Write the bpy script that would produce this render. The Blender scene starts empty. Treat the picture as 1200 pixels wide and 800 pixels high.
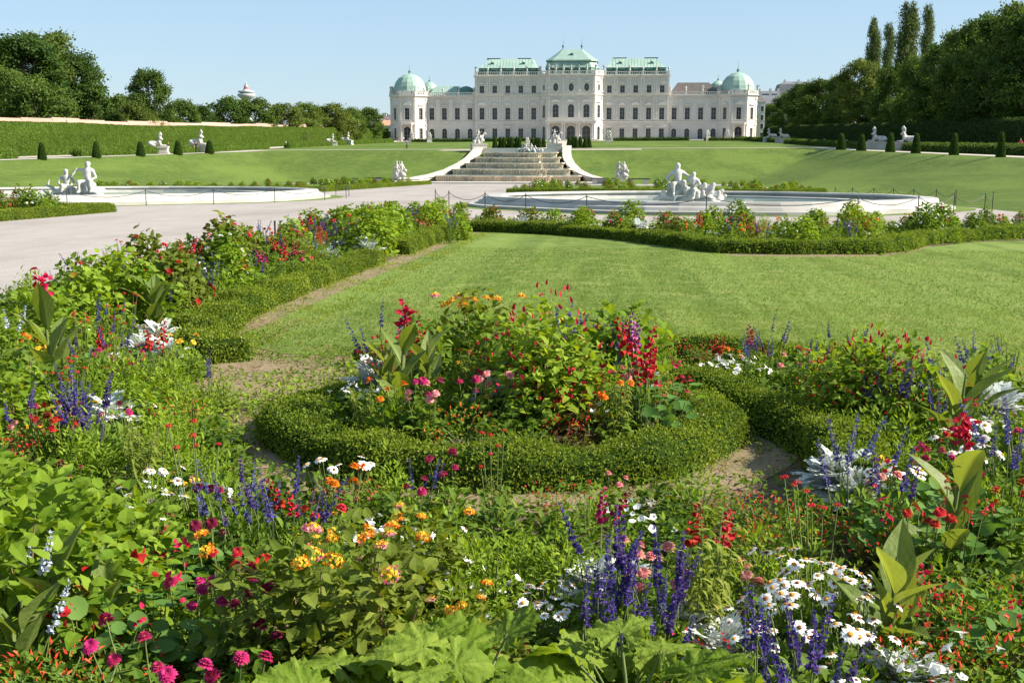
import bpy, math, random
import numpy as np
from mathutils import Vector, Matrix
R = math.radians
random.seed(7)
rng = np.random.default_rng(7)
S = bpy.context.scene
COL = S.collection

# ---------------------------------------------------------------- camera, sky, sun, exposure
F_PX = 1370.0
PITCH = math.atan(237 / F_PX)
YAW = 0.0806
cam_d = bpy.data.cameras.new('camera')
cam_d.sensor_width = 36.0
cam_d.lens = 36.0 * F_PX / 1200.0
cam_d.clip_start = 0.05
cam_d.clip_end = 9000
cam = bpy.data.objects.new('camera', cam_d)
COL.objects.link(cam)
cam.location = (0, 0, 1.7)
cam.rotation_euler = (math.pi / 2 - PITCH, 0, YAW)
S.camera = cam

SUN_AZ, SUN_EL = R(92), R(35)          # azimuth clockwise from +Y, elevation
world = bpy.data.worlds.new('World')
S.world = world
world.use_nodes = True
wn, wl = world.node_tree.nodes, world.node_tree.links
sky = wn.new('ShaderNodeTexSky')
sky.sky_type = 'NISHITA'
sky.sun_disc = False
sky.sun_elevation = SUN_EL
sky.sun_rotation = SUN_AZ
sky.altitude = 200
sky.air_density = 1.0
sky.dust_density = 0.25
sky.ozone_density = 3.0
bg = wn['Background']
bg.inputs['Strength'].default_value = 0.0625
tintn = wn.new('ShaderNodeMix')          # cleaner, more even blue air than the plain model gives near the horizon
tintn.data_type = 'RGBA'
tintn.inputs[0].default_value = .6
tintn.inputs[7].default_value = (3.5, 5.0, 6.5, 1)
wl.new(sky.outputs[0], tintn.inputs[6])
wl.new(tintn.outputs[2], bg.inputs['Color'])
sun_d = bpy.data.lights.new('sun', 'SUN')
sun_d.energy = 5.0
sun_d.angle = R(0.5)
sun_d.color = (1.0, 0.92, 0.78)
sun = bpy.data.objects.new('sun', sun_d)
COL.objects.link(sun)
SD = Vector((math.sin(SUN_AZ) * math.cos(SUN_EL), math.cos(SUN_AZ) * math.cos(SUN_EL), math.sin(SUN_EL)))
sun.rotation_euler = SD.to_track_quat('Z', 'Y').to_euler()
S.view_settings.view_transform = 'Standard'
S.view_settings.look = 'None'
S.view_settings.gamma = 1.0
S.view_settings.use_curve_mapping = False
S.view_settings.exposure = 1.22
S.render.engine = 'CYCLES'
S.cycles.max_bounces = 7
S.cycles.transparent_max_bounces = 8
S.cycles.use_denoising = True

# ---------------------------------------------------------------- materials
def s2l(c):
    return tuple((x / 255 / 12.92) if x / 255 <= .04045 else ((x / 255 + .055) / 1.055) ** 2.4 for x in c)

def M(name, c1, c2=None, scale=4.0, detail=5.0, rough=.75, bump=0.0, bscale=None, trans=0.0, tint=False, rand=0.0,
      spec=.25, coord='Object', stretch=(1, 1, 1), metal=0.0, c3=None, scale3=.3, tcol=None, glossy=None, thin=False):
    """procedural surface: noise mix of colours, optional per-leaf tint, per-object variation, translucency and bump"""
    m = bpy.data.materials.new(name)
    m.use_nodes = True
    n, l = m.node_tree.nodes, m.node_tree.links
    bs = n['Principled BSDF']
    out = n['Material Output']
    bs.inputs['Roughness'].default_value = rough
    bs.inputs['Specular IOR Level'].default_value = spec
    bs.inputs['Metallic'].default_value = metal
    tc = n.new('ShaderNodeTexCoord')
    mp = n.new('ShaderNodeMapping')
    mp.inputs['Scale'].default_value = stretch
    if coord == 'World':
        g = n.new('ShaderNodeNewGeometry')
        l.new(g.outputs['Position'], mp.inputs['Vector'])
    else:
        l.new(tc.outputs[coord], mp.inputs['Vector'])
    rgb = n.new('ShaderNodeRGB')
    rgb.outputs[0].default_value = (*c1, 1)
    cur = rgb.outputs[0]
    if c2 is not None:
        mx = n.new('ShaderNodeMix')
        mx.data_type = 'RGBA'
        mx.inputs[7].default_value = (*c2, 1)
        l.new(cur, mx.inputs[6])
        if tint:
            at = n.new('ShaderNodeAttribute')
            at.attribute_name = 'tint'
            l.new(at.outputs['Fac'], mx.inputs[0])
        else:
            nz = n.new('ShaderNodeTexNoise')
            nz.inputs['Scale'].default_value = scale
            nz.inputs['Detail'].default_value = detail
            nz.inputs['Roughness'].default_value = .65
            l.new(mp.outputs[0], nz.inputs['Vector'])
            rp = n.new('ShaderNodeValToRGB')
            rp.color_ramp.elements[0].position = .32
            rp.color_ramp.elements[1].position = .68
            l.new(nz.outputs['Fac'], rp.inputs[0])
            l.new(rp.outputs[0], mx.inputs[0])
        cur = mx.outputs[2]
    if c3 is not None:
        mx = n.new('ShaderNodeMix')
        mx.data_type = 'RGBA'
        mx.inputs[7].default_value = (*c3, 1)
        l.new(cur, mx.inputs[6])
        nz = n.new('ShaderNodeTexNoise')
        nz.inputs['Scale'].default_value = scale3
        nz.inputs['Detail'].default_value = 6
        l.new(mp.outputs[0], nz.inputs['Vector'])
        rp = n.new('ShaderNodeValToRGB')
        rp.color_ramp.elements[0].position = .45
        rp.color_ramp.elements[1].position = .75
        l.new(nz.outputs['Fac'], rp.inputs[0])
        l.new(rp.outputs[0], mx.inputs[0])
        cur = mx.outputs[2]
    if rand > 0:
        oi = n.new('ShaderNodeObjectInfo')
        mr = n.new('ShaderNodeMapRange')
        mr.inputs['To Min'].default_value = 1 - rand
        mr.inputs['To Max'].default_value = 1 + rand
        l.new(oi.outputs['Random'], mr.inputs['Value'])
        hs = n.new('ShaderNodeHueSaturation')
        l.new(mr.outputs[0], hs.inputs['Value'])
        mh = n.new('ShaderNodeMapRange')
        mh.inputs['To Min'].default_value = .5 + rand * .06
        mh.inputs['To Max'].default_value = .5 - rand * .06
        l.new(oi.outputs['Random'], mh.inputs['Value'])
        l.new(mh.outputs[0], hs.inputs['Hue'])
        l.new(cur, hs.inputs['Color'])
        cur = hs.outputs[0]
    l.new(cur, bs.inputs['Base Color'])
    if bump > 0:
        nb = n.new('ShaderNodeTexNoise')
        nb.inputs['Scale'].default_value = bscale or scale * 4
        nb.inputs['Detail'].default_value = 5
        l.new(mp.outputs[0], nb.inputs['Vector'])
        b = n.new('ShaderNodeBump')
        b.inputs['Strength'].default_value = 1.0
        b.inputs['Distance'].default_value = bump
        l.new(nb.outputs['Fac'], b.inputs['Height'])
        l.new(b.outputs[0], bs.inputs['Normal'])
    if trans > 0:
        tr = n.new('ShaderNodeBsdfTranslucent')
        if tcol is not None:
            tm = n.new('ShaderNodeMix')
            tm.data_type = 'RGBA'
            tm.blend_type = 'MULTIPLY'
            tm.inputs[0].default_value = 1.0
            tm.inputs[7].default_value = (*tcol, 1)
            l.new(cur, tm.inputs[6])
            l.new(tm.outputs[2], tr.inputs['Color'])
        else:
            l.new(cur, tr.inputs['Color'])
        ms = n.new('ShaderNodeMixShader')
        ms.inputs[0].default_value = trans
        l.new(bs.outputs[0], ms.inputs[1])
        l.new(tr.outputs[0], ms.inputs[2])
        l.new(ms.outputs[0], out.inputs['Surface'])
    return m

def leafmat(name, a, b, trans=.42, rand=.12, rough=.6, spec=.12, tcol=(1.35, 1.2, .35), bump=0.0, bscale=None):
    return M(name, a, b, tint=True, trans=trans, rand=rand, rough=rough, spec=spec, tcol=tcol, bump=bump, bscale=bscale)

MAT = {}
MAT['plaster'] = M('plaster', (.66, .62, .575), (.565, .53, .485), scale=.25, rough=.9, spec=.1, c3=(.49, .45, .405), scale3=.12)
MAT['trim'] = M('trim_stone', (.72, .675, .62), (.56, .515, .465), scale=1.2, rough=.85, spec=.1)
MAT['marble'] = M('marble', (.52, .51, .48), (.40, .39, .36), scale=2.5, rough=.8, spec=.15, c3=(.25, .24, .22), scale3=2.6)
MAT['copper'] = M('green_copper', (.29, .40, .335), (.22, .335, .28), scale=.5, rough=.6, spec=.3, c3=(.36, .46, .40), scale3=.3, stretch=(1, 1, .4))
MAT['copper_dark'] = M('dark_copper', (.055, .15, .12), (.10, .24, .19), scale=.6, rough=.6, spec=.3)
MAT['copper_grey'] = M('grey_copper', (.20, .29, .25), (.26, .36, .31), scale=.6, rough=.6, spec=.3)
MAT['slate'] = M('brown_slate', (.11, .095, .09), (.15, .13, .12), scale=.8, rough=.8)
MAT['glass'] = M('window_glass', (.022, .026, .032), (.05, .055, .065), scale=.5, rough=.12, spec=.5)
MAT['bars'] = M('window_bars', (.30, .28, .26), rough=.6)
MAT['dark'] = M('dark_void', (.02, .02, .02), rough=.9)
MAT['iron'] = M('dark_iron', (.025, .025, .025), (.045, .042, .04), scale=20, rough=.55, spec=.4)
MAT['gravel'] = M('gravel', (.30, .27, .252), (.35, .32, .30), scale=2.2, detail=9, rough=.95, spec=.05, bump=.012, bscale=38, coord='World', c3=(.245, .22, .203), scale3=.35, stretch=(1, .3, 1))
MAT['path'] = M('terrace_gravel', (.45, .40, .35), (.38, .34, .295), scale=.8, rough=.95, spec=.05, coord='World')
MAT['stone_rim'] = M('basin_stone', (.42, .41, .385), (.32, .31, .29), scale=.9, rough=.7, spec=.25, c3=(.27, .26, .235), scale3=.55)
MAT['cascade_stone'] = M('cascade_stone', (.80, .65, .48), (.66, .53, .38), scale=1.0, rough=.7, c3=(.40, .31, .22), scale3=.5, stretch=(1, 1, .25))
MAT['pale_stone'] = M('pale_stone', (.52, .49, .44), (.42, .39, .345), scale=.7, rough=.85, c3=(.40, .37, .32), scale3=.35)
MAT['brick'] = M('pink_coping', (.33, .185, .14), (.40, .30, .235), scale=.25, rough=.9, stretch=(.3, .06, 1))
MAT['bark'] = M('bark', (.075, .06, .045), (.13, .105, .08), scale=3, rough=.95, stretch=(1, 1, .2))
MAT['bench'] = M('painted_bench', (.03, .05, .07), (.05, .07, .09), rough=.5)
MAT['soil'] = M('bed_soil', (.10, .075, .055), (.16, .125, .095), scale=7, detail=8, rough=1, spec=.05, bump=.03, bscale=14, coord='World', c3=(.065, .048, .035), scale3=2)
MAT['dry'] = M('dry_earth', (.26, .195, .13), (.19, .145, .09), scale=9, detail=8, rough=1, spec=.05, bump=.01, bscale=40, coord='World', c3=(.13, .14, .05), scale3=2.5)

# lawns: mown stripes and worn patches
def lawnmat(name, a, b, c, stripe, s1=30.0, bumpd=.02, patch=.35):
    m = bpy.data.materials.new(name)
    m.use_nodes = True
    n, l = m.node_tree.nodes, m.node_tree.links
    bs = n['Principled BSDF']
    bs.inputs['Roughness'].default_value = .85
    bs.inputs['Specular IOR Level'].default_value = .15
    g = n.new('ShaderNodeNewGeometry')
    def noise(scale, detail, st=(1, 1, 1)):
        mp = n.new('ShaderNodeMapping')
        mp.inputs['Scale'].default_value = st
        l.new(g.outputs['Position'], mp.inputs['Vector'])
        z = n.new('ShaderNodeTexNoise')
        z.inputs['Scale'].default_value = scale
        z.inputs['Detail'].default_value = detail
        z.inputs['Roughness'].default_value = .7
        l.new(mp.outputs[0], z.inputs['Vector'])
        return z.outputs['Fac']
    def ramp(v, p0, p1):
        r = n.new('ShaderNodeValToRGB')
        r.color_ramp.elements[0].position = p0
        r.color_ramp.elements[1].position = p1
        l.new(v, r.inputs[0])
        return r.outputs[0]
    def mix(f, x, y):
        k = n.new('ShaderNodeMix')
        k.data_type = 'RGBA'
        l.new(f, k.inputs[0])
        for s, v in ((6, x), (7, y)):
            if isinstance(v, tuple):
                k.inputs[s].default_value = (*v, 1)
            else:
                l.new(v, k.inputs[s])
        return k.outputs[2]
    fine = ramp(noise(s1, 8, (1, .55, 1)), .3, .72)
    big = ramp(noise(patch, 3, stripe), .43, .58)
    mid = ramp(noise(patch * 4, 6), .46, .72)
    c0 = mix(fine, a, b)
    d = tuple(x * .72 for x in a)
    e = tuple(x * 1.16 for x in b)
    c1 = mix(big, mix(fine, d, a), mix(fine, a, e))
    c2 = mix(mid, c1, mix(fine, b, c))
    l.new(c2, bs.inputs['Base Color'])
    b_ = n.new('ShaderNodeBump')
    b_.inputs['Distance'].default_value = bumpd
    l.new(noise(s1 * 1.5, 6), b_.inputs['Height'])
    l.new(b_.outputs[0], bs.inputs['Normal'])
    return m
MAT['lawn'] = lawnmat('near_lawn', (.098, .155, .022), (.148, .205, .04), (.25, .25, .08), (2.2, .10, 1), 12, .012, .5)
MAT['bank'] = lawnmat('bank_lawn', (.074, .126, .016), (.112, .160, .026), (.17, .19, .042), (.30, .08, 1), 3.0, .10, .26)

# ---------------------------------------------------------------- mesh builder
class MB:
    def __init__(self):
        self.V, self.F, self.MI, self.T, self.n = [], [], [], [], 0
        self.smooth = False
    def add(self, V, F, mat=0, tint=None):
        V = np.asarray(V, float).reshape(-1, 3)
        groups = {}
        if isinstance(F, np.ndarray):
            groups[F.shape[1]] = F
        else:
            for f in F:
                groups.setdefault(len(f), []).append(f)
        for k, fs in groups.items():
            fs = np.asarray(fs, int) + self.n
            self.F.append(fs)
            self.MI.append(np.full(len(fs), mat, int))
            if tint is None:
                self.T.append(np.full(len(fs), .5))
            elif np.isscalar(tint):
                self.T.append(np.full(len(fs), tint))
            else:
                self.T.append(np.asarray(tint, float))
        self.V.append(V)
        self.n += len(V)
    def box(self, x0, x1, y0, y1, z0, z1, mat=0, fn=None):
        v = np.array([(x, y, z) for z in (z0, z1) for y in (y0, y1) for x in (x0, x1)], float)
        if fn is not None:
            v = np.array([fn(*p) for p in v])
        self.add(v, [(0, 2, 3, 1), (4, 5, 7, 6), (0, 1, 5, 4), (2, 6, 7, 3), (0, 4, 6, 2), (1, 3, 7, 5)], mat)
    def prism(self, pts, z0, z1, mat=0, cap=True):
        """vertical prism on a counter-clockwise plan"""
        n = len(pts)
        v = [(p[0], p[1], z0 if np.isscalar(z0) else z0[i]) for i, p in enumerate(pts)] + [(p[0], p[1], z1 if np.isscalar(z1) else z1[i]) for i, p in enumerate(pts)]
        f = [(i, (i + 1) % n, n + (i + 1) % n, n + i) for i in range(n)]
        if cap:
            f += [tuple(range(n, 2 * n)), tuple(range(n - 1, -1, -1))]
        self.add(v, f, mat)
    def loft(self, rings, mat=0, close=True, cap0=True, cap1=True):
        rings = [np.asarray(r, float) for r in rings]
        k = len(rings[0])
        f = []
        for i in range(len(rings) - 1):
            for j in range(k if close else k - 1):
                a, b = i * k + j, i * k + (j + 1) % k
                f.append((a, b, b + k, a + k))
        if cap0:
            f.append(tuple(range(k - 1, -1, -1)))
        if cap1:
            f.append(tuple((len(rings) - 1) * k + j for j in range(k)))
        self.add(np.concatenate(rings), f, mat)
    def lathe(self, prof, c=(0, 0, 0), seg=12, mat=0, rot=0.0):
        rings = []
        for r, z in prof:
            a = rot + np.arange(seg) * 2 * math.pi / seg
            rings.append(np.stack([c[0] + max(r, 1e-3) * np.cos(a), c[1] + max(r, 1e-3) * np.sin(a), np.full(seg, c[2] + z)], 1))
        self.loft(rings, mat)
    def tube(self, pts, rad, seg=5, mat=0, tint=None):
        pts = np.asarray(pts, float)
        rad = np.full(len(pts), rad) if np.isscalar(rad) else np.asarray(rad, float)
        d = np.gradient(pts, axis=0)
        d /= np.linalg.norm(d, axis=1, keepdims=True) + 1e-9
        ref = np.array([0, 0, 1.0]) if abs(d[:, 2]).mean() < .8 else np.array([1.0, 0, 0])
        s = np.cross(d, ref)
        s /= np.linalg.norm(s, axis=1, keepdims=True) + 1e-9
        t = np.cross(s, d)
        a = np.arange(seg) * 2 * math.pi / seg
        rings = pts[:, None] + rad[:, None, None] * (np.cos(a)[None, :, None] * s[:, None] + np.sin(a)[None, :, None] * t[:, None])
        k, f = seg, []
        for i in range(len(pts) - 1):
            for j in range(k):
                q, b = i * k + j, i * k + (j + 1) % k
                f.append((q, b, b + k, q + k))
        self.add(rings.reshape(-1, 3), np.array(f), mat, tint)
    def mesh(self, name, mats, smooth=None):
        me = bpy.data.meshes.new(name)
        V = np.concatenate(self.V) if self.V else np.zeros((0, 3))
        me.vertices.add(len(V))
        me.vertices.foreach_set('co', V.astype(np.float32).ravel())
        tot = np.concatenate([np.full(len(f), f.shape[1]) for f in self.F])
        loops = np.concatenate([f.ravel() for f in self.F])
        me.loops.add(len(loops))
        me.loops.foreach_set('vertex_index', loops.astype(np.int32))
        me.polygons.add(len(tot))
        st = np.concatenate([[0], np.cumsum(tot)[:-1]])
        me.polygons.foreach_set('loop_start', st.astype(np.int32))
        me.polygons.foreach_set('loop_total', tot.astype(np.int32))
        me.polygons.foreach_set('material_index', np.concatenate(self.MI).astype(np.int32))
        sm = self.smooth if smooth is None else smooth
        me.polygons.foreach_set('use_smooth', np.full(len(tot), bool(sm)))
        at = me.attributes.new('tint', 'FLOAT', 'FACE')
        at.data.foreach_set('value', np.concatenate(self.T).astype(np.float32))
        me.update(calc_edges=True)
        me.validate()
        for m in mats:
            me.materials.append(MAT[m] if isinstance(m, str) else m)
        return me

def link(name, me, parent=None, loc=(0, 0, 0), rz=0.0, scale=1.0):
    o = bpy.data.objects.new(name, me)
    COL.objects.link(o)
    o.location = loc
    o.rotation_euler = (0, 0, rz)
    o.scale = (scale,) * 3 if np.isscalar(scale) else scale
    if parent is not None:
        o.parent = parent
    return o

def empty(name, loc=(0, 0, 0), rz=0.0, scale=1.0):
    o = link(name, None, None, loc, rz, scale)
    o.empty_display_size = .2
    return o

def tag(o, label=None, cat=None, group=None, kind=None):
    if label: o['label'] = label
    if cat: o['category'] = cat
    if group: o['group'] = group
    if kind: o['kind'] = kind
    return o

def struct(name, mb, mats, smooth=False):
    o = link(name, mb.mesh(name, mats, smooth))
    o['kind'] = 'structure'
    return o

def rot2(p, a):
    c, s = math.cos(a), math.sin(a)
    return (p[0] * c - p[1] * s, p[0] * s + p[1] * c)

# smooth value noise for displacing things
def vnoise(P, seed=0, freq=1.0):
    P = np.asarray(P, float) * freq
    r = np.random.default_rng(seed)
    out = np.zeros(len(P))
    amp = 1.0
    for o in range(4):
        k = r.normal(size=(3, 3)) * (1.6 ** o)
        ph = r.uniform(0, 6.28, 3)
        out += amp * np.sin(P @ k.T + ph).sum(1) / 3
        amp *= .6
    return out

# ---------------------------------------------------------------- terrain
SL = .0274
XL, XR, YE = -45.5, 18.5, 170.0        # sunken garden floor
XLT, XRT, YT = -63.0, 36.0, 205.0      # top of its banks
def zlow(y):
    return -SL * np.clip(y, 0, 400)
def zter(x, y):
    z = -.55 * np.clip((36 - x) / 99, 0, 1.3)
    return z + .0068 * np.clip(np.asarray(y, float) - 205, 0, 215)
def G(x, y):
    x, y = np.asarray(x, float), np.asarray(y, float)
    t = np.maximum(np.maximum((x - XR) / (XRT - XR), (XL - x) / (XL - XLT)), (y - YE) / (YT - YE))
    t = np.clip(t, 0, 1) ** 1.35
    return zlow(np.minimum(y, YE)) * (1 - t) + zter(x, y) * t
def gz(x, y):
    return float(G(x, y))

fwd = Vector((-math.sin(YAW) * math.cos(PITCH), math.cos(YAW) * math.cos(PITCH), -math.sin(PITCH)))
rgt = Vector((math.cos(YAW), math.sin(YAW), 0))
upv = rgt.cross(fwd)
def ray(u, v):
    return fwd * F_PX + rgt * (u - 600) - upv * (v - 400)
def px(u, v, h=0.0):
    """point of the sloping garden floor (raised by h) seen at photo pixel u, v"""
    d = ray(u, v)
    t = (1.7 - h) / (-d.z - SL * d.y)
    return (d.x * t, d.y * t)
def pt(u, v, Y):
    d = ray(u, v)
    t = Y / d.y
    return (d.x * t, Y, 1.7 + d.z * t)

def grid(x, y, off, mb=None):
    mb = mb or MB()
    X, Y = np.meshgrid(x, y)
    Z = G(X, Y) + off
    nx, ny = len(x), len(y)
    i, j = np.meshgrid(np.arange(nx - 1), np.arange(ny - 1))
    a = (j * nx + i).ravel()
    mb.add(np.stack([X.ravel(), Y.ravel(), Z.ravel()], 1), np.stack([a, a + 1, a + nx + 1, a + nx], 1))
    return mb
def sheet(name, x0, x1, y0, y1, off, mat, step=3.0):
    x = np.linspace(x0, x1, max(2, int((x1 - x0) / step) + 1))
    y = np.linspace(y0, y1, max(2, int((y1 - y0) / step) + 1))
    return struct(name, grid(x, y, off), [mat])
def flat(name, pts, off, mat):
    mb = MB()
    mb.add([(p[0], p[1], zlow(p[1]) + off) for p in pts], [tuple(range(len(pts)))])
    return struct(name, mb, [mat])

gx = np.unique(np.concatenate([np.linspace(-4500, -110, 6), np.linspace(-110, XLT, 12), np.linspace(XLT, XL, 13), np.linspace(XL, XR, 33), np.linspace(XR, XRT, 13), np.linspace(XRT, 110, 14), np.linspace(110, 4500, 6)]))
gy = np.unique(np.concatenate([np.linspace(-300, 0, 5), np.linspace(0, YE, 61), np.linspace(YE, YT, 25), np.linspace(YT, 480, 60), np.linspace(480, 6000, 6)]))
struct('ground', grid(gx, gy, 0), ['bank'], True)
flat('gravel_path', [(XL + .6, 0), (XR - .6, 0), (XR - .6, YE - .5), (XL + .6, YE - .5)], .006, 'gravel')
flat('gravel_path', [(XL + .6, -40), (XR - .6, -40), (XR - .6, -.001), (XL + .6, -.001)], .006, 'gravel')
# light gravel walks on the terraces
sheet('terrace_path', 37.6, 41.0, 20, 205, .03, 'path')
sheet('terrace_path', 45.5, 60.0, 20, 400, .03, 'path')
sheet('terrace_path', -68.0, -64.2, 20, 205, .03, 'path')
sheet('terrace_path', -79.0, -71.0, 20, 400, .03, 'path')
sheet('terrace_path', -30, 6, 206.5, 216, .035, 'path')
sheet('terrace_path', -70, 45, 222, 226, .03, 'path')
sheet('terrace_path', -16.5, -8.5, 216, 408, .04, 'path')
sheet('terrace_path', -82, 60, 396, 416, .05, 'path')
sheet('terrace_path', -71, -64, 205, 222, .025, 'path')
sheet('terrace_path', 37, 46, 205, 222, .025, 'path')
# ---------------------------------------------------------------- the palace
PAL = (-12.9, 418.0, 1.0)
WIN = {}
def window_mesh(w, h, arch):
    key = (round(w, 2), round(h, 2), arch)
    if key in WIN:
        return WIN[key]
    mb = MB()
    hw = w / 2
    if arch == 2:
        a = np.linspace(0, 2 * math.pi, 17)[:-1]
        pts = [(hw * math.cos(t), 0, h / 2 + h / 2 * math.sin(t)) for t in a]
    elif arch == 1:
        a = np.linspace(0, math.pi, 9)
        pts = [(-hw, 0, 0), (hw, 0, 0)] + [(hw * math.cos(t), 0, h - hw + hw * math.sin(t)) for t in a]
    else:
        pts = [(-hw, 0, 0), (hw, 0, 0), (hw, 0, h), (-hw, 0, h)]
    mb.add(pts, [tuple(range(len(pts)))], 0)
    e = .07
    top = h if arch == 0 else h - hw * .35
    mb.box(-e * .6, e * .6, -.08, -.01, .03, top, 1)
    for z in ((.36, .68) if h > 3 else (.5,)):
        mb.box(-hw * .97, hw * .97, -.07, -.012, h * z - e / 2, h * z + e / 2, 1)
    if arch != 2:
        mb.box(-hw, -hw + .1, -.09, -.005, 0, h if arch == 0 else h - hw, 1)
        mb.box(hw - .1, hw, -.09, -.005, 0, h if arch == 0 else h - hw, 1)
    WIN[key] = mb.mesh('window', ['glass', 'bars'])
    return WIN[key]

def wall(mb, O, U, L, z0, z1, ops, wins, depth=.38):
    """a wall seen from outside running O -> O+U*L, with real openings; ops: (centre, sill, w, h, arch)"""
    U = np.array(U, float)
    U /= np.linalg.norm(U)
    n = np.array([U[1], -U[0]])
    O = np.array(O, float)
    def P(s, z, d=0.0):
        q = O + U * s + n * d
        return (q[0], q[1], z)
    xs = sorted({0.0, L} | {round(o[0] + k * o[2] / 2, 4) for o in ops for k in (-1, 1)})
    zs = sorted({z0, z1} | {round(o[1] + k * o[3], 4) for o in ops for k in (0, 1)})
    for i in range(len(xs) - 1):
        for j in range(len(zs) - 1):
            cx, cz = (xs[i] + xs[i + 1]) / 2, (zs[j] + zs[j + 1]) / 2
            if any(abs(cx - o[0]) < o[2] / 2 and o[1] < cz < o[1] + o[3] for o in ops):
                continue
            mb.add([P(xs[i], zs[j]), P(xs[i + 1], zs[j]), P(xs[i + 1], zs[j + 1]), P(xs[i], zs[j + 1])], [(0, 1, 2, 3)], 0)
    for (c, zb, w, h, arch) in ops:
        hw = w / 2
        if arch == 2:
            loop = [(c + hw * math.cos(t), zb + h / 2 + h / 2 * math.sin(t)) for t in np.linspace(0, 2 * math.pi, 17)[:-1]]
        elif arch == 1:
            loop = [(c - hw, zb), (c + hw, zb)] + [(c + hw * math.cos(t), zb + h - hw + hw * math.sin(t)) for t in np.linspace(0, math.pi, 9)]
        else:
            loop = [(c - hw, zb), (c + hw, zb), (c + hw, zb + h), (c - hw, zb + h)]
        m = len(loop)
        mb.add([P(s, z) for s, z in loop] + [P(s, z, -depth) for s, z in loop], [(i, i + m, (i + 1) % m + m, (i + 1) % m) for i in range(m)], 1)
        if arch:
            for sx in (-1, 1):
                for sz in ((1,) if arch == 1 else (1, -1)):
                    rz = hw if arch == 1 else h / 2
                    cz = zb + h - hw if arch == 1 else zb + h / 2
                    arc = [(c + sx * hw * math.cos(t), cz + sz * rz * math.sin(t)) for t in np.linspace(0, math.pi / 2, 5)]
                    co = (c + sx * hw, cz + sz * rz)
                    for q in range(4):
                        tri = [P(*co), P(*arc[q]), P(*arc[q + 1])]
                        mb.add(tri, [(0, 1, 2) if sx * sz > 0 else (0, 2, 1)], 0)
        # moulded surround
        t, o_ = .22, .09
        def bar(s0, s1, a, b, d=o_):
            q = [P(s0, a), P(s1, a), P(s1, b), P(s0, b)]
            r = [P(s0, a, d), P(s1, a, d), P(s1, b, d), P(s0, b, d)]
            mb.add(q + r, [(4, 5, 6, 7), (0, 1, 5, 4), (1, 2, 6, 5), (2, 3, 7, 6), (3, 0, 4, 7)], 1)
        if arch != 2:
            zt = zb + h if arch == 0 else zb + h - hw
            bar(c - hw - t, c - hw, zb, zt)
            bar(c + hw, c + hw + t, zb, zt)
            bar(c - hw - t - .1, c + hw + t + .1, zb - .22, zb, .2)
            if arch == 0:
                bar(c - hw - t, c + hw + t, zt, zt + t)
        if arch:
            ts = np.linspace(0, math.pi, 9) if arch == 1 else np.linspace(0, 2 * math.pi, 17)
            rz = hw if arch == 1 else h / 2
            cz = zb + h - hw if arch == 1 else zb + h / 2
            for q in range(len(ts) - 1):
                a, b = ts[q], ts[q + 1]
                pp = [(c + r_ * math.cos(x), cz + r2 * math.sin(x)) for (r_, r2, x) in ((hw, rz, a), (hw + t, rz + t, a), (hw + t, rz + t, b), (hw, rz, b))]
                mb.add([P(*k) for k in pp] + [P(*k, o_) for k in pp], [(4, 5, 6, 7), (1, 2, 6, 5), (3, 0, 4, 7)], 1)
        wins.append((P(c, zb, -depth + .02), w, h, arch, math.atan2(U[1], U[0])))
    return P

def band(mb, P, L, z, prof, ext=0.0, mat=1):
    """string course or cornice: stacked projecting strips (height, projection) from z up"""
    for k, (h, d) in enumerate(prof):
        s0, s1 = -ext * d, L + ext * d
        q = [P(s0, z), P(s1, z), P(s1, z + h), P(s0, z + h), P(s0, z, d), P(s1, z, d), P(s1, z + h, d), P(s0, z + h, d)]
        mb.add(q, [(4, 5, 6, 7), (0, 1, 5, 4), (1, 2, 6, 5), (2, 3, 7, 6), (3, 0, 4, 7)], mat)
        z += h

def pediment(mb, P, c, z, w, h, curved):
    top = [(c - w / 2, z), (c + w / 2, z)]
    if curved:
        top += [(c + w / 2 * math.cos(t), z + .12 + h * math.sin(t)) for t in np.linspace(0, math.pi, 7)]
    else:
        top += [(c + w / 2, z + .15), (c, z + h + .1), (c - w / 2, z + .15)]
    m = len(top)
    mb.add([P(*k, .03) for k in top] + [P(*k, .42) for k in top], [tuple(range(m, 2 * m))] + [(i, (i + 1) % m, (i + 1) % m + m, i + m) for i in range(m)], 1)

def pilaster(mb, P, c, z0, z1, w=.6, d=.16):
    for (a, b, ww, dd) in ((z0, z0 + .5, w + .2, d + .08), (z0 + .5, z1 - .7, w, d), (z1 - .7, z1, w + .24, d + .12)):
        q = [P(c - ww / 2, a), P(c + ww / 2, a), P(c + ww / 2, b), P(c - ww / 2, b), P(c - ww / 2, a, dd), P(c + ww / 2, a, dd), P(c + ww / 2, b, dd), P(c - ww / 2, b, dd)]
        mb.add(q, [(4, 5, 6, 7), (0, 1, 5, 4), (1, 2, 6, 5), (2, 3, 7, 6), (3, 0, 4, 7)], 1)

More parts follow.
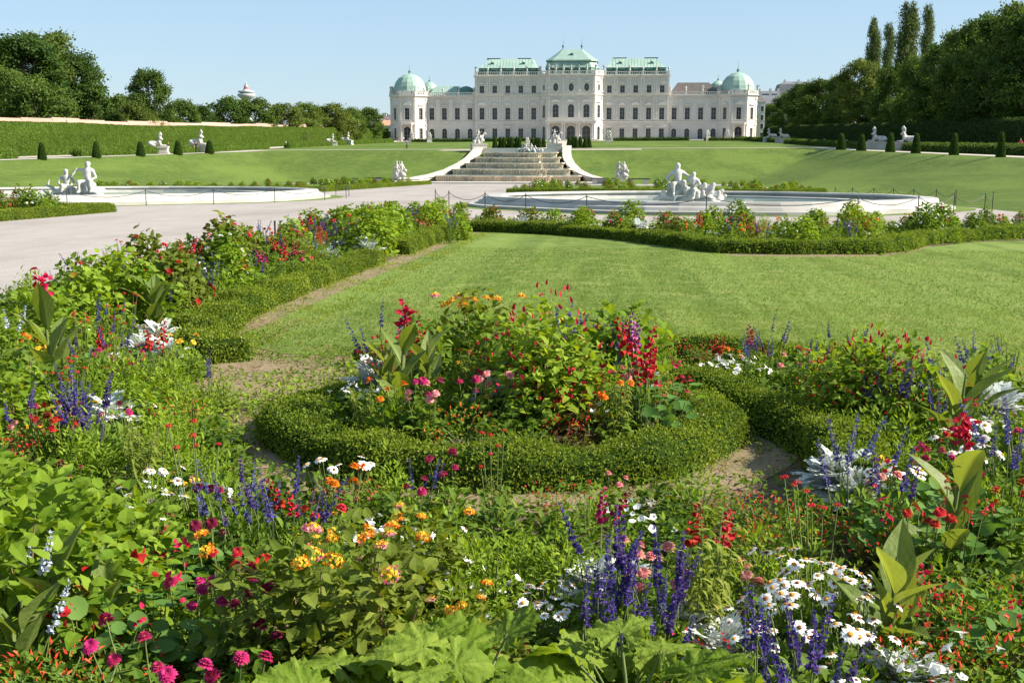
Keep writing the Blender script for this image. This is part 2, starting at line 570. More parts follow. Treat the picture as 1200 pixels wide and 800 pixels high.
def balustrade(mb, P, L, z, d0=.1, step=.75, posts=4.6, h=1.25, mat=0):
    def bx(s0, s1, a, b, d1, d2):
        q = [P(s0, a, d1), P(s1, a, d1), P(s1, b, d1), P(s0, b, d1), P(s0, a, d2), P(s1, a, d2), P(s1, b, d2), P(s0, b, d2)]
        mb.add(q, [(4, 5, 6, 7), (3, 2, 1, 0), (0, 1, 5, 4), (1, 2, 6, 5), (2, 3, 7, 6), (3, 0, 4, 7)], mat)
    bx(0, L, z, z + .28, d0 - .4, d0)
    bx(0, L, z + h - .22, z + h, d0 - .42, d0 + .02)
    k = max(1, round(L / posts))
    for i in range(k + 1):
        c = min(max(L * i / k, .4), L - .4)
        bx(c - .4, c + .4, z + .01, z + h + .12, d0 - .5, d0 + .06)
    s = .4
    while s < L - .4:
        bx(s - .13, s + .13, z + .28, z + h - .22, d0 - .3, d0 - .06)
        s += step
    return [(min(max(L * i / k, .4), L - .4), z + h + .12, d0 - .22) for i in range(k + 1)]

def seg_profile(mb, rects, mat):
    """roof of stacked rectangles (x0,x1,y0,y1,z)"""
    mb.loft([[(a, c, z), (b, c, z), (b, d, z), (a, d, z)] for a, b, c, d, z in rects], mat)

# small draped figure for roof lines
def figure_mesh(seed):
    r = np.random.default_rng(seed)
    mb = MB()
    a = np.arange(8) * math.pi / 4
    prof = [(.34, .22, 0), (.36, .26, .25), (.30, .24, .7), (.26, .2, 1.0), (.33, .2, 1.4), (.30, .18, 1.55), (.1, .09, 1.66), (.14, .14, 1.78), (.14, .14, 1.92), (.05, .05, 2.02)]
    rings, lean = [], r.uniform(-.1, .1)
    for rx, ry, z in prof:
        ox = lean * math.sin(z * 1.6)
        rings.append(np.stack([ox + rx * np.cos(a), ry * np.sin(a), np.full(8, z)], 1))
    mb.loft(rings, 0)
    s = r.choice([-1, 1])
    mb.tube([(s * .3, 0, 1.5), (s * .52, -.05, 1.3), (s * .62, -.12, 1.65), (s * .58, -.1, 1.95)], [.1, .08, .07, .06], 6)
    mb.tube([(-s * .3, 0, 1.5), (-s * .45, -.03, 1.2), (-s * .28, -.2, .98)], [.1, .08, .06], 6)
    return mb.mesh('roof_statue', ['marble'], True)
FIGS = [figure_mesh(i) for i in range(4)]
def vase_mesh():
    mb = MB()
    mb.lathe([(.22, 0), (.25, .12), (.12, .2), (.14, .35), (.36, .7), (.40, .95), (.28, 1.1), (.18, 1.2), (.22, 1.3), (.05, 1.5)], seg=10)
    return mb.mesh('roof_vase', ['marble'], True)
VASE = vase_mesh()

palace = empty('palace', PAL)
tag(palace, 'long white baroque palace with green copper roofs and domed corner pavilions', 'palace')
ZC1, ZC2, ZB = 6.45, 16.0, 22.5
CORN = [(.25, .18), (.22, .34), (.25, .55)]
FIN = []
def roof_line(block, P, spots, every=1, vases=False):
    for i, (s, z, d) in enumerate(spots):
        if i % every:
            continue
        q = P(s, z, d)
        me = VASE if (vases and i % 2) else FIGS[(i * 7 + int(abs(q[0]))) % 4]
        link('roof_vase' if me is VASE else 'roof_statue', me, block, q, random.uniform(-.5, .5), random.uniform(.95, 1.15))
def put_windows(block, wins):
    for (q, w, h, arch, a) in wins:
        link('window', window_mesh(w, h, arch), block, q, a)

def side_block(sx):
    mb, wins = MB(), []
    cs = [13.2, 17.75, 22.35, 26.95, 31.5]
    x0, x1 = (-34.0, -11.0) if sx < 0 else (11.0, 34.0)
    L = 23.0
    ss = sorted([(sx * c - x0) for c in cs])
    ops = []
    for s in ss:
        ops += [(s, .75, 1.75, 3.55, 0), (s, 7.4, 1.75, 4.05, 0), (s, 16.55, 1.65, 2.5, 0)]
    P = wall(mb, (x0, 0), (1, 0), L, 0, ZB, ops, wins)
    for k, s in enumerate(ss):
        pediment(mb, P, s, 12.35, 2.9, .95, k % 2 == 0)
        pediment(mb, P, s, 4.75, 2.3, .4, True)
        pediment(mb, P, s, 19.6, 2.1, .45, False)
    for s in [.45] + [(ss[i] + ss[i + 1]) / 2 for i in range(4)] + [L - .45]:
        for o in (-.42, .42) if .5 < s < L - .5 else (0,):
            pilaster(mb, P, s + o, ZC1 + .7, ZC2 - .8, .5)
            pilaster(mb, P, s + o, ZC2 + .75, ZB - .6, .5, .13)
    band(mb, P, L, 0, [(.55, .14)])
    band(mb, P, L, ZC1 - .25, [(.3, .1), (.3, .22)])
    band(mb, P, L, ZC2 - .75, [(.3, .12), (.25, .3), (.22, .5)])
    band(mb, P, L, ZB - .6, CORN)
    xs = x0 if sx < 0 else x1
    # outer side and back of the block
    e = -1 if sx < 0 else 1
    wins2 = []
    sops = [(s, 16.55, 1.65, 2.5, 0) for s in (4, 9, 14)]
    O, U = ((x0, 20), (0, -1)) if sx < 0 else ((x1, 0), (0, 1))
    P2 = wall(mb, O, U, 20, 0, ZB, sops, wins2)
    band(mb, P2, 20, ZB - .6, CORN)
    wall(mb, (x1, 20), (-1, 0), L, 0, ZB, [], wins2)
    b = link('side_block', mb.mesh('side_block', ['plaster', 'trim']), palace)
    put_windows(b, wins + wins2)
    mb = MB()
    sp = balustrade(mb, P, L, ZB + .12, .35)
    link('balustrade', mb.mesh('balustrade', ['trim']), b)
    roof_line(b, P, [q for i, q in enumerate(sp)], 1, True)
    mb = MB()
    a0, a1 = x0 + .9, x1 - .9 if sx < 0 else x1 - .9
    in0, in1 = (0, 3.2) if sx > 0 else (3.2, 0)
    seg_profile(mb, [(a0, a1, .9, 19.2, ZB + .1), (a0 + .5, a1 - .5, 1.4, 18.6, ZB + 2.7)], 1)  # steep lower slope: its shade is put into the darker copper colour
    seg_profile(mb, [(a0 + .1, a1 - .1, 1.0, 19.0, ZB + 2.72), (a0 + .6, a1 - .6, 1.6, 18.4, ZB + 3.0), (a0 + 4.2 - (2.2 if sx > 0 else 0), a1 - 4.2 + (2.2 if sx < 0 else 0), 6.5, 13.5, ZB + 6.1)], 0)
    for s in ss:                                      # dormers behind the balustrade
        mb.box(x0 + s - .75, x0 + s + .75, .5, 2.2, ZB + .3, ZB + 2.1, 1)
        mb.box(x0 + s - .45, x0 + s + .45, .44, .49, ZB + 1.0, ZB + 1.9, 2)
        mb.box(x0 + s - .95, x0 + s + .95, .35, 2.4, ZB + 2.11, ZB + 2.3, 0)
    for s in (L * .26, L * .74):
        mb.box(x0 + s - .45, x0 + s + .45, 3.2, 5.0, ZB + 4.1, ZB + 4.8, 1)
        mb.lathe([(.7, 0), (.35, .35), (.01, .5)], (x0 + s, 3.6, ZB + 4.8), 8, 0)
        mb.box(x0 + s - 2.6, x0 + s + 2.2, 9.4, 10, ZB + 6.3, ZB + 6.62, 3)
        for q in range(3):
            mb.box(x0 + s - 2.4 + q * 2.0, x0 + s - 2.1 + q * 2.0, 9.45, 9.95, ZB + 6.0, ZB + 6.298, 3)
    for q in range(int(L / 1.1)):                      # standing seams
        xx = x0 + 3.2 + q * 1.1
        if xx < x1 - 3.2:
            mb.add([(xx, 1.55, ZB + 3.04), (xx + .1, 1.55, ZB + 3.04), (xx + .1, 6.45, ZB + 6.14), (xx, 6.45, ZB + 6.14)], [(0, 1, 2, 3)], 4)
    link('roof', mb.mesh('roof', ['copper', 'copper_dark', 'glass', 'dark', 'copper_grey']), b)
side_block(-1)
side_block(1)

def central():
    mb, wins = MB(), []
    plan = [(-11.0, 0.0), (-8.1, -3.6), (8.1, -3.6), (11.0, 0.0)]
    Ps = []
    for i in range(3):
        a, b_ = np.array(plan[i]), np.array(plan[i + 1])
        L = float(np.linalg.norm(b_ - a))
        if i == 1:
            cs = [8.1 - 5.35, 8.1, 8.1 + 5.35]
            ops = [(c, .15, 2.9, 5.1, 1) for c in cs] + [(c, 8.0, 2.15, 4.6, 1) for c in cs] + [(c, 17.0, 1.75, 2.75, 2) for c in cs]
        else:
            cs = [L / 2]
            ops = [(L / 2, .5, 1.6, 4.6, 1), (L / 2, 8.0, 1.6, 4.5, 1), (L / 2, 17.0, 1.2, 2.6, 2)]
        P = wall(mb, a, b_ - a, L, 0, ZB + .2, ops, wins)
        Ps.append((P, L))
        for c in cs:
            pediment(mb, P, c, 13.3, 3.0 if i == 1 else 2.2, .9, i == 1)
            pediment(mb, P, c, 20.3, 2.3 if i == 1 else 1.7, .45, False)
        edges = [.4, 5.4, 10.8, L - .4] if i == 1 else [.4, L - .4]
        for s in edges:
            pilaster(mb, P, s, ZC1 + .9, ZC2 - .8, .62)
            pilaster(mb, P, s, ZC2 + .75, ZB - .4, .62)
            pilaster(mb, P, s, .2, ZC1 - .5, .62)
        band(mb, P, L, ZC1 - .25, [(.3, .1), (.3, .22)], .4)
        band(mb, P, L, ZC2 - .75, [(.3, .12), (.25, .3), (.22, .5)], .4)
        band(mb, P, L, ZB - .5, CORN, .4)
    wall(mb, (11, 0), (0, 1), 22, 0, ZB, [], wins)
    wall(mb, (-11, 22), (0, -1), 22, 0, ZB, [], wins)
    b = link('central_pavilion', mb.mesh('central_pavilion', ['plaster', 'trim']), palace)
    put_windows(b, wins)
    mb = MB()
    spots = []
    for P, L in Ps:
        sp = balustrade(mb, P, L, ZB + .26, .35, posts=2.9 if L > 10 else 4.6)
        spots.append((P, sp))
    link('balustrade', mb.mesh('balustrade', ['trim']), b)
    for P, sp in spots:
        roof_line(b, P, sp[:-1])
    # portico with paired columns carrying the balcony
    mb = MB()
    for c in (-8.1, -2.95, -2.2, 2.2, 2.95, 7.5, -7.5, 8.1):
        mb.lathe([(.42, 0), (.42, .4), (.31, .5), (.30, 3.2), (.27, 5.2), (.4, 5.4), (.44, 5.7)], (c, -5.9, .45), 10)
    mb.box(-8.7, 8.7, -6.5, -3.62, 6.15, 6.75)
    mb.box(-8.9, 8.9, -6.7, -3.62, 6.752, 7.0)
    mb.box(-8.5, 8.5, -6.45, -6.2, 7.0, 7.2)
    mb.box(-8.5, 8.5, -6.5, -6.15, 7.9, 8.08)
    s = -8.3
    while s < 8.4:
        mb.box(s - .09, s + .09, -6.42, -6.24, 7.2, 7.9)
        s += .5
    link('balcony', mb.mesh('balcony', ['trim']), b)
    mb = MB()
    for k in range(4):
        mb.box(-10.5 + k * .4, 10.5 - k * .4, -9.4 + k * .45, -3.63, .15 * k - .6 * (k == 0), .15 * (k + 1) - .001)
    link('steps', mb.mesh('steps', ['pale_stone']), b)
    # concave double roof
    mb = MB()
    def ringat(hx, y0, y1, z, ch):
        return [(-hx, y0 + ch, z), (-hx + ch * .8, y0, z), (hx - ch * .8, y0, z), (hx, y0 + ch, z), (hx, y1, z), (-hx, y1, z)]
    mb.loft([ringat(9.6, -2.2, 18, ZB + .2, 3), ringat(9.0, -1.6, 18, ZB + 2.6, 3)], 1)
    mb.loft([ringat(9.3, -1.9, 18, ZB + 2.62, 3), ringat(8.7, -1.2, 18, ZB + 4.4, 3), ringat(8.5, -1.0, 18, ZB + 4.9, 3)], 0)
    mb.loft([ringat(9.1, -1.7, 18, ZB + 4.92, 3), ringat(9.0, -1.6, 18, ZB + 5.3, 3), ringat(7.3, .6, 16, ZB + 6.5, 2.4), ringat(5.4, 3.0, 13.5, ZB + 7.9, 1.5), ringat(3.7, 5.6, 11, ZB + 9.3, .6)], 4)
    for c in (-5.35, 0, 5.35):
        mb.box(c - .75, c + .75, -2.6, 0, ZB + .5, ZB + 2.2, 1)
        mb.box(c - .45, c + .45, -2.67, -2.61, ZB + 1.1, ZB + 2.0, 2)
        mb.box(c - .95, c + .95, -2.75, 0, ZB + 2.21, ZB + 2.4, 0)
    for c in (-2.9, 2.9):
        mb.box(c - .4, c + .4, -1.9, 0, ZB + 3.3, ZB + 4.0, 1)
    mb.box(-.5, .5, 1.2, 3.5, ZB + 6.9, ZB + 7.7, 1)
    link('roof', mb.mesh('roof', ['copper', 'copper_dark', 'glass', 'dark', 'copper_grey']), b)
    for c in (-3.3, 3.3):
        mb = MB()
        mb.lathe([(.35, 0), (.12, .5), (.4, 1.0), (.42, 1.3), (.1, 1.7), (.05, 2.6), (.02, 4.0)], (c, 7, ZB + 9.3), 8)
        link('finial', mb.mesh('finial', ['copper_dark']), b)
central()

def wing(sx):
    mb, wins = MB(), []
    x0, x1 = (-51.2, -34.0) if sx < 0 else (34.0, 51.2)
    L = x1 - x0
    ss = sorted(sx * c - x0 for c in (35.85, 40.4, 45.0, 49.5))
    ops = []
    for s in ss:
        ops += [(s, .75, 1.75, 3.55, 1), (s, 7.4, 1.75, 4.05, 0)]
    P = wall(mb, (x0, 1.0), (1, 0), L, 0, ZC2 - .3, ops, wins)
    for k, s in enumerate(ss):
        pediment(mb, P, s, 12.2, 2.7, .3, False)
    for i in range(3):
        pilaster(mb, P, (ss[i] + ss[i + 1]) / 2, ZC1 + .6, ZC2 - 1.5, 1.3, .07)
    band(mb, P, L, 0, [(.55, .14)])
    band(mb, P, L, ZC1 - .25, [(.3, .1), (.3, .2)])
    band(mb, P, L, ZC2 - .9, [(.25, .15), (.22, .3), (.22, .5)])
    b = link('wing', mb.mesh('wing', ['plaster', 'trim']), palace)
    put_windows(b, wins)
    mb = MB()
    wall(mb, (x1, 13), (-1, 0), L, 0, ZC2 - .3, [], [])
    link('rear_wall', mb.mesh('rear_wall', ['plaster', 'trim']), b)
    mb = MB()
    sp = balustrade(mb, P, L, ZC2 - .18, .3, posts=5.5, h=1.1)
    link('balustrade', mb.mesh('balustrade', ['trim']), b)
    roof_line(b, P, sp, 1, sx < 0)
    mb = MB()
    if sx > 0:
        seg_profile(mb, [(x0 + .2, x1 + .8, 2.2, 12.5, ZC2 - .2), (x0 + 3.2, x1 - 3.2, 5.5, 9.5, ZC2 + 4.2)], 2)
    else:
        seg_profile(mb, [(x0 + .2, x1 - 6.2, 2.2, 12.5, ZC2 - .2), (x0 + 2.5, x1 - 7, 5.5, 9.5, ZC2 + 3.2)], 0)
        mb.lathe([(3.6, 0), (3.4, 1.4), (2.6, 2.5), (1.2, 3.2), (.3, 3.4)], (x1 - 3.9, 7, ZC2 - .1), 12, 1)
    mb.box(x0 + .1, x1 - .1, 1.5, 12.8, ZC2 - .7, ZC2 - .3, 3)
    link('roof', mb.mesh('roof', ['copper', 'copper_dark', 'slate', 'trim']), b)
wing(-1)
wing(1)

def corner(sx):
    mb, wins = MB(), []
    cx, cy, r = sx * 57.7, 3.4, 7.05
    plan = [(cx + r * math.cos(a), cy + r * math.sin(a)) for a in (R(-157.5) + k * R(45) for k in range(8))]
    Ps = []
    for i in range(8):
        a, b_ = np.array(plan[i]), np.array(plan[(i + 1) % 8])
        L = float(np.linalg.norm(b_ - a))
        front = i == 1
        if i in (0, 1, 2, 3, 7):
            ops = [(L / 2, 7.4, 1.65, 4.0, 0)]
            ops.append((L / 2, .05, 2.5, 4.9, 1) if front else (L / 2, .9, 1.5, 3.5, 0))
        else:
            ops = []
        P = wall(mb, a, b_ - a, L, 0, ZC2 - .3, ops, wins)
        Ps.append((P, L))
        for s in (.35, L - .35):
            pilaster(mb, P, s, ZC1 + .6, ZC2 - 1.1, .55, .14)
            pilaster(mb, P, s, .2, ZC1 - .4, .55, .14)
        if ops:
            pediment(mb, P, L / 2, 12.3, 2.5, 1.0, front)
        band(mb, P, L, ZC1 - .25, [(.3, .1), (.3, .2)], .3)
        band(mb, P, L, ZC2 - .95, [(.25, .15), (.25, .35), (.24, .6)], .3)
    P, L = Ps[1]
    pediment(mb, P, L / 2, ZC2 - .1, 3.6, 1.5, True)
    b = link('corner_pavilion', mb.mesh('corner_pavilion', ['plaster', 'trim']), palace)
    put_windows(b, wins)
    mb = MB()
    for i, (Q, LL) in enumerate(Ps):
        sp = balustrade(mb, Q, LL, ZC2 - .17, .35, posts=9)
        if i in (0, 2, 3, 7):
            roof_line(b, Q, sp[:1])
    link('balustrade', mb.mesh('balustrade', ['trim']), b)
    mb = MB()
    q = [P(L / 2 + s, z, d) for z in (5.75, 6.25) for (s, d) in ((-2.4, 0), (2.4, 0), (1.9, 2.0), (-1.9, 2.0))]
    mb.add(q, [(0, 1, 2, 3), (7, 6, 5, 4), (3, 2, 6, 7), (0, 3, 7, 4), (2, 1, 5, 6)])
    for s in np.linspace(-1.8, 1.8, 9):
        p_ = P(L / 2 + s, 6.25, 1.85)
        mb.box(p_[0] - .08, p_[0] + .08, p_[1] - .08, p_[1] + .08, 6.25, 7.0)
    p0, p1 = P(L / 2 - 1.9, 7, 2.0), P(L / 2 + 1.9, 7, 1.7)
    mb.box(p0[0], p1[0], p0[1], p1[1], 7.0, 7.18)
    for s in (-1.75, 1.75):
        p_ = P(L / 2 + s, 0, 1.5)
        mb.lathe([(.4, -.4), (.4, .3), (.28, .4), (.25, 5.3), (.4, 5.5), (.4, 5.76)], p_, 8)
    link('balcony', mb.mesh('balcony', ['trim']), b)
    mb = MB()
    mb.lathe([(6.0, ZC2 - .2), (5.9, ZC2 + 1.3)], (cx, cy, 0), 16, 1, R(22.5))
    mb.lathe([(6.2, ZC2 + 1.35), (6.0, ZC2 + 1.7), (5.75, ZC2 + 2.9), (5.1, ZC2 + 4.5), (3.9, ZC2 + 6.0), (2.2, ZC2 + 7.05), (.7, ZC2 + 7.5)], (cx, cy, 0), 16, 0, R(22.5))
    bx = cx - sx * 6.2
    mb.lathe([(3.2, ZC2 - .2), (3.1, ZC2 + 1.3)], (bx, cy + 6, 0), 8, 1, R(22.5))
    mb.lathe([(3.3, ZC2 + 1.32), (3.1, ZC2 + 2.6), (2.4, ZC2 + 3.8), (1.2, ZC2 + 4.7), (.3, ZC2 + 5)], (bx, cy + 6, 0), 16, 0, R(22.5))
    link('dome', mb.mesh('dome', ['copper', 'copper_dark']), b)
    mb = MB()
    mb.lathe([(.5, 0), (.3, .5), (.55, .9), (.2, 1.3), (.08, 1.5), (.05, 2.6), (.01, 4.2)], (cx, cy, ZC2 + 7.4), 8)
    mb.lathe([(.3, 0), (.4, .5), (.1, .9), (.03, 2.2)], (bx, cy + 6, ZC2 + 4.9), 8)
    link('finial', mb.mesh('finial', ['copper_dark']), b)
corner(-1)
corner(1)
# ---------------------------------------------------------------- leaves
def unit(a):
    a = np.asarray(a, float)
    return a / (np.linalg.norm(a, axis=-1, keepdims=True) + 1e-9)
T_DIAM = (np.array([(0, 0, 0), (.42, -1, 1), (.42, 1, 1), (1, 0, 0)], float), [(0, 1, 3), (0, 3, 2)])
T_OVAL = (np.array([(0, 0, 0), (.36, 0, 0), (.7, 0, 0), (1, 0, 0), (.28, -1, 1), (.66, -.78, .78), (.28, 1, 1), (.66, .78, .78)], float),
          [(0, 4, 1), (4, 5, 2, 1), (5, 3, 2), (0, 1, 6), (6, 1, 2, 7), (7, 2, 3)])
T_HEX = (np.array([(0, -.25, .2), (.4, -1, 1), (.85, -.6, .6), (1, .1, 0), (.75, .75, .7), (.3, .95, .9)], float), [(0, 1, 2, 3, 4, 5)])
def _grid_leaf(widths, cols=4, veins=False):
    n = len(widths)
    v, f = [], []
    for i, w in enumerate(widths):
        s = i / (n - 1)
        for j in range(cols + 1):
            t = -1 + 2 * j / cols
            v.append((s, t * w, abs(t) * w))
    for i in range(n - 1):
        for j in range(cols):
            a = i * (cols + 1) + j
            f.append((a, a + 1, a + cols + 2, a + cols + 1))
    if veins:
        rr_ = np.random.default_rng(3)
        for k_ in range(len(v)):
            v[k_] = (v[k_][0], v[k_][1], v[k_][2] + .10 * math.sin(v[k_][0] * 14 + (2 if v[k_][1] > 0 else 0)) * abs(v[k_][1]))
        return np.array(v, float), f, [(.5 if j in (cols // 2 - 1, cols // 2) else .18 * ((i + j) % 2)) + .06 * rr_.normal() for i in range(n - 1) for j in range(cols)]
    return np.array(v, float), f
T_PADDLE = _grid_leaf([.12, .34, .58, .78, .92, 1.0, .99, .93, .82, .66, .46, .24, .02], 10, True)
T_LANCE = _grid_leaf([.25, .9, 1.0, .7, .3, .02], 2)
T_STRAP = _grid_leaf([.8, 1.0, .8, .4, .02], 2)
def _disc(k=9, rings=2, notch=0.0):
    v, f = [(.5, 0, 0)], []
    for r in range(1, rings + 1):
        for i in range(k):
            a = 2 * math.pi * i / k
            rr = r / rings
            v.append((.5 + .5 * rr * math.cos(a), rr * math.sin(a), .35 * rr * rr))
    for i in range(k):
        f.append((0, 1 + i, 1 + (i + 1) % k))
    for r in range(1, rings):
        for i in range(k):
            a, b = 1 + (r - 1) * k + i, 1 + (r - 1) * k + (i + 1) % k
            f.append((a, a + k, b + k, b))
    return np.array(v, float), f
T_ROUND = _disc()
def _lobed(n=61, lobes=5, depth=.20, seed=0):
    r_ = np.random.default_rng(seed)
    v, f = [(.16, 0, 0)], []
    fr = (.18, .36, .54, .72, .87, 1.0)
    for q in fr:
        for i in range(n):
            a = -math.pi * .88 + 2 * math.pi * .88 * i / (n - 1)
            lob = 1 - depth * (1 - abs(math.cos(a * lobes / 2 / .88 * .88))) ** .8
            tooth = 1 + (.035 * (-1) ** i if q == 1.0 else 0)
            size = (.62 + .38 * math.cos(a * .5) ** 2)
            rr = q * (1 - (1 - lob) * q ** 2) * size * tooth
            wav = .10 * q * q * math.sin(a * lobes * 2 + seed) + .10 * q * q * q * math.sin(a * 17 + seed * 2 + q * 3) + .035 * q * r_.normal()
            rib = .09 * q * abs(math.sin(a * lobes / 2))
            v.append((.16 + .84 * rr * math.cos(a), 1.25 * rr * math.sin(a), wav + rib))
    for i in range(n - 1):
        f.append((0, 1 + i, 2 + i))
    for k in range(len(fr) - 1):
        for i in range(n - 1):
            a = 1 + k * n + i
            f.append((a, a + n, a + n + 1, a + 1))
    ft = []
    for q_ in range(len(f)):
        i = q_ % (n - 1)
        a = -math.pi * .88 + 2 * math.pi * .88 * (i + .5) / (n - 1)
        vein = abs(math.cos(a * lobes / 2)) > .97
        ft.append((.55 if vein else 0) + .12 * r_.normal())
    return np.array(v, float), f, ft
T_LOBED = [_lobed(seed=i) for i in range(4)]
def _dusty():
    v, f = [], []
    def quad(a, b, w0, w1):
        a, b = np.array(a), np.array(b)
        d = unit(b - a)
        s = np.array([-d[1], d[0]])
        k = len(v)
        for p, w in ((a, w0), (b, w1)):
            for q in (-1, 1):
                x = p + s * q * w
                v.append((x[0], x[1], .25 * abs(x[1])))
        f.append((k, k + 1, k + 3, k + 2))
    quad((0, 0), (1, 0), .07, .10)
    for s, l in ((.25, .55), (.42, .8), (.6, .85), (.78, .6)):
        for q in (-1, 1):
            quad((s, 0), (s + .16, q * l), .05, .13)
            quad((s + .08, q * l * .5), (s + .26, q * l * .62), .04, .09)
    return np.array(v, float), f
T_DUSTY = _dusty()

def leaves(mb, P, D, N, L, W, tmpl, bend=0.0, fold=.25, mat=0, tint=None, rg=None):
    rg = rg or rng
    P = np.atleast_2d(np.asarray(P, float))
    n = len(P)
    D = unit(np.broadcast_to(D, (n, 3)))
    N = np.broadcast_to(N, (n, 3))
    Sd = np.cross(D, N)
    bad = np.linalg.norm(Sd, axis=1) < 1e-3
    if bad.any():
        Sd = Sd.copy()
        Sd[bad] = np.cross(D[bad], np.array([1.0, .3, .2]))
    Sd = unit(Sd)
    N = np.cross(Sd, D)
    L = np.broadcast_to(np.asarray(L, float), (n,))[:, None]
    W = np.broadcast_to(np.asarray(W, float), (n,))[:, None]
    B = np.broadcast_to(np.asarray(bend, float), (n,))[:, None]
    tv, tf = tmpl[0], tmpl[1]
    ft = tmpl[2] if len(tmpl) > 2 else None
    k = len(tv)
    s, t, q = tv[:, 0][None], tv[:, 1][None], tv[:, 2][None]
    ang = B * s
    along = s * L * np.cos(ang * .7)
    out = -L * s * np.sin(ang * .7) + fold * q * W
    V = P[:, None] + D[:, None] * along[..., None] + Sd[:, None] * (t * W)[..., None] + N[:, None] * out[..., None]
    if tint is None:
        tint = rg.random(n)
    tint = np.broadcast_to(tint, (n,))
    off = np.arange(n) * k
    by, byt = {}, {}
    for q_, f in enumerate(tf):
        by.setdefault(len(f), []).append(f)
        byt.setdefault(len(f), []).append(0.0 if ft is None else ft[q_])
    first = True
    base = mb.n
    for kk, fs in by.items():
        fs = np.asarray(fs)
        F = (off[:, None, None] + fs[None]).reshape(-1, kk)
        tt = np.clip(np.repeat(tint, len(fs)) + np.tile(byt[kk], n), 0, 1.3)
        if first:
            mb.add(V.reshape(-1, 3), F, mat, tt)
            first = False
        else:
            mb.F.append(F + base)
            mb.MI.append(np.full(len(F), mat, int))
            mb.T.append(tt)

def rdir(n, rg=None, up=0.0):
    rg = rg or rng
    d = unit(rg.normal(size=(n, 3)))
    d[:, 2] += up
    return unit(d)

# ---------------------------------------------------------------- trees
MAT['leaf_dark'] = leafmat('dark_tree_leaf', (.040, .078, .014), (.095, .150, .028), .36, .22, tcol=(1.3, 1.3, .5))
MAT['leaf_mid'] = leafmat('tree_leaf', (.050, .095, .016), (.125, .18, .034), .36, .22, tcol=(1.3, 1.3, .5))
MAT['leaf_olive'] = leafmat('olive_tree_leaf', (.055, .088, .016), (.12, .165, .032), .36, .2, tcol=(1.3, 1.25, .5))
MAT['leaf_poplar'] = leafmat('poplar_leaf', (.065, .10, .035), (.125, .17, .06), .34, .1)
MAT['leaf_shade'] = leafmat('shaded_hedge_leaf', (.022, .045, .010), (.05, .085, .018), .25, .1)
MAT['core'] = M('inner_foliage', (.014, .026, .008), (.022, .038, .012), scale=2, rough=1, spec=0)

def tree_meshes(seed, H, W, kind='round', leafm='leaf_mid', nleaf=5200, ls=.5, low=.16):
    r = np.random.default_rng(seed)
    tr = MB()
    cr = MB()
    lean = r.normal(size=2) * .03 * H
    tp = [(0, 0, -.3), (lean[0] * .3, lean[1] * .3, H * .25), (lean[0] * .7, lean[1] * .7, H * .55), (lean[0], lean[1], H * .9)]
    tr.tube(tp, [.022 * H, .017 * H, .011 * H, .003 * H], 7)
    blobs = []
    if kind == 'poplar':
        for i in range(60):
            z = H * (.06 + .92 * (i % 60) / 59)
            u_ = (z / H - .1) / .9
            rad = W * .5 * min(1, (1.02 - u_) / .22) ** .5 * min(1, (u_ + .3) / .45)
            a = r.uniform(0, 6.28)
            blobs.append((rad * .55 * math.cos(a), rad * .55 * math.sin(a), z, max(.5, rad * r.uniform(.42, .7)), 1.7))
    elif kind == 'cone':
        for i in range(40):
            u_ = i / 39
            z = H * (.06 + .92 * u_)
            rad = W * .5 * (1 - u_) ** .8
            a = r.uniform(0, 6.28)
            blobs.append((rad * .6 * math.cos(a), rad * .6 * math.sin(a), z, max(.35, rad * .55), 1.2))
    else:
        nb = 46
        for i in range(nb):
            u_ = (i + .5) / nb
            zz = low + (1 - low) * u_ ** .85
            prof = math.sin(math.pi * (0.12 + .80 * (zz - low) / (1 - low))) ** .7
            a = i * 2.39996 + r.normal() * .5
            rad = W * .5 * prof * r.uniform(.35, .95)
            br = W * r.uniform(.10, .20)
            blobs.append((lean[0] * zz + rad * math.cos(a), lean[1] * zz + rad * math.sin(a), H * zz - br * .5, br, .75))
        for b in blobs[::3]:
            z0 = max(H * .2, b[2] - W * .35)
            tr.tube([(lean[0] * z0 / H, lean[1] * z0 / H, z0), (b[0] * .5, b[1] * .5, (z0 + b[2]) / 2 - .3), b[:3]], [.008 * H, .006 * H, .002 * H], 5)
    B = np.array(blobs)
    wts = B[:, 3] ** 2
    idx = r.choice(len(B), nleaf, p=wts / wts.sum())
    d = unit(r.normal(size=(nleaf, 3)))
    d[:, 2] = np.where(d[:, 2] < -.35, -d[:, 2], d[:, 2])
    rr = B[idx, 3] * (r.random(nleaf) ** .45) * (1 + .18 * r.normal(size=nleaf))
    off = d * rr[:, None]
    off[:, 2] *= B[idx, 4]
    P = B[idx, :3] + off
    dirn = unit(d * .5 + r.normal(size=(nleaf, 3)) * .6 + [0, 0, -.15])
    nrm = unit(d + r.normal(size=(nleaf, 3)) * .55 + [0, 0, .5])
    btint = r.random(len(B))
    tint = np.clip(.55 * btint[idx] + .45 * r.random(nleaf), 0, 1)
    leaves(cr, P, dirn, nrm, ls * r.uniform(.7, 1.35, nleaf), ls * .42 * r.uniform(.7, 1.2, nleaf), T_HEX, .3, .2, 0, tint, r)
    return tr.mesh('trunk', ['bark'], True), cr.mesh('crown', [leafm])
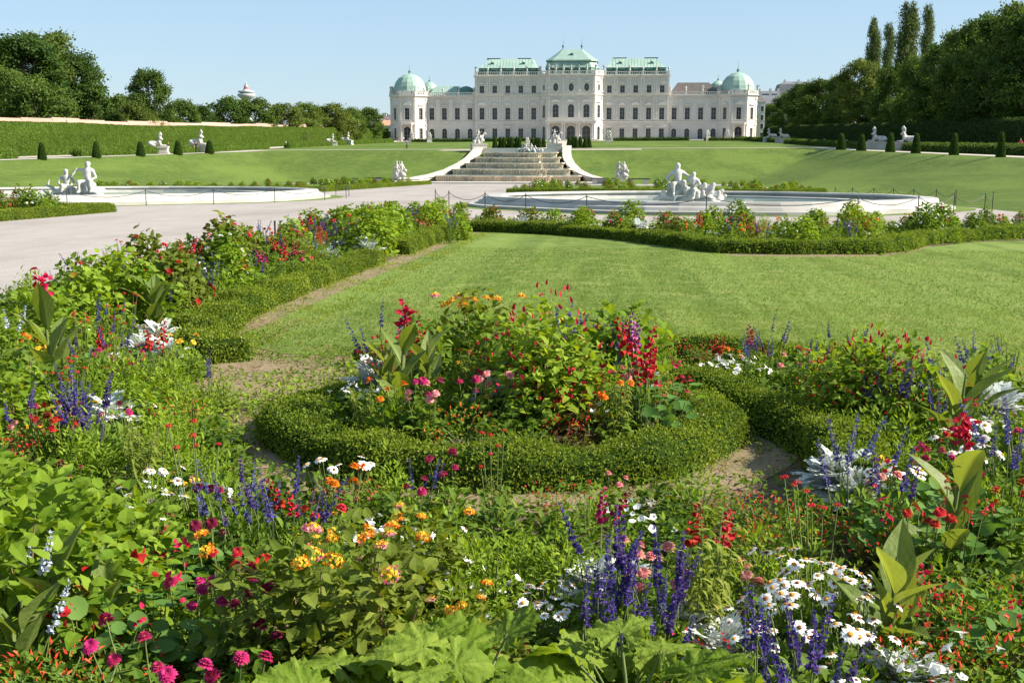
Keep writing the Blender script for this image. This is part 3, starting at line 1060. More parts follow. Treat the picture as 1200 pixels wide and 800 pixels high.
TREES = {
    'big': tree_meshes(1, 20, 15, leafm='leaf_dark', nleaf=21000, ls=.42),
    'big2': tree_meshes(2, 20, 14, leafm='leaf_mid', nleaf=20000, ls=.4),
    'big3': tree_meshes(8, 20, 16, leafm='leaf_olive', nleaf=20000, ls=.4),
    'mid': tree_meshes(3, 10, 10, leafm='leaf_mid', nleaf=11000, ls=.33, low=.06),
    'mid2': tree_meshes(4, 10, 9, leafm='leaf_dark', nleaf=11000, ls=.33, low=.06),
    'mid3': tree_meshes(5, 10, 11, leafm='leaf_olive', nleaf=11000, ls=.33, low=.06),
    'poplar': tree_meshes(6, 26, 5.8, 'poplar', 'leaf_poplar', 22000, .34),
    'bush': tree_meshes(7, 4, 5, leafm='leaf_mid', nleaf=2600, ls=.3, low=.0),
}
TREE_LOG = []
def tree(kind, x, y, h, name, label, group, wide=1.0, z=None):
    if h > 12.5 and kind[:3] == 'mid':
        kind, wide = {'mid': 'big2', 'mid2': 'big', 'mid3': 'big3'}[kind], wide * 1.2
    if kind == 'bush' and h > 5.5:
        kind = 'mid'
    tm, cm = TREES[kind]
    H = {'p': 26, 'b': 20, 'm': 10}[kind[0]] if kind != 'bush' else 4
    s = h / H
    o = empty(name, (x, y, gz(x, y) if z is None else z), random.uniform(0, 6.28))
    o.scale = (s * wide, s * wide, s)
    tag(o, label, 'tree', group)
    link('trunk', tm, o)
    link('crown', cm, o)
    return o
def tree_px(kind, u, vtop, Y, name, label, group, wide=1.0):
    d_ = ray(u, vtop)
    xm = 77 if kind == 'poplar' else 69
    if u > 880 and d_.x / d_.y * Y < xm:
        Y = xm * d_.y / d_.x
    p = pt(u, vtop, Y)
    g = gz(p[0], p[1])
    return tree(kind, p[0], p[1], p[2] - g, name, label, group, wide)

# left: a tall group at the frame edge, one round tree, then the long row towards the palace
LG = 'trees behind the left hedge and wall'
for k, (kind, u, v, Y, w, lab) in enumerate([
    ('big2', -40, 60, 190, 1.2, 'broad dark tree cut by the left edge of the frame'),
    ('big', 18, 42, 205, 1.15, 'tall dense dark tree rising highest at the upper left corner'),
    ('big3', 52, 38, 222, 1.1, 'tall olive green tree in the thick of the left tree group'),
    ('big', 88, 62, 225, .9, 'dark tree with a ragged top at the right edge of the left tree group'),
    ('big2', 8, 82, 185, .95, 'lighter green tree low in front of the left tree group'),
    ('mid2', 105, 98, 215, .9, 'low dark tree at the foot of the tall left tree group'),
    ('mid2', 140, 112, 235, .9, 'small dark tree just left of the lone round tree'),
    ('big', 175, 82, 240, .85, 'lone round dark tree standing clear against the sky on the left'),
    ('mid', 208, 118, 250, 1.0, 'low green tree just right of the lone round tree'),
    ('mid2', 236, 124, 270, .9, 'low tree left of the red and white radio tower'),
    ('mid', 266, 115, 285, 1.1, 'wide dark green tree left below the radio tower'),
    ('mid2', 298, 116, 290, 1.2, 'wide dark green tree in front of the radio tower'),
    ('mid3', 330, 122, 305, 1.1, 'rounded green tree just right of the radio tower'),
    ('mid', 352, 121, 330, 1.0, 'second rounded tree right of the radio tower'),
    ('mid2', 372, 125, 350, 1.0, 'small dark tree midway between radio tower and palace'),
    ('mid3', 392, 122, 350, 1.1, 'olive tree in the left row third from the palace end'),
    ('mid', 410, 127, 370, 1.0, 'light tree in the left row second from the palace end'),
    ('mid2', 432, 127, 400, 1.1, 'dark rounded tree at the palace end of the left row'),
    ('mid', 452, 134, 470, .9, 'small tree behind the red roofed house beside the palace'),
    ('mid3', 160, 120, 215, .9, 'olive shrub-like tree under the lone round tree'),
    ('mid', 60, 108, 200, 1.1, 'light green low tree before the dark left tree group'),
]):
    tree_px(kind, u, v, Y, 'broadleaf_tree', lab, LG, w)
RG = 'trees behind the right hedge'
for k, (kind, u, v, Y, w, lab) in enumerate([
    ('mid2', 905, 122, 420, .9, 'small dark tree nearest the palace on the right side'),
    ('mid', 925, 109, 380, 1.0, 'green tree second from the palace on the right side'),
    ('mid2', 945, 99, 350, 1.0, 'dark tree below the grey mansard roofs on the right'),
    ('mid3', 962, 94, 330, 1.1, 'olive tree right of the grey mansard roofs'),
    ('big2', 985, 88, 300, .8, 'green tree left below the shorter poplar pair'),
    ('big3', 1012, 70, 265, .8, 'sunlit olive tree at the foot of the shorter poplar pair'),
    ('big', 1045, 78, 250, .8, 'dark tree under the gap between the two poplar pairs'),
    ('big2', 1075, 66, 240, .85, 'green tree at the foot of the tallest poplars'),
    ('big', 1105, 52, 222, .8, 'dark rounded tree just right of the tallest poplars'),
    ('big3', 1128, 38, 232, .85, 'tall olive tree second right of the poplars'),
    ('big', 1150, 26, 225, .85, 'tall dark tree midway between poplars and right frame edge'),
    ('big2', 1178, 14, 215, .85, 'tall tree whose crown nearly fills the upper right corner'),
    ('big3', 1200, 6, 205, .9, 'highest crown at the upper right corner of the frame'),
    ('big', 1225, 12, 190, 1.0, 'dark tree cut by the right edge of the frame'),
    ('mid3', 1092, 96, 205, .9, 'sunlit olive tree low before the dark trees under the poplars'),
    ('mid2', 1065, 112, 215, 1.0, 'dark low tree under the tallest poplars'),
    ('mid', 985, 122, 285, 1.0, 'low green tree above the far end of the right hedge'),
    ('mid3', 1025, 110, 245, 1.0, 'low olive tree above the pair of right sphinxes'),
    ('mid2', 1150, 92, 190, 1.2, 'dark low tree behind the right hedge near the frame edge'),
    ('mid3', 1185, 70, 186, 1.1, 'sunlit lower tree near the right frame edge'),
    ('mid2', 1120, 118, 190, 1.0, 'dark understorey tree behind the right hedge'),
    ('mid2', 945, 128, 310, 1.0, 'dark low tree over the far right hedge'),
]):
    tree_px(kind, u, v, Y, 'broadleaf_tree', lab, RG, w)
for (u, v, Y, w, lab) in [(1025, 24, 270, .58, 'left poplar of the shorter pair, its tip split'), (1042, 30, 268, .5, 'right poplar of the shorter pair'),
                          (1065, 6, 245, .76, 'tallest and broadest columnar poplar on the right'), (1088, 9, 240, .44, 'slender columnar poplar just right of the tallest')]:
    tree_px('poplar', u, v, Y, 'poplar_tree', lab, 'poplars above the right tree mass', w)
for (u, v, Y, lab) in [(1056, 118, 192, 'bright green sapling above the right hedge by the sphinxes'), (1163, 103, 176, 'bright round bush above the right hedge by the frame edge'), (1090, 132, 185, 'small sunlit bush on top behind the right hedge'),
                       (892, 146, 405, 'small bush beside the right corner pavilion of the palace'), (44, 92, 180, 'lighter rounded bush in front of the tall left trees')]:
    tree_px('bush', u, v, Y, 'bush', lab, 'bushes between the trees', 1.0)

# ---------------------------------------------------------------- clipped hedges
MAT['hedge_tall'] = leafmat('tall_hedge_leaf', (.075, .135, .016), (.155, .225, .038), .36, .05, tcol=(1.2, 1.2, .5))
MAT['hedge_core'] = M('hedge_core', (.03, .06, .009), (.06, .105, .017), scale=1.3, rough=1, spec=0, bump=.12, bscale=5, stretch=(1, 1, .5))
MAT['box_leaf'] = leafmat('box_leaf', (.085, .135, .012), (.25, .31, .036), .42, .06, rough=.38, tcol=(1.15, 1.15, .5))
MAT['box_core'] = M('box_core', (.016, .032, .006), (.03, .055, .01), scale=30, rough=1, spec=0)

def hedge_path(name, pts, w, h, leaf, dens, label, cat, group=None, leafm='box_leaf', corem='box_core', step=.12, ground=None, rough=.04, closed=False, seed=0, batter=.06, tm=T_DIAM, jit=1.0):
    """clipped hedge: a bumpy core along a line plus a skin of separate small leaves"""
    r = np.random.default_rng(seed + 11)
    ground = ground or gz
    pts = [np.array(p, float) for p in pts]
    if closed:
        pts = pts + [pts[0]]
    seg = np.cumsum([0] + [np.linalg.norm(b - a) for a, b in zip(pts[:-1], pts[1:])])
    n = max(2, int(seg[-1] / step))
    u = np.linspace(0, seg[-1], n + 1)
    X = np.interp(u, seg, [p[0] for p in pts])
    Y = np.interp(u, seg, [p[1] for p in pts])
    d = np.stack([np.gradient(X), np.gradient(Y)], 1)
    if closed:
        d[0] = d[-1] = (d[0] + d[-1]) / 2
    d = unit(np.c_[d, np.zeros(len(d))])[:, :2]
    nrm = np.stack([d[:, 1], -d[:, 0]], 1)
    hw = w / 2
    prof = [(-hw, 0), (-hw + batter * .3, h * .35), (-hw + batter * .6, h * .7), (-hw + batter + .08 * h, h * .97), (-hw * .45, h), (hw * .45, h), (hw - batter - .08 * h, h * .97), (hw - batter * .6, h * .7), (hw - batter * .3, h * .35), (hw, 0)]
    prof = np.array(prof)
    k = len(prof)
    Zg = np.array([ground(a, b) for a, b in zip(X, Y)]) - .03
    P = np.zeros((n + 1, k, 3))
    P[:, :, 0] = X[:, None] + nrm[:, 0:1] * prof[None, :, 0]
    P[:, :, 1] = Y[:, None] + nrm[:, 1:2] * prof[None, :, 0]
    P[:, :, 2] = Zg[:, None] + prof[None, :, 1] + .03 * (prof[None, :, 1] > 0)
    ctr = np.stack([X, Y, Zg + h * .5], 1)
    out = unit(P - ctr[:, None])
    nz = vnoise(P.reshape(-1, 3), seed, 1.1 / max(h, .3)).reshape(n + 1, k)
    if closed:
        nz[-1] = nz[0]
    if not closed:
        nz = nz * np.clip(np.minimum(u, u[-1] - u) / (h * 1.2), 0, 1)[:, None]
    P = P + out * (nz * rough)[..., None] * (prof[None, :, 1:2] > 0)
    mb = MB()
    mb.loft(list(P), 1, close=False, cap0=not closed, cap1=not closed)
    # leaf skin, area weighted
    A = P[:-1, :-1]
    e1 = P[1:, :-1] - A
    e2 = P[:-1, 1:] - A
    ar = np.linalg.norm(np.cross(e1, e2), axis=-1)
    nl = int(ar.sum() * dens)
    ids = r.choice(ar.size, nl, p=(ar / ar.sum()).ravel())
    a, b = r.random(nl), r.random(nl)
    base = A.reshape(-1, 3)[ids] + e1.reshape(-1, 3)[ids] * a[:, None] + e2.reshape(-1, 3)[ids] * b[:, None]
    nn = unit(np.cross(e1, e2)).reshape(-1, 3)[ids]
    oo = out[:-1, :-1].reshape(-1, 3)[ids]
    nn = nn * np.sign((nn * oo).sum(1))[:, None]
    base = base + nn * (r.random(nl) * leaf * 1.3 - leaf * .2 + (r.random(nl) < .10) * r.random(nl) * (.055 if leaf < .05 else .0))[:, None] * jit
    dd = unit(nn * .55 + r.normal(size=(nl, 3)) * .6 + [0, 0, .35])
    no = unit(nn + r.normal(size=(nl, 3)) * .6)
    pn = vnoise(base, seed + 3, 3.2 if leaf < .05 else .8)
    keep = r.random(nl) < np.clip(.78 + .35 * vnoise(base, seed + 7, 9.0 if leaf < .05 else 2.0), .15, 1)
    base, dd, no, pn = base[keep], dd[keep], no[keep], pn[keep]
    nl = len(base)
    tint = np.clip(r.normal(.5, .25, nl) + .28 * pn, 0, 1)
    leaves(mb, base, dd, no, leaf * r.uniform(.7, 1.3, nl), leaf * .36 * r.uniform(.8, 1.2, nl), tm, .3, .3, 0, tint, r)
    if not closed:
        for e, s in ((0, -1), (n, 1)):
            q = P[e]
            m = int(w * h * dens)
            t = r.random((m, 2))
            pp = np.stack([X[e] + nrm[e, 0] * (t[:, 0] - .5) * w * .9, Y[e] + nrm[e, 1] * (t[:, 0] - .5) * w * .9, Zg[e] + t[:, 1] * h * 1.08], 1)
            en = np.array([d[e, 0] * s, d[e, 1] * s, 0])
            leaves(mb, pp + en * r.random((m, 1)) * leaf, unit(en * .6 + r.normal(size=(m, 3)) * .6), unit(en + r.normal(size=(m, 3)) * .5), leaf, leaf * .36, tm, .3, .3, 0, None, r)
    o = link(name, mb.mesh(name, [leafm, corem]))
    return tag(o, label, cat, group)

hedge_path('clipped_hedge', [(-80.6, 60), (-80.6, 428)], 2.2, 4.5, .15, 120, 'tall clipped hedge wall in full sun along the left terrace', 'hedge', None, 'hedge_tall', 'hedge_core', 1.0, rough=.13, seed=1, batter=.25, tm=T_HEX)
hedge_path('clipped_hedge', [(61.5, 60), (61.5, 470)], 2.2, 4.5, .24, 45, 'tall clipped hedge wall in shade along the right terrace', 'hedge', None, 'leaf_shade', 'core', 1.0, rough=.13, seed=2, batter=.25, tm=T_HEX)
# low clipped hedges that border the terrace walks
for (x, y0, y1, lab) in [(-69.8, 60, 134, 'low clipped hedge on the left terrace before the near sphinx steps'), (-69.8, 151, 238, 'low clipped hedge on the left terrace between near and far sphinxes'), (-69.8, 254, 380, 'low clipped hedge on the left terrace beyond the far sphinxes'),
                         (43.2, 60, 176, 'low dark clipped hedge on the right terrace before the sphinxes'), (43.2, 206, 292, 'low dark clipped hedge on the right terrace between the sphinx pairs'), (43.2, 312, 392, 'low dark clipped hedge on the right terrace beyond the far sphinxes')]:
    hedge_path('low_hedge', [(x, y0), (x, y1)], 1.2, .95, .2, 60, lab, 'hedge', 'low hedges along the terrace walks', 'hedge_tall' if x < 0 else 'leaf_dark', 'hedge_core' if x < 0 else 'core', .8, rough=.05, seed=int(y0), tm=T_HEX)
for (x0, x1, y, lab) in [(-64, -22, 386, 'low dark hedge strip along the left half of the palace front'), (2, 26, 386, 'low dark hedge strip along the right half of the palace front'), (30, 58, 372, 'dark low hedge before the right corner pavilion'), (-3, 22, 240, 'thin low hedge on the upper lawn right of the cascade')][:3]:
    hedge_path('low_hedge', [(x0, y), (x1, y)], 1.2, .85, .25, 40, lab, 'hedge', 'low hedges before the palace', 'leaf_dark', 'core', .8, rough=.05, seed=int(x0) + 90, tm=T_HEX)

# brick garden wall with pink coping behind the left hedge
wallo = empty('garden_wall', (-84.2, 0, 0))
tag(wallo, 'long garden wall with weathered pink coping behind the left hedge', 'wall')
mb = MB()
ys = np.linspace(60, 430, 40)
for nm, (a, b, z0, z1) in {'wall': (-.35, .35, -.5, 4.75), 'coping': (-.6, .6, 4.75, 5.45)}.items():
    mb = MB()
    for i in range(39):
        g0, g1 = gz(-84, ys[i]), gz(-84, ys[i + 1])
        dz = (.25 * math.sin(i * 1.7) if nm == 'coping' else 0) * .6
        v = [(a, ys[i], g0 + z0), (b, ys[i], g0 + z0), (b, ys[i + 1] - .05, g1 + z0), (a, ys[i + 1] - .05, g1 + z0)]
        w = [(p[0], p[1], p[2] - z0 + z1 + dz) for p in v]
        if nm == 'coping':
            w = [(w[0][0] + .35, *w[0][1:]), (w[1][0] - .35, *w[1][1:]), (w[2][0] - .35, *w[2][1:]), (w[3][0] + .35, *w[3][1:])]
        mb.add(v + w, [(0, 1, 5, 4), (1, 2, 6, 5), (2, 3, 7, 6), (3, 0, 4, 7), (4, 5, 6, 7)])
    link(nm, mb.mesh(nm, ['brick']), wallo)

# clipped topiary cones
MAT['cone_leaf'] = leafmat('yew_leaf', (.028, .065, .010), (.075, .13, .022), .25, .12, tcol=(1.2, 1.2, .5))
def topiary_meshes(seed, h, w):
    r = np.random.default_rng(seed)
    mb, st = MB(), MB()
    prof = [(w * .5, .02), (w * .48, .10 * h), (w * .37, .45 * h), (w * .25, .8 * h), (w * .18, .95 * h), (w * .10, .99 * h), (.02, h)]
    mb.lathe(prof, seg=12, mat=1)
    n = 5000
    z = 1 - np.sqrt(r.random(n))
    rad = np.interp(z * h, [p[1] for p in prof], [p[0] for p in prof])
    a = r.random(n) * 6.283
    o = np.stack([np.cos(a), np.sin(a), np.full(n, .35)], 1)
    P = np.stack([rad * np.cos(a), rad * np.sin(a), z * h], 1) + o * r.normal(.0, .02, n)[:, None]
    leaves(mb, P, unit(o + r.normal(size=(n, 3)) * .6), unit(o + r.normal(size=(n, 3)) * .4), .09, .035, T_HEX, .2, .2, 0, None, r)
    st.tube([(0, 0, -.2), (0, 0, .3)], .07, 6)
    return mb.mesh('crown', ['cone_leaf', 'core']), st.mesh('trunk', ['bark'])
TOP = [topiary_meshes(20 + i, 2.0, 1.15) for i in range(2)]
def topiary(x, y, h, w, label, group):
    o = empty('topiary_cone', (x, y, gz(x, y)), random.uniform(0, 6))
    o.scale = (w / 1.15, w / 1.15, h / 2.0)
    tag(o, label, 'topiary', group)
    c, t = TOP[random.randrange(2)]
    link('crown', c, o)
    link('trunk', t, o)
def on_terrace(u, v):
    d = ray(u, v)
    y = 60.0
    while y < 420:
        x = d.x * y / d.y
        if 1.7 + d.z * y / d.y <= gz(x, y):
            break
        y += .5
    return x, y
def left_at(u, x):
    y = 20.0
    best = None
    for y in np.arange(40, 400, .5):
        d = ray(u, 163)
        if abs(d.x / d.y * y - x) < .25:
            best = y
    d = ray(u, 163)
    return x * d.y / d.x
for u, hpx, lab in [(48, 21, 'leftmost topiary cone on the left bank edge'), (112, 20, 'second topiary cone from the left on the left bank edge'), (164, 18, 'topiary cone left of the near left sphinx'), (208, 17, 'topiary cone between the two near left sphinxes'), (245, 16, 'topiary cone right of the near left sphinxes')]:
    y = left_at(u, -62.9)
    topiary(-62.9, y, hpx * y / 1390, 10 * y / 1390, lab, 'topiary cones on the left bank edge')
for u, hpx, lab in [(986, 19, 'small topiary cone farthest along the right bank edge'), (1010, 19, 'second farthest topiary cone on the right bank edge'), (1044, 22, 'shaded topiary cone between the right sphinxes'), (1074, 23, 'topiary cone right of the right sphinxes'), (1119, 25, 'second nearest topiary cone on the right bank edge'), (1174, 29, 'nearest and largest topiary cone on the right bank edge')]:
    y = left_at(u, 36.9)
    topiary(36.9, y, hpx * y / 1390, 10 * y / 1390, lab, 'topiary cones on the right bank edge')
names = ['first', 'second', 'third', 'fourth', 'fifth', 'sixth', 'seventh', 'eighth']
def cone_row(us, y, hpx, where, group):
    for i, u in enumerate(us):
        p = pt(u, 160, y)
        topiary(p[0], y + (i % 2) * 3, hpx * y / 1390, 6.2 * y / 1390, f'{names[i]} slim topiary cone of the row {where}', group)
cone_row([580, 585, 590.5, 595, 599.5, 604, 608.5], 232, 13.5, 'behind the left cascade statue', 'slim cones left of the cascade axis')
cone_row([624, 628, 632, 636], 236, 12, 'before the left oblique face of the palace centre', 'slim cones near the palace centre')
cone_row([667, 671, 675, 679.5], 232, 13.5, 'right of the right cascade statue', 'slim cones right of the cascade axis')
cone_row([686, 690], 233, 12.5, 'farthest right before the palace centre', 'slim cones right of the cascade axis')

# ---------------------------------------------------------------- sculpture
def blobs_mesh(name, bones, mats, res=.07, smooth=True):
    """one continuous carved surface from tapered limbs ((p0),(p1),r0,r1)"""
    mbd = bpy.data.metaballs.new('clay')
    ob = bpy.data.objects.new('clay', mbd)
    COL.objects.link(ob)
    mbd.resolution = res
    mbd.render_resolution = res
    mbd.threshold = .6
    for p0, p1, r0, r1 in bones:
        p0, p1 = Vector(p0), Vector(p1)
        L = (p1 - p0).length
        n = max(1, int(L / (min(r0, r1) * .55)))
        for i in range(n + 1):
            t = i / n
            e = mbd.elements.new()
            e.co = p0.lerp(p1, t)
            e.radius = (r0 + (r1 - r0) * t) * 1.35
            e.stiffness = 2.0
    dg = bpy.context.evaluated_depsgraph_get()
    dg.update()
    me = bpy.data.meshes.new_from_object(ob.evaluated_get(dg))
    bpy.data.objects.remove(ob)
    bpy.data.metaballs.remove(mbd)
    me.name = name
    me.materials.clear()
    for m in mats:
        me.materials.append(MAT[m])
    me.polygons.foreach_set('use_smooth', np.full(len(me.polygons), True))
    return me

def body(o=(0, 0, 0), pose='seated', flip=1, s=1.0, arm_up=False, arms=None, turn=0.0):
    """bones of a muscular carved figure; front is -y"""
    B = []
    def q(p):
        x, y = rot2((p[0] * flip, p[1]), turn)
        return (o[0] + x * s, o[1] + y * s, o[2] + p[2] * s)
    def b(p, k, r0, r1):
        B.append((q(p), q(k), r0 * s * 1.18, r1 * s * 1.22))
    if pose == 'stand':
        hip = .92
        b((-.1, 0, hip), (-.13, -.06, .5), .11, .08); b((-.13, -.06, .5), (-.12, 0, .06), .075, .05); b((-.12, 0, .05), (-.12, -.16, .03), .05, .04)
        b((.1, 0, hip), (.14, .03, .5), .11, .08); b((.14, .03, .5), (.18, .1, .06), .075, .05); b((.18, .1, .05), (.18, -.05, .03), .05, .04)
    elif pose == 'seated':
        hip = .5
        b((-.1, 0, hip), (-.2, -.42, .52), .12, .085); b((-.2, -.42, .52), (-.18, -.45, .06), .08, .05); b((-.18, -.45, .05), (-.18, -.6, .03), .05, .04)
        b((.1, 0, hip), (.22, -.34, .62), .12, .085); b((.22, -.34, .62), (.28, -.3, .12), .08, .05); b((.28, -.3, .1), (.3, -.45, .06), .05, .04)
    else:   # reclining
        hip = .22
        b((-.1, 0, hip), (-.5, -.15, .42), .12, .085); b((-.5, -.15, .42), (-.85, -.1, .08), .08, .05)
        b((-.1, .1, hip), (-.55, .1, .2), .12, .085); b((-.55, .1, .2), (-1.0, .12, .08), .08, .05)
    if pose == 'seated':
        for k_ in range(7):
            b((-.3 + .1 * k_, -.1 - .05 * (k_ % 2), .42), (-.34 + .115 * k_, -.22 + .06 * (k_ % 3), .05), .085, .07)
    if pose == 'stand':
        for k_ in range(6):
            b((-.2 + .08 * k_, .06, .95), (-.3 + .12 * k_, .08 - .06 * (k_ % 2), .1), .09, .07)
    top = (0, .04, hip + .56) if pose != 'recline' else (.42, .04, hip + .42)
    mid = (0, -.02, hip + .26) if pose != 'recline' else (.2, .03, hip + .2)
    b((0, 0, hip), mid, .15, .13); b(mid, top, .14, .17)
    b((top[0] - .17, top[1], top[2] - .02), (top[0] + .17, top[1], top[2] - .02), .095, .095)
    b(top, (top[0], top[1] - .02, top[2] + .16), .07, .06)
    b((top[0], top[1] - .04, top[2] + .23), (top[0], top[1] - .03, top[2] + .33), .095, .1)
    b((top[0], top[1] + .04, top[2] + .28), (top[0], top[1] + .06, top[2] + .34), .1, .08)
    L, R_ = (top[0] - .2, top[1], top[2] - .02), (top[0] + .2, top[1], top[2] - .02)
    al = arms or ((( -.34, -.02, -.3), (-.2, -.3, -.42)), ((.36, -.02, -.28), (.3, -.28, -.45)))
    for sh, (e, h) in ((L, al[0]), (R_, al[1])):
        E = (top[0] + e[0], top[1] + e[1], top[2] + e[2])
        Hn = (top[0] + h[0], top[1] + h[1], top[2] + h[2])
        b(sh, E, .065, .055); b(E, Hn, .05, .04)
    return B

def rocks(r, n, x0, x1, y0, y1, z0, z1, s0, s1):
    out = []
    for _ in range(n):
        p = (r.uniform(x0, x1), r.uniform(y0, y1), r.uniform(z0, z1))
        k = (p[0] + r.normal() * .15, p[1] + r.normal() * .15, p[2] + r.normal() * .08)
        out.append((p, k, r.uniform(s0, s1), r.uniform(s0, s1)))
    return out
r0 = np.random.default_rng(50)
def sphinx_bones():
    B = [((0, .9, .35), (0, -.2, .42), .36, .30), ((0, -.2, .5), (0, -.42, .95), .28, .24), ((-.2, -.42, .98), (.2, -.42, .98), .16, .16),
         ((0, -.45, 1.1), (0, -.47, 1.3), .11, .1), ((0, -.5, 1.42), (0, -.48, 1.56), .17, .17), ((0, -.34, 1.5), (0, -.26, 1.15), .18, .12), ((0, -.44, 1.66), (0, -.4, 1.74), .12, .09),
         ((-.13, -.6, .9), (-.13, -.62, .88), .12, .12), ((.13, -.6, .9), (.13, -.62, .88), .12, .12)]
    for s in (-1, 1):
        B += [((s * .22, -.3, .6), (s * .24, -.45, .14), .15, .11), ((s * .24, -.45, .12), (s * .22, -1.05, .09), .12, .09), ((s * .3, .85, .35), (s * .34, .5, .2), .26, .16), ((s * .34, .5, .12), (s * .32, .15, .09), .12, .09)]
    B += [((.1, 1.2, .25), (.4, 1.15, .12), .08, .05)]
    return B
SPH = blobs_mesh('figure', sphinx_bones(), ['marble'], .06)
def plinth(parent, w, d, h, name='plinth', mat='pale_stone', z=0.0):
    mb = MB()
    mb.box(-w / 2 - .1, w / 2 + .1, -d / 2 - .1, d / 2 + .1, z - .4, z + .22)
    mb.box(-w / 2, w / 2, -d / 2, d / 2, z + .22, z + h - .18)
    mb.box(-w / 2 - .08, w / 2 + .08, -d / 2 - .08, d / 2 + .08, z + h - .18, z + h)
    return link(name, mb.mesh(name, [mat]), parent)
def sphinx(u, vbase, X, hpx, rz, label):
    y = left_at(u, X)
    s = hpx * y / 1390 / 2.5
    o = empty('sphinx_statue', (X, y, gz(X, y)), rz, s)
    tag(o, label, 'statue', 'stone sphinxes on the terraces')
    plinth(o, 1.1, 2.6, .95)
    link('figure', SPH, o, (0, 0, .95))
sphinx(184, 0, -69.5, 24, R(100), 'left sphinx of the near pair on the left terrace')
sphinx(232, 0, -69.5, 25, R(80), 'right sphinx of the near pair on the left terrace, a man before it')
sphinx(388, 0, -69.5, 13, R(100), 'left sphinx of the far pair on the left terrace')
sphinx(406, 0, -69.5, 14, R(80), 'right sphinx of the far pair on the left terrace')
sphinx(1028, 0, 43.5, 24, R(-80), 'left sphinx of the near pair on the right terrace')
sphinx(1063, 0, 43.5, 26, R(-100), 'right sphinx of the near pair on the right terrace')
sphinx(903, 0, 43.5, 15, R(-80), 'left sphinx of the far pair near the palace on the right')
sphinx(917, 0, 43.5, 16, R(-100), 'right sphinx of the far pair near the palace on the right')

# big basin groups
def group_left():
    r = np.random.default_rng(3)
    B = body((.55, 0, .55), 'seated', 1, 1.15, arms=((-.42, -.1, .02), (-.72, -.12, -.2))[0:0] or (((-.45, -.1, .05), (-.62, -.25, -.32)), ((.32, .0, -.35), (.12, -.32, -.5))))
    B += body((-.45, -.15, .35), 'seated', -1, 1.0, turn=.5)
    B += rocks(r, 34, -1.0, 1.2, -.35, .55, .0, .62, .15, .25)
    for i in range(6):
        t = i / 8
        B.append(((.9 + .15 * i, -.1 + .1 * math.sin(i), .25 + .2 * math.sin(i * 1.3)), (1.02 + .15 * i, -.15, .22 + .2 * math.sin(i * 1.3 + 1)), (.15 - .012 * i), (.14 - .012 * i)))
    B += [((-1.0, 0, .25), (-1.2, -.1, .8), .15, .09), ((-1.2, -.1, .8), (-1.45, -.25, .95), .09, .06), ((-1.25, -.1, .25), (-1.6, -.3, .7), .10, .05), ((-1.15, -.2, .15), (-1.5, -.3, .12), .12, .07), ((-1.5, 0, .95), (-1.45, .1, 1.25), .07, .03)]
    return B
def group_right():
    r = np.random.default_rng(4)
    B = body((-.35, .1, .75), 'seated', 1, 1.2, arms=(((-.42, .0, -.3), (-.3, -.25, -.55)), ((.4, -.1, -.2), (.7, -.3, -.4))))
    B += body((.35, -.15, .55), 'seated', -1, 1.0, turn=-.4, arms=(((-.36, -.1, -.25), (-.1, -.3, -.4)), ((.5, -.15, -.22), (.85, -.25, -.5))))
    for k in range(9):       # wing-like shells and falling water weed behind the figures
        x = .62 + k * .105
        B.append(((x, .25 + .1 * math.sin(k), .25), (x + .16 + .03 * k, .2, 1.22 - .05 * k * (k > 4) + .14 * math.sin(k * 2.1)), .17, .12))
        B.append(((x, -.05 + .1 * math.sin(k * 3), .2), (x + .1, -.12, .75 + .2 * math.sin(k * 1.7)), .15, .10))
    B += rocks(r, 30, -1.0, 1.6, -.4, .6, .0, .55, .14, .25)
    B += [((-.8, -.2, .22), (-1.3, -.3, .2), .18, .15), ((-1.3, -.3, .22), (-1.75, -.3, .1), .14, .08), ((-1.0, -.1, .35), (-1.15, -.3, .62), .15, .14), ((-1.2, -.35, .6), (-1.45, -.4, .52), .13, .08), ((-1.7, -.2, .12), (-2.0, .1, .25), .08, .04)]
    for k in range(4):
        B.append(((-.9 + .1 * k, -.2, .5), (-1.0 - .06 * k, -.35, 1.05 - .08 * k), .1, .06))
    return B
GL = blobs_mesh('figure', group_left(), ['marble'], .06)
GR = blobs_mesh('figure', group_right(), ['marble'], .06)
def pair_bones():
    B = body((-.25, 0, .2), 'stand', 1, 1.0, arms=(((-.3, -.1, -.3), (-.1, -.25, -.3)), ((.3, -.1, .1), (.25, -.1, .42))))
    B += body((.3, .05, .2), 'stand', -1, .98, turn=.4)
    B += rocks(np.random.default_rng(6), 14, -.5, .55, -.1, .45, 0, 1.0, .16, .26)
    return B
GP = blobs_mesh('figure', pair_bones(), ['marble'], .06)
def horse_bones():
    B = [((-.5, 0, .85), (.45, 0, .95), .34, .34), ((.5, 0, 1.05), (.85, -.05, 1.55), .22, .15), ((.85, -.05, 1.6), (1.15, -.1, 1.4), .14, .09)]
    for x, z in ((-.5, .8), (.42, .85)):
        for s in (-1, 1):
            f = .35 if (x > 0 and s > 0) else 0
            B += [((x, s * .18, z), (x + f, s * .2, .45 + f * .6), .14, .09), ((x + f, s * .2, .45 + f * .6), (x + f * .7, s * .2, .05 + f), .08, .06)]
    B += body((-.05, -.05, .85), 'seated', 1, .85, arms=(((-.36, -.05, .05), (-.4, -.1, .35)), ((.36, -.1, -.1), (.6, -.2, .1))))
    B += rocks(np.random.default_rng(8), 16, -.8, .8, -.3, .3, .05, .5, .18, .28)
    return B
GH = blobs_mesh('figure', horse_bones(), ['marble'], .07)
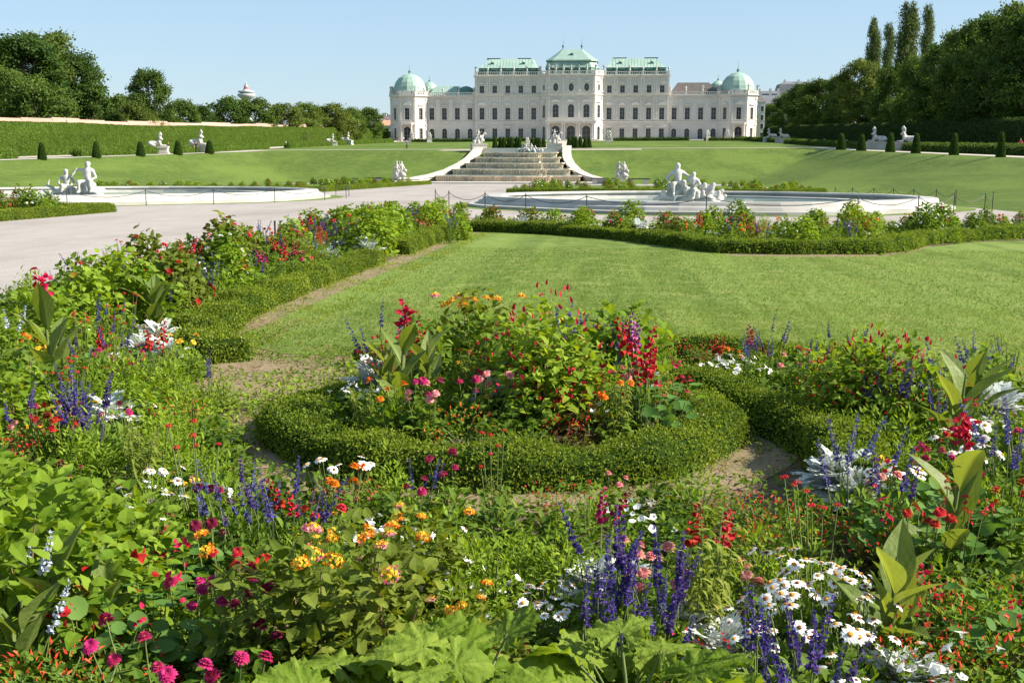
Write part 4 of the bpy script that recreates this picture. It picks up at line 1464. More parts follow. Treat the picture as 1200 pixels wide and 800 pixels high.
def fountain_bones():
    B = []
    for x, f, t in ((-2.0, 1, .2), (-.9, -1, -.2), (.3, 1, .3), (1.5, -1, 0)):
        B += body((x, 0, .3), 'recline' if abs(x) > 1 else 'seated', f, 1.0, turn=t)
    B += rocks(np.random.default_rng(9), 40, -2.9, 2.6, -.4, .5, 0, .5, .2, .34)
    return B
GF = blobs_mesh('figure', fountain_bones(), ['marble'], .09)
def statue(name, me, x, y, z, hz, rz, label, cat='statue', group=None, pl=None, mesh_h=2.0):
    o = empty(name, (x, y, z), rz)
    tag(o, label, cat, group)
    s = hz / mesh_h
    h = 0
    if pl:
        plinth(o, *pl)
        h = pl[2]
    link('figure', me, o, (0, 0, h), 0, s)
    return o
# ---------------------------------------------------------------- cascade
AX = -14.6
MAT['water_fall'] = M('falling_water', (.80, .71, .58), (.60, .50, .38), scale=5, rough=.25, spec=.5, stretch=(6, 6, .25), trans=.3)
MAT['water'] = M('pool_water', (.20, .30, .27), (.27, .36, .33), scale=.35, rough=.08, spec=.6, bump=.01, bscale=2.2)
casc = empty('cascade_fountain', (AX, 0, 0))
tag(casc, 'stepped stone cascade fountain with water spilling between two curved ramps', 'fountain')
tiers = [(171.5, -3.62, 10.6), (177.5, -2.80, 8.9), (183.5, -2.02, 7.6), (189.5, -1.25, 6.8), (195.5, -.5, 6.1)]
for i, (y, z, w) in enumerate(tiers):
    bow = 1.6
    def plan(ext):
        pts = [(-w - ext, y + 1.3 - ext), (-w * .62 - ext * .3, y + 1.0 - ext), (-w * .55, y + .2 - ext)]
        pts += [(w * .5 * math.sin(a), y - bow * math.cos(a) * .55 - ext + .2) for a in np.linspace(-1.2, 1.2, 9)]
        pts += [(w * .55, y + .2 - ext), (w * .62 + ext * .3, y + 1.0 - ext), (w + ext, y + 1.3 - ext), (w + ext, y + 8.5), (-w - ext, y + 8.5)]
        return pts
    mb = MB()
    mb.prism(plan(0), -6, z - .16)
    mb.prism(plan(.22), z - .158, z)
    t = link('tier', mb.mesh('tier', ['cascade_stone']), casc)
    mb = MB()
    mb.prism([(p[0] * .97, p[1] + .35) for p in plan(0)], z + .004, z + .03)
    link('pool', mb.mesh('pool', ['water']), t)
    mb = MB()
    front = np.array(plan(.30)[:15])
    seg = np.r_[0, np.cumsum(np.linalg.norm(np.diff(front, axis=0), axis=1))]
    zb = (tiers[i - 1][1] + .03) if i else -4.75
    for k in range(170):
        s = random.uniform(.3, seg[-1] - .3)
        x, yy = np.interp(s, seg, front[:, 0]), np.interp(s, seg, front[:, 1])
        wd = random.uniform(.012, .045)
        hh = random.uniform(.3, 1) * (z - zb)
        mb.box(x - wd, x + wd, yy - .06 - random.uniform(0, .1), yy - .03 + .05, z + .02 - hh, z + .035)
    link('falling_water', mb.mesh('falling_water', ['water_fall']), t)
mb = MB()
mb.box(-13, 13, 166.0, 169.5, -6, -4.35)
mb.box(-12.6, 12.6, 169.5, 172.5, -6, -4.55)
link('front_basin', mb.mesh('front_basin', ['pale_stone']), casc)
for s in (-1, 1):
    cx = [(7.6, 205.5), (7.7, 200), (8.0, 194), (8.7, 188), (9.9, 181), (11.6, 175), (13.4, 170.5), (15.2, 168)]
    mb = MB()
    rings, cap = [], []
    for k, (x, y) in enumerate(cx):
        zt = max(gz(AX + s * x, y) + .55, [-.1, -.5, -1.6, -2.5, -3.45, -4.0, -4.25, -4.4][k])
        rings.append([(s * (x - .55), y, -7), (s * (x + .55), y, -7), (s * (x + .55), y, zt), (s * (x - .55), y, zt)])
        cap.append([(s * (x - .75), y, zt), (s * (x + .75), y, zt), (s * (x + .75), y, zt + .28), (s * (x - .75), y, zt + .28)])
    mb.loft(rings)
    mb.loft(cap)
    link('ramp_wall', mb.mesh('ramp_wall', ['pale_stone']), casc)
mb = MB()
mb.box(-8.2, 8.2, 203.2, 205.5, -3, .12)
link('top_wall', mb.mesh('top_wall', ['pale_stone']), casc)
CG = 'statues of the cascade'
for u, lab in ((561, 'horse and rider statue on the plinth at the left top of the cascade'), (650, 'horse and rider statue on the plinth at the right top of the cascade')):
    p = pt(u, 178, 204.5)
    statue('equestrian_statue', GH, p[0], 204.5, gz(p[0], 204.5) - .2, 2.3, 0 if u > 600 else R(15), lab, 'statue', CG, (2.6, 2.2, 1.5))
p = pt(621, 176, 201)
statue('river_god_group', GF, p[0], 201.2, -.45, 1.3, 0, 'low row of reclining white river figures on the top step of the cascade', 'statue', CG, None, 1.6)
for u, lab in ((468, 'white pair of standing figures at the foot of the left bank by the cascade'), (728, 'white pair of standing figures at the foot of the right bank by the dark bench')):
    p = pt(u, 213, 165)
    statue('figure_group_statue', GP, p[0], 165, gz(p[0], 165) - .1, 2.6, 0 if u > 600 else R(20), lab, 'statue', CG, (1.4, 1.1, .55))
for (u, Y, h, lab) in [(618, 240, 2.1, 'small white statue on a block left of the palace axis'), (713, 330, 3.6, 'small white statue on a block right of the palace centre'), (829, 372, 3.4, 'small white statue before the right wing of the palace'), (503, 372, 3.2, 'small white statue before the left wing of the palace'), (482, 402, 3.4, 'pale statue flanking the left pavilion door'), (852, 404, 3.6, 'pale statue flanking the right pavilion door')]:
    p = pt(u, 160, Y)
    statue('garden_statue', GP, p[0], Y, gz(p[0], Y), h * .62, random.uniform(-.5, .5), lab, 'statue', 'small statues before the palace', (1.5, 1.2, h * .38), 2.0)

# ---------------------------------------------------------------- basins
def outline(cx, cy, a, b, k=64, e=2.7, lobe=.06):
    pts = []
    for t in np.arange(k) * 2 * math.pi / k:
        c, s = math.cos(t), math.sin(t)
        x = a * math.copysign(abs(c) ** (2 / e), c)
        y = b * math.copysign(abs(s) ** (2 / e), s)
        f = 1 + lobe * math.cos(4 * t)
        pts.append((cx + x * f, cy + y * f))
    return pts
def basin(cx, cy, a, b, label):
    o = empty('fountain_basin', (0, 0, 0))
    tag(o, label, 'fountain basin', 'twin basins')
    def ring(ext, z):
        return [(x, y, zlow(y) + z) for x, y in outline(cx, cy, a + ext, b + ext)]
    mb = MB()
    mb.loft([ring(1.15, -.2), ring(1.15, .14), ring(.7, .16), ring(.62, .30), ring(.45, .36), ring(.42, .46), ring(.38, .52), ring(-.42, .52), ring(-.5, .46), ring(-.5, .40), ring(-.36, .36), ring(-.36, -.1)], 0, True, False, False)
    link('rim', mb.mesh('rim', ['stone_rim']), o)
    mb = MB()
    mb.add(ring(-.3, .17), [tuple(range(64))])
    link('water', mb.mesh('water', ['water']), o)
    mb = MB()
    mb.loft([ring(-1.6, .10), ring(-1.6, .26), ring(-2.5, .26), ring(-2.5, .1)], 0, True, False, False)
    link('ledge', mb.mesh('ledge', ['stone_rim']), o)
    # mown grass ring outside the stone
    return o
CXR, CYR = 4.9, 62.0
CXL, CYL = -32.0, 72.0
basin(CXR, CYR, 10.2, 13.3, 'long white stone fountain basin behind the right flower border')
basin(CXL, CYL, 12.0, 17.3, 'long white stone fountain basin beyond the gravel on the left')
x, y = 3.6, 55.0
st = statue('basin_sculpture', GR, x, y, zlow(y) + .05, 2.1, 0, 'white sculpture group of seated figures with shells in the right basin', 'statue', 'basin sculptures', None, 2.15)
st.scale = (1.02, 1, .84)
x, y = -27.8, 60.0
st = statue('basin_sculpture', GL, x, y, zlow(y) + .05, 1.95, R(-5), 'white sculpture group with a raised arm and sea creature in the left basin', 'statue', 'basin sculptures', None, 2.15)
st.scale = (1.25, 1.2, 1.05)
for (cx, cy, a, b, nm) in ((CXR, CYR, 10.2, 13.3, 'r'), (CXL, CYL, 12.0, 17.3, 'l')):
    mb = MB()
    i, q = outline(cx, cy, a + 1.15, b + 1.15), outline(cx, cy, a + 2.0, b + 2.0)
    mb.loft([[(x, y, zlow(y) + .011) for x, y in i], [(x, y, zlow(y) + .011) for x, y in q]], 0, True, False, False)
    struct('grass_verge', mb, ['lawn'])

# low chain fence posts round the basins
def post_mesh():
    mb = MB()
    mb.lathe([(.035, -.1), (.03, .0), (.022, .05), (.02, .72), (.032, .74), (.032, .76), (.02, .78), (.028, .81), (.0, .84)], seg=7)
    return mb.mesh('chain_post', ['iron'], True)
POSTM = post_mesh()
ORD = ['first', 'second', 'third', 'fourth', 'fifth', 'sixth', 'seventh', 'eighth', 'ninth', 'tenth', 'eleventh', 'twelfth']
def chain_between(a, b, label, grp):
    mb = MB()
    t = np.linspace(0, 1, 9)
    P = np.array([(a[0] * (1 - s) + b[0] * s, a[1] * (1 - s) + b[1] * s, (a[2] * (1 - s) + b[2] * s) - .30 * 4 * s * (1 - s)) for s in t])
    c = np.array([(a[0] + b[0]) / 2, (a[1] + b[1]) / 2, zlow((a[1] + b[1]) / 2)])
    mb.tube(P - c, .014, 4)
    o = link('chain', mb.mesh('chain', ['iron']), None, c)
    tag(o, label, 'chain', grp)
def fence_run(pts, where, grp):
    for i, p in enumerate(pts):
        o = link('chain_post', POSTM, None, (p[0], p[1], zlow(p[1])))
        tag(o, f'{ORD[i]} chain post {where}', 'post', 'chain posts ' + grp)
    for i, (a, b) in enumerate(zip(pts[:-1], pts[1:])):
        chain_between((a[0], a[1], zlow(a[1]) + .74), (b[0], b[1], zlow(b[1]) + .74), f'{ORD[i]} sagging chain {where}', 'chains ' + grp)
def arcpts(cx, cy, a, b, t0, t1, n):
    o = outline(cx, cy, a, b, 360)
    return [o[int(round(t0 + (t1 - t0) * i / (n - 1))) % 360] for i in range(n)]
fence_run(arcpts(CXR, CYR, 12.9, 16.0, 185, 350, 11), 'from the left before the right basin', 'in front of the right basin')
fence_run(arcpts(CXR, CYR, 12.6, 15.8, 2, 46, 7), 'from the front at the right end of the right basin', 'at the right end of the right basin')
fence_run(arcpts(CXL, CYL, 14.4, 19.6, 226, 356, 9), 'from the left before the left basin', 'before the left basin')
fence_run(arcpts(CXL, CYL, 14.4, 19.6, 4, 30, 3), 'from the front at the right end of the left basin', 'at the right end of the left basin')
# a single short stake by the flower border
mb = MB()
mb.box(-.02, .02, -.02, .02, -.1, .62)
mb.box(-.025, .025, -.025, .025, .62, .635)
x, y = px(323, 293)
tag(link('wooden_stake', mb.mesh('wooden_stake', ['iron']), None, (x, y, zlow(y)), .3), 'short dark stake at the path edge of the left flower border', 'stake')

# ---------------------------------------------------------------- benches
def bench_parts(L, mat):
    s, b, leg = MB(), MB(), MB()
    for k in range(3):
        s.box(-L / 2, L / 2, -.25 + k * .17, -.11 + k * .17, .42, .46)
    for k in range(2):
        b.box(-L / 2, L / 2, .26, .30, .58 + k * .18, .70 + k * .18)
    leg.box(-.04, .04, -.24, .3, .40, .418)
    leg.box(-.04, .04, -.24, -.18, -.1, .40)
    leg.box(-.04, .04, .2, .258, -.1, .88)
    return s.mesh('seat', [mat]), b.mesh('backrest', [mat]), leg.mesh('leg', [mat])
BEN = bench_parts(2.4, 'bench')
MAT['bench_pale'] = M('pale_bench', (.25, .28, .32), (.35, .38, .42), rough=.5)
BENP = bench_parts(2.4, 'bench_pale')
def bench(x, y, rz, parts, label, grp, L=2.4):
    o = empty('garden_bench', (x, y, gz(x, y)), rz)
    tag(o, label, 'bench', grp)
    link('seat', parts[0], o)
    link('backrest', parts[1], o)
    for q in (-1, 1):
        link('leg', parts[2], o, (q * (L / 2 - .2), 0, 0))
for i, u in enumerate([15, 91, 139, 251, 300, 352, 365]):
    y = left_at(u, -78.3)
    bench(-78.3, y, R(90), BEN, f'{names[i]} dark bench from the left under the sunlit left hedge', 'benches along the left hedge')
for i, u in enumerate([965, 991, 1046, 1101, 1146]):
    y = left_at(u, 58.8)
    bench(58.8, y, R(-90), BENP, f'{names[i]} pale bench from the left before the dark right hedge', 'benches along the right hedge')
def long_bench(u0, u1, v, Y, label):
    a, b = pt(u0, v, Y), pt(u1, v, Y)
    L = b[0] - a[0]
    g = gz((a[0] + b[0]) / 2, Y)
    o = empty('long_bench', ((a[0] + b[0]) / 2, Y, g))
    tag(o, label, 'bench', 'long dark benches at the bank foot')
    z = max(.5, a[2] - g)
    mb = MB()
    mb.box(-L / 2, L / 2, -.22, .22, z - .14, z)
    link('seat', mb.mesh('seat', ['iron']), o)
    k = max(2, int(L / 2.5))
    mb = MB()
    mb.box(-.35, .35, -.17, .17, -.3, z - .142)
    m = mb.mesh('leg', ['pale_stone'])
    for i in range(k):
        link('leg', m, o, (-L / 2 + .6 + (L - 1.2) * i / (k - 1), 0, 0))
long_bench(692, 722, 208.5, 163, 'long dark bench left of the standing pair at the right bank foot')
long_bench(735, 762, 209, 163, 'long dark bench right of the standing pair at the right bank foot')
long_bench(400, 420, 208.5, 164, 'leftmost long dark bench at the left bank foot')
long_bench(428, 449, 208, 166, 'long dark bench beside the standing pair at the left bank foot')

# ---------------------------------------------------------------- far buildings and radio tower
MAT['white_wall'] = M('far_plaster', (.60, .58, .55), (.66, .64, .60), scale=.2, rough=.9)
MAT['roof_grey'] = M('far_grey_roof', (.13, .135, .15), (.18, .185, .20), scale=.3, rough=.7)
MAT['roof_red'] = M('far_red_roof', (.50, .22, .14), (.58, .30, .20), scale=.6, rough=.9)
MAT['tower_red'] = M('tower_red', (.42, .10, .09), rough=.6)
MAT['tower_white'] = M('tower_white', (.36, .37, .39), rough=.6)
MAT['tower_grey'] = M('tower_concrete', (.38, .38, .38), (.44, .44, .44), rough=.8)
def house(u0, u1, vroof, veave, Y, mat, roofm, label, rows, cols, name='town_house', depth=16, mansard=False):
    a, b = pt(u0, vroof, Y), pt(u1, veave, Y)
    W, g = b[0] - a[0], gz(0, 420)
    ze, zr = b[2] - g, a[2] - g
    o = empty(name, ((a[0] + b[0]) / 2, Y, g))
    tag(o, label, 'house', 'town houses beyond the garden')
    ops, wins = [], []
    for i in range(cols):
        for j in range(rows):
            ops.append((W * (i + .5) / cols, 1.0 + (ze - 1) * j / rows, min(1.4, W / cols * .45), (ze - 1) / rows * .55, 0))
    mb = MB()
    wall(mb, (-W / 2, 0), (1, 0), W, -3, ze, ops, wins, .25)
    wall(mb, (-W / 2, depth), (0, -1), depth, -3, ze, [], [])
    wall(mb, (W / 2, 0), (0, 1), depth, -3, ze, [], [])
    wall(mb, (W / 2, depth), (-1, 0), W, -3, ze, [], [])
    mb.box(-W / 2 - .3, W / 2 + .3, -.3, depth + .3, ze + .002, ze + .3, 1)
    link('wall', mb.mesh('wall', [mat, 'trim']), o)
    for (q, w, h, ar, an) in wins:
        link('window', window_mesh(w, h, ar), o, q, an)
    mb = MB()
    e = .3 if mansard else .0
    seg_profile(mb, [(-W / 2 - .3, W / 2 + .3, -.3, depth + .3, ze + .302)] + ([(-W / 2 + 1.2, W / 2 - 1.2, 1.5, depth - 1.5, ze + (zr - ze) * .8)] if mansard else []) + [(-W / 2 + W * .22, W / 2 - W * .22, depth * .48, depth * .52, zr)], 0)
    rf = link('roof', mb.mesh('roof', [roofm]), o)
    mb = MB()
    for s in (-.3, .05, .3):
        mb.box(W * s - .5, W * s + .5, depth * .3, depth * .3 + 1, ze + .4, zr + .9, 0)
    link('chimney', mb.mesh('chimney', [mat]), rf)
house(884, 921, 106, 122, 520, 'white_wall', 'roof_grey', 'white town house with grey roof right behind the palace', 4, 6)
house(912, 958, 95, 113, 620, 'white_wall', 'roof_grey', 'larger town house with grey mansard roof above the right trees', 5, 9, mansard=True)
house(877, 897, 110, 120, 480, 'white_wall', 'slate', 'narrow pale house with brown roof peeping beside the right pavilion', 4, 3)
house(446, 461, 137, 148, 440, 'white_wall', 'roof_red', 'low house with red tiled roof left of the palace', 1, 2, depth=12)
house(436, 452, 142, 150, 455, 'white_wall', 'roof_red', 'small red roofed outbuilding at the end of the left hedge', 1, 2, depth=8)
# radio tower
TY = 1250.0
a = pt(288, 94, TY)
o = empty('radio_tower', (a[0], TY, 0))
tag(o, 'distant round radio tower with red and white head above the left trees', 'tower')
k = TY / 1390
def zt(v):
    return 1.7 + (163 - v) * k
mb = MB(); mb.lathe([(5.5, -5), (4.0, zt(117)), (3.5, zt(105))], seg=16); link('shaft', mb.mesh('shaft', ['tower_grey'], True), o)
mb = MB(); mb.lathe([(4, zt(117)), (9.2, zt(113)), (9.5, zt(110.5)), (8, zt(110))], seg=20); mb.lathe([(5, zt(109.9)), (8.6, zt(108.5)), (8.6, zt(106.8)), (3, zt(106.5))], seg=20); link('platform', mb.mesh('platform', ['tower_white'], True), o)
mb = MB(); mb.lathe([(2.9, zt(110)), (2.7, zt(103.2)), (0, zt(103.1))], seg=12); link('mast_base', mb.mesh('mast_base', ['tower_red'], True), o)
mb = MB(); mb.lathe([(2.3, zt(103)), (2.3, zt(100)), (0, zt(99.9))], seg=12); link('cabin', mb.mesh('cabin', ['tower_grey'], True), o)
mb = MB(); mb.lathe([(1.1, zt(100)), (.9, zt(97.5)), (.3, zt(97)), (.15, zt(92))], seg=8); link('mast', mb.mesh('mast', ['tower_white'], True), o)

# ---------------------------------------------------------------- people far off on the terraces
MAT['skin'] = M('skin', (.55, .36, .27), rough=.6)
CL = {}
def clothm(name, c):
    MAT[name] = M(name, c, tuple(x * .8 for x in c), scale=9, rough=.85)
clothm('cloth_black', (.03, .03, .035)); clothm('cloth_white', (.7, .7, .7)); clothm('cloth_red', (.45, .05, .05)); clothm('cloth_blue', (.08, .13, .25)); clothm('cloth_grey', (.2, .2, .22)); clothm('cloth_tan', (.4, .32, .22)); clothm('hair', (.05, .035, .025))
def person(x, y, rz, label, shirt, legs, seated=False, stride=.25):
    o = empty('person', (x, y, gz(x, y)), rz)
    tag(o, label, 'person', 'people on the terraces')
    B, Sx, Tr, Hr = [], [], [], []
    hip = .5 if seated else .9
    for s in (-1, 1):
        st = s * stride
        if seated:
            K, A = (s * .11, -.42, .5), (s * .11, -.44, .09)
        else:
            K, A = (s * .1, -st * .45, .5), (s * .1, -st * .2 + (.12 if st < 0 else 0), .09)
            A = (s * .1, A[1] - st * .5, .09)
        B += [((s * .09, 0, hip), K, .075, .055), (K, A, .05, .035), ((A[0], A[1], .045), (A[0], A[1] - .16, .035), .04, .032)]
        Tr += [((s * .09, 0, hip + .02), K, .095, .075), (K, (A[0], A[1], .12), .072, .06)]
        E = (s * .27, st * .35, hip + .28)
        Hn = (s * .27, st * .7 - .08, hip + .06)
        B += [((s * .19, 0, hip + .52), E, .05, .04), (E, Hn, .036, .028), (Hn, (Hn[0], Hn[1] - .04, Hn[2] - .1), .03, .022)]
        Sx += [((s * .18, 0, hip + .52), (s * .24, st * .2, hip + .36), .068, .06)]
    B += [((0, 0, hip), (0, 0, hip + .5), .12, .13), ((0, 0, hip + .55), (0, -.01, hip + .66), .055, .05), ((0, -.02, hip + .74), (0, -.015, hip + .83), .085, .09), ((0, -.1, hip + .755), (0, -.105, hip + .75), .022, .02)]
    Sx += [((0, 0, hip + .05), (0, 0, hip + .5), .15, .16), ((-.15, 0, hip + .53), (.15, 0, hip + .53), .085, .085)]
    Hr = [((0, .01, hip + .8), (0, .02, hip + .87), .105, .095), ((0, .06, hip + .8), (0, .07, hip + .72), .07, .06)]
    link('body', blobs_mesh('body', B, ['skin'], .05), o)
    link('shirt', blobs_mesh('shirt', Sx, [shirt], .06), o)
    link('trousers', blobs_mesh('trousers', Tr, [legs], .06), o)
    link('hair', blobs_mesh('hair', Hr, ['hair'], .05), o)
for (u, X, rz, lab, sh, tr, seat) in [
    (197, -74, R(70), 'person in a dark top walking between the near left sphinxes', 'cloth_black', 'cloth_tan', False),
    (229.5, -66.5, R(20), 'person in dark clothes standing before the right near left sphinx', 'cloth_black', 'cloth_black', False),
    (335, -77.9, R(90), 'person in pale clothes seated on a bench under the left hedge', 'cloth_white', 'cloth_tan', True),
    (1196.5, 52, R(-60), 'person in a red top walking at the right frame edge', 'cloth_red', 'cloth_grey', False)]:
    y = left_at(u, X)
    person(X, y, rz, lab, sh, tr, seat)
for (u, Y, rz, lab, sh, tr) in [(476.5, 225, R(10), 'person in a pale shirt walking towards the camera on the upper lawn path', 'cloth_blue', 'cloth_black'), (473, 400, R(40), 'person left of the left pavilion door', 'cloth_white', 'cloth_blue'), (466, 402, R(-30), 'person in dark clothes at the left end of the palace', 'cloth_black', 'cloth_grey')]:
    p = pt(u, 165, Y)
    person(p[0], Y, rz, lab, sh, tr)
# ---------------------------------------------------------------- parterre: soil, dry earth, lawn
BEDS = {}
flat('soil', [(-7.55, .3), (17.2, .3), (17.2, 36.6), (-7.55, 36.6)], .012, 'soil')
RC = (-.65, 7.45)
def circ(r, a0=0, a1=360, n=40, c=RC):
    return [(c[0] + r * math.cos(R(a0 + (a1 - a0) * i / n)), c[1] + r * math.sin(R(a0 + (a1 - a0) * i / n))) for i in range(n + (0 if a1 - a0 == 360 else 1))]
flat('dry_earth', circ(1.9), .016, 'dry')
MOUND = .15
mb = MB()
mb.loft([[(x, y, zlow(y) + .017 + z) for x, y in circ(r_)] for r_, z in ((1.27, 0), (1.15, .07), (.85, .12), (.4, MOUND))])
struct('soil', mb, ['soil'], True)
flat('dry_earth', [(-4.0, 9.6), (-3.1, 8.2), (-2.0, 8.4), (-1.5, 9.6), (-2.0, 10.8), (-3.2, 12.0), (-3.3, 33.4), (-4.1, 33.6), (-4.15, 13)], .0165, 'dry')
flat('dry_earth', [(.35, 29.3), (2.3, 24.0), (3.0, 23.3), (5.9, 23.6), (6.6, 24.6), (7.6, 27.4), (7.0, 28.6), (5.6, 25.3), (2.5, 25.0), (1.0, 29.0)], .017, 'dry')
LAWN = [(-3.6, 32.9), (-1.2, 31.5), (.7, 28.7), (2.6, 23.9), (4.4, 23.8), (5.6, 24.2), (6.5, 25.4), (7.3, 27.3), (9.1, 29.5), (13, 31.5), (17, 32.3), (17, 8.9), (3.5, 9.2), (2.2, 9.9), (.6, 10.5), (-1.0, 10.3), (-2.2, 10.4), (-3.0, 10.5), (-3.72, 11.2), (-3.75, 14)]
flat('lawn', LAWN, .022, 'lawn')
# the mirrored parterre across the gravel and the two beds behind the basins
flat('soil', [(-40, 10), (-20.4, 10), (-20.8, 48), (-40, 48)], .012, 'soil')
flat('lawn', [(-40, 10), (-24, 10), (-24.2, 44), (-40, 44)], .016, 'lawn')
for nm, pts in (('lawn', [(-7.6, 90), (13, 90), (17.3, 96), (17.4, 150), (-7.2, 150)]), ('lawn', [(-45, 95), (-24.2, 95), (-24.2, 158), (-45, 158)])):
    flat(nm, pts, .014, 'bank')
def inside(p, poly):
    x, y = p
    c = False
    for i in range(len(poly)):
        (x0, y0), (x1, y1) = poly[i], poly[i - 1]
        if (y0 > y) != (y1 > y) and x < (x1 - x0) * (y - y0) / (y1 - y0) + x0:
            c = not c
    return c

# box hedges
zl = lambda x, y: float(zlow(y))
BG = 'clipped box edging of the flower beds'
HEDGES = []
def boxh(pts, w, h, leaf, dens, label, closed=False, seed=0, rough=.03):
    HEDGES.append((pts + ([pts[0]] if closed else []), w))
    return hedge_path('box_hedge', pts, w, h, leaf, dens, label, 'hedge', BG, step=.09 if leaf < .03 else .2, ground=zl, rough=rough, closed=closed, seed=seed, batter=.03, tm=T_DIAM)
boxh(circ(1.36), .33, .20, .019, 9500, 'clipped box hedge ring around the round flower bed', True, 3, .06)
boxh([(.42, 8.85), (.72, 8.4), (1.05, 7.8), (1.28, 7.1), (1.36, 6.4), (1.28, 5.85)], .32, .24, .019, 9000, 'curved box hedge right of the round bed throwing a deep shadow on the path', False, 4, .06)
boxh([(-4.2, 32.6), (-4.25, 23.6)], .48, .28, .032, 2800, 'straight far stretch of box hedge between the lawn and the left border', False, 5, .07)
boxh([(-4.35, 21.6), (-4.4, 16), (-4.3, 13), (-4.05, 11.2), (-3.7, 10.4), (-3.35, 9.95)], .46, .22, .025, 4600, 'near stretch of box hedge along the left border curving towards the round bed', False, 6, .075)
boxh([(-3.9, 33.3), (-1.5, 31.9), (.5, 29.3), (1.5, 27.1), (2.4, 24.9), (4, 24.75), (5.6, 25.1), (6.6, 26.6), (7.3, 28.3), (9, 30.2), (11.2, 31.9), (17, 33.0)], .45, .28, .032, 2800, 'long dark box hedge that edges the far side of the lawn', False, 7, .07)
boxh([(.5, 10.75), (1.4, 10.6), (2.3, 10.05)], .26, .18, .02, 7000, 'short box hedge on the lawn edge behind the round bed', False, 8)
boxh([(-2.15, 9.9), (-1.5, 10.3), (-.8, 10.45)], .26, .16, .02, 7000, 'short box hedge left behind the round bed at the lawn edge', False, 9)
boxh([(-20.4, 26), (-20.7, 47.6), (-33, 47.8)], .55, .32, .045, 1400, 'box hedge corner at the left end of the gravel court', False, 10)
boxh([(-7.6, 89.6), (12.6, 89.6), (17.2, 95.5)], .6, .4, .07, 500, 'thin box hedge behind the right basin', False, 11)
boxh([(-45, 94.6), (-24.6, 94.6), (-23.8, 96), (-24.0, 158)], .6, .4, .07, 500, 'thin box hedge behind the left basin', False, 12)
def seg_dist(p, pts):
    best = 9
    for (x0, y0), (x1, y1) in zip(pts[:-1], pts[1:]):
        dx, dy = x1 - x0, y1 - y0
        t = max(0, min(1, ((p[0] - x0) * dx + (p[1] - y0) * dy) / (dx * dx + dy * dy + 1e-9)))
        best = min(best, math.hypot(p[0] - x0 - t * dx, p[1] - y0 - t * dy))
    return best
def on_hedge(p, m=.06):
    return any(seg_dist(p, pts) < w / 2 + m for pts, w in HEDGES)

# ---------------------------------------------------------------- plants
LM = lambda n, a, b, t=.45, **k: MAT.__setitem__(n, leafmat(n, a, b, t, **k))
LM('lf_bright', (.122, .215, .014), (.25, .35, .038))
LM('lf_mid', (.082, .158, .014), (.18, .272, .034))
LM('lf_dark', (.055, .115, .013), (.12, .19, .025))
LM('lf_olive', (.095, .14, .016), (.19, .235, .034))
LM('lf_yellow', (.14, .20, .025), (.27, .32, .06))
LM('lf_nast', (.075, .175, .035), (.15, .27, .06))
LM('lf_mallow', (.12, .205, .014), (.25, .34, .05), .5, bump=.012, bscale=38, rough=.55)
LM('lf_canna', (.085, .14, .028), (.19, .25, .07), .42, rough=.42, bump=.003, bscale=30)
LM('lf_canna_dark', (.07, .06, .03), (.12, .11, .05), .35)
LM('lf_bronze', (.08, .055, .025), (.13, .11, .035))
LM('lf_dead', (.22, .15, .08), (.34, .26, .15), .3)
MAT['silver'] = leafmat('silver_leaf', (.46, .50, .47), (.66, .69, .66), .2, .05, .8, .1, (1, 1, .95))
MAT['stem'] = M('stem', (.09, .14, .035), (.13, .15, .05), scale=30, rough=.7)
MAT['twig'] = M('twig', (.13, .08, .05), (.20, .13, .08), scale=30, rough=.8)
def PM(n, a, b, t=.3, rand=.2):
    MAT[n] = M(n, a, b, tint=True, trans=t, rand=rand, rough=.6, spec=.15)
PM('p_purple', (.055, .033, .18), (.12, .075, .33))
PM('p_blue', (.07, .06, .22), (.15, .14, .38))
PM('p_pale', (.42, .45, .62), (.62, .64, .78))
PM('p_white', (.78, .77, .72), (.88, .87, .84), .25)
PM('p_red', (.40, .012, .015), (.62, .035, .03))
PM('p_crimson', (.32, .008, .03), (.58, .02, .06))
PM('p_magenta', (.33, .012, .08), (.55, .035, .15))
PM('p_burg', (.16, .008, .04), (.33, .03, .09))
PM('p_salmon', (.62, .16, .15), (.82, .42, .38))
PM('p_orange', (.75, .13, .01), (.85, .27, .02))
PM('p_yellow', (.85, .38, .02), (.90, .58, .05))
PM('p_coral', (.70, .07, .03), (.85, .17, .06))
PM('p_pink', (.70, .13, .24), (.82, .32, .42))
PM('p_mauve', (.42, .10, .38), (.62, .25, .55))
MAT['eye_brown'] = M('flower_eye', (.13, .04, .02), (.30, .12, .03), scale=200, rough=.9)
MAT['eye_gold'] = M('flower_eye_gold', (.70, .30, .02), (.45, .16, .02), scale=200, rough=.9)

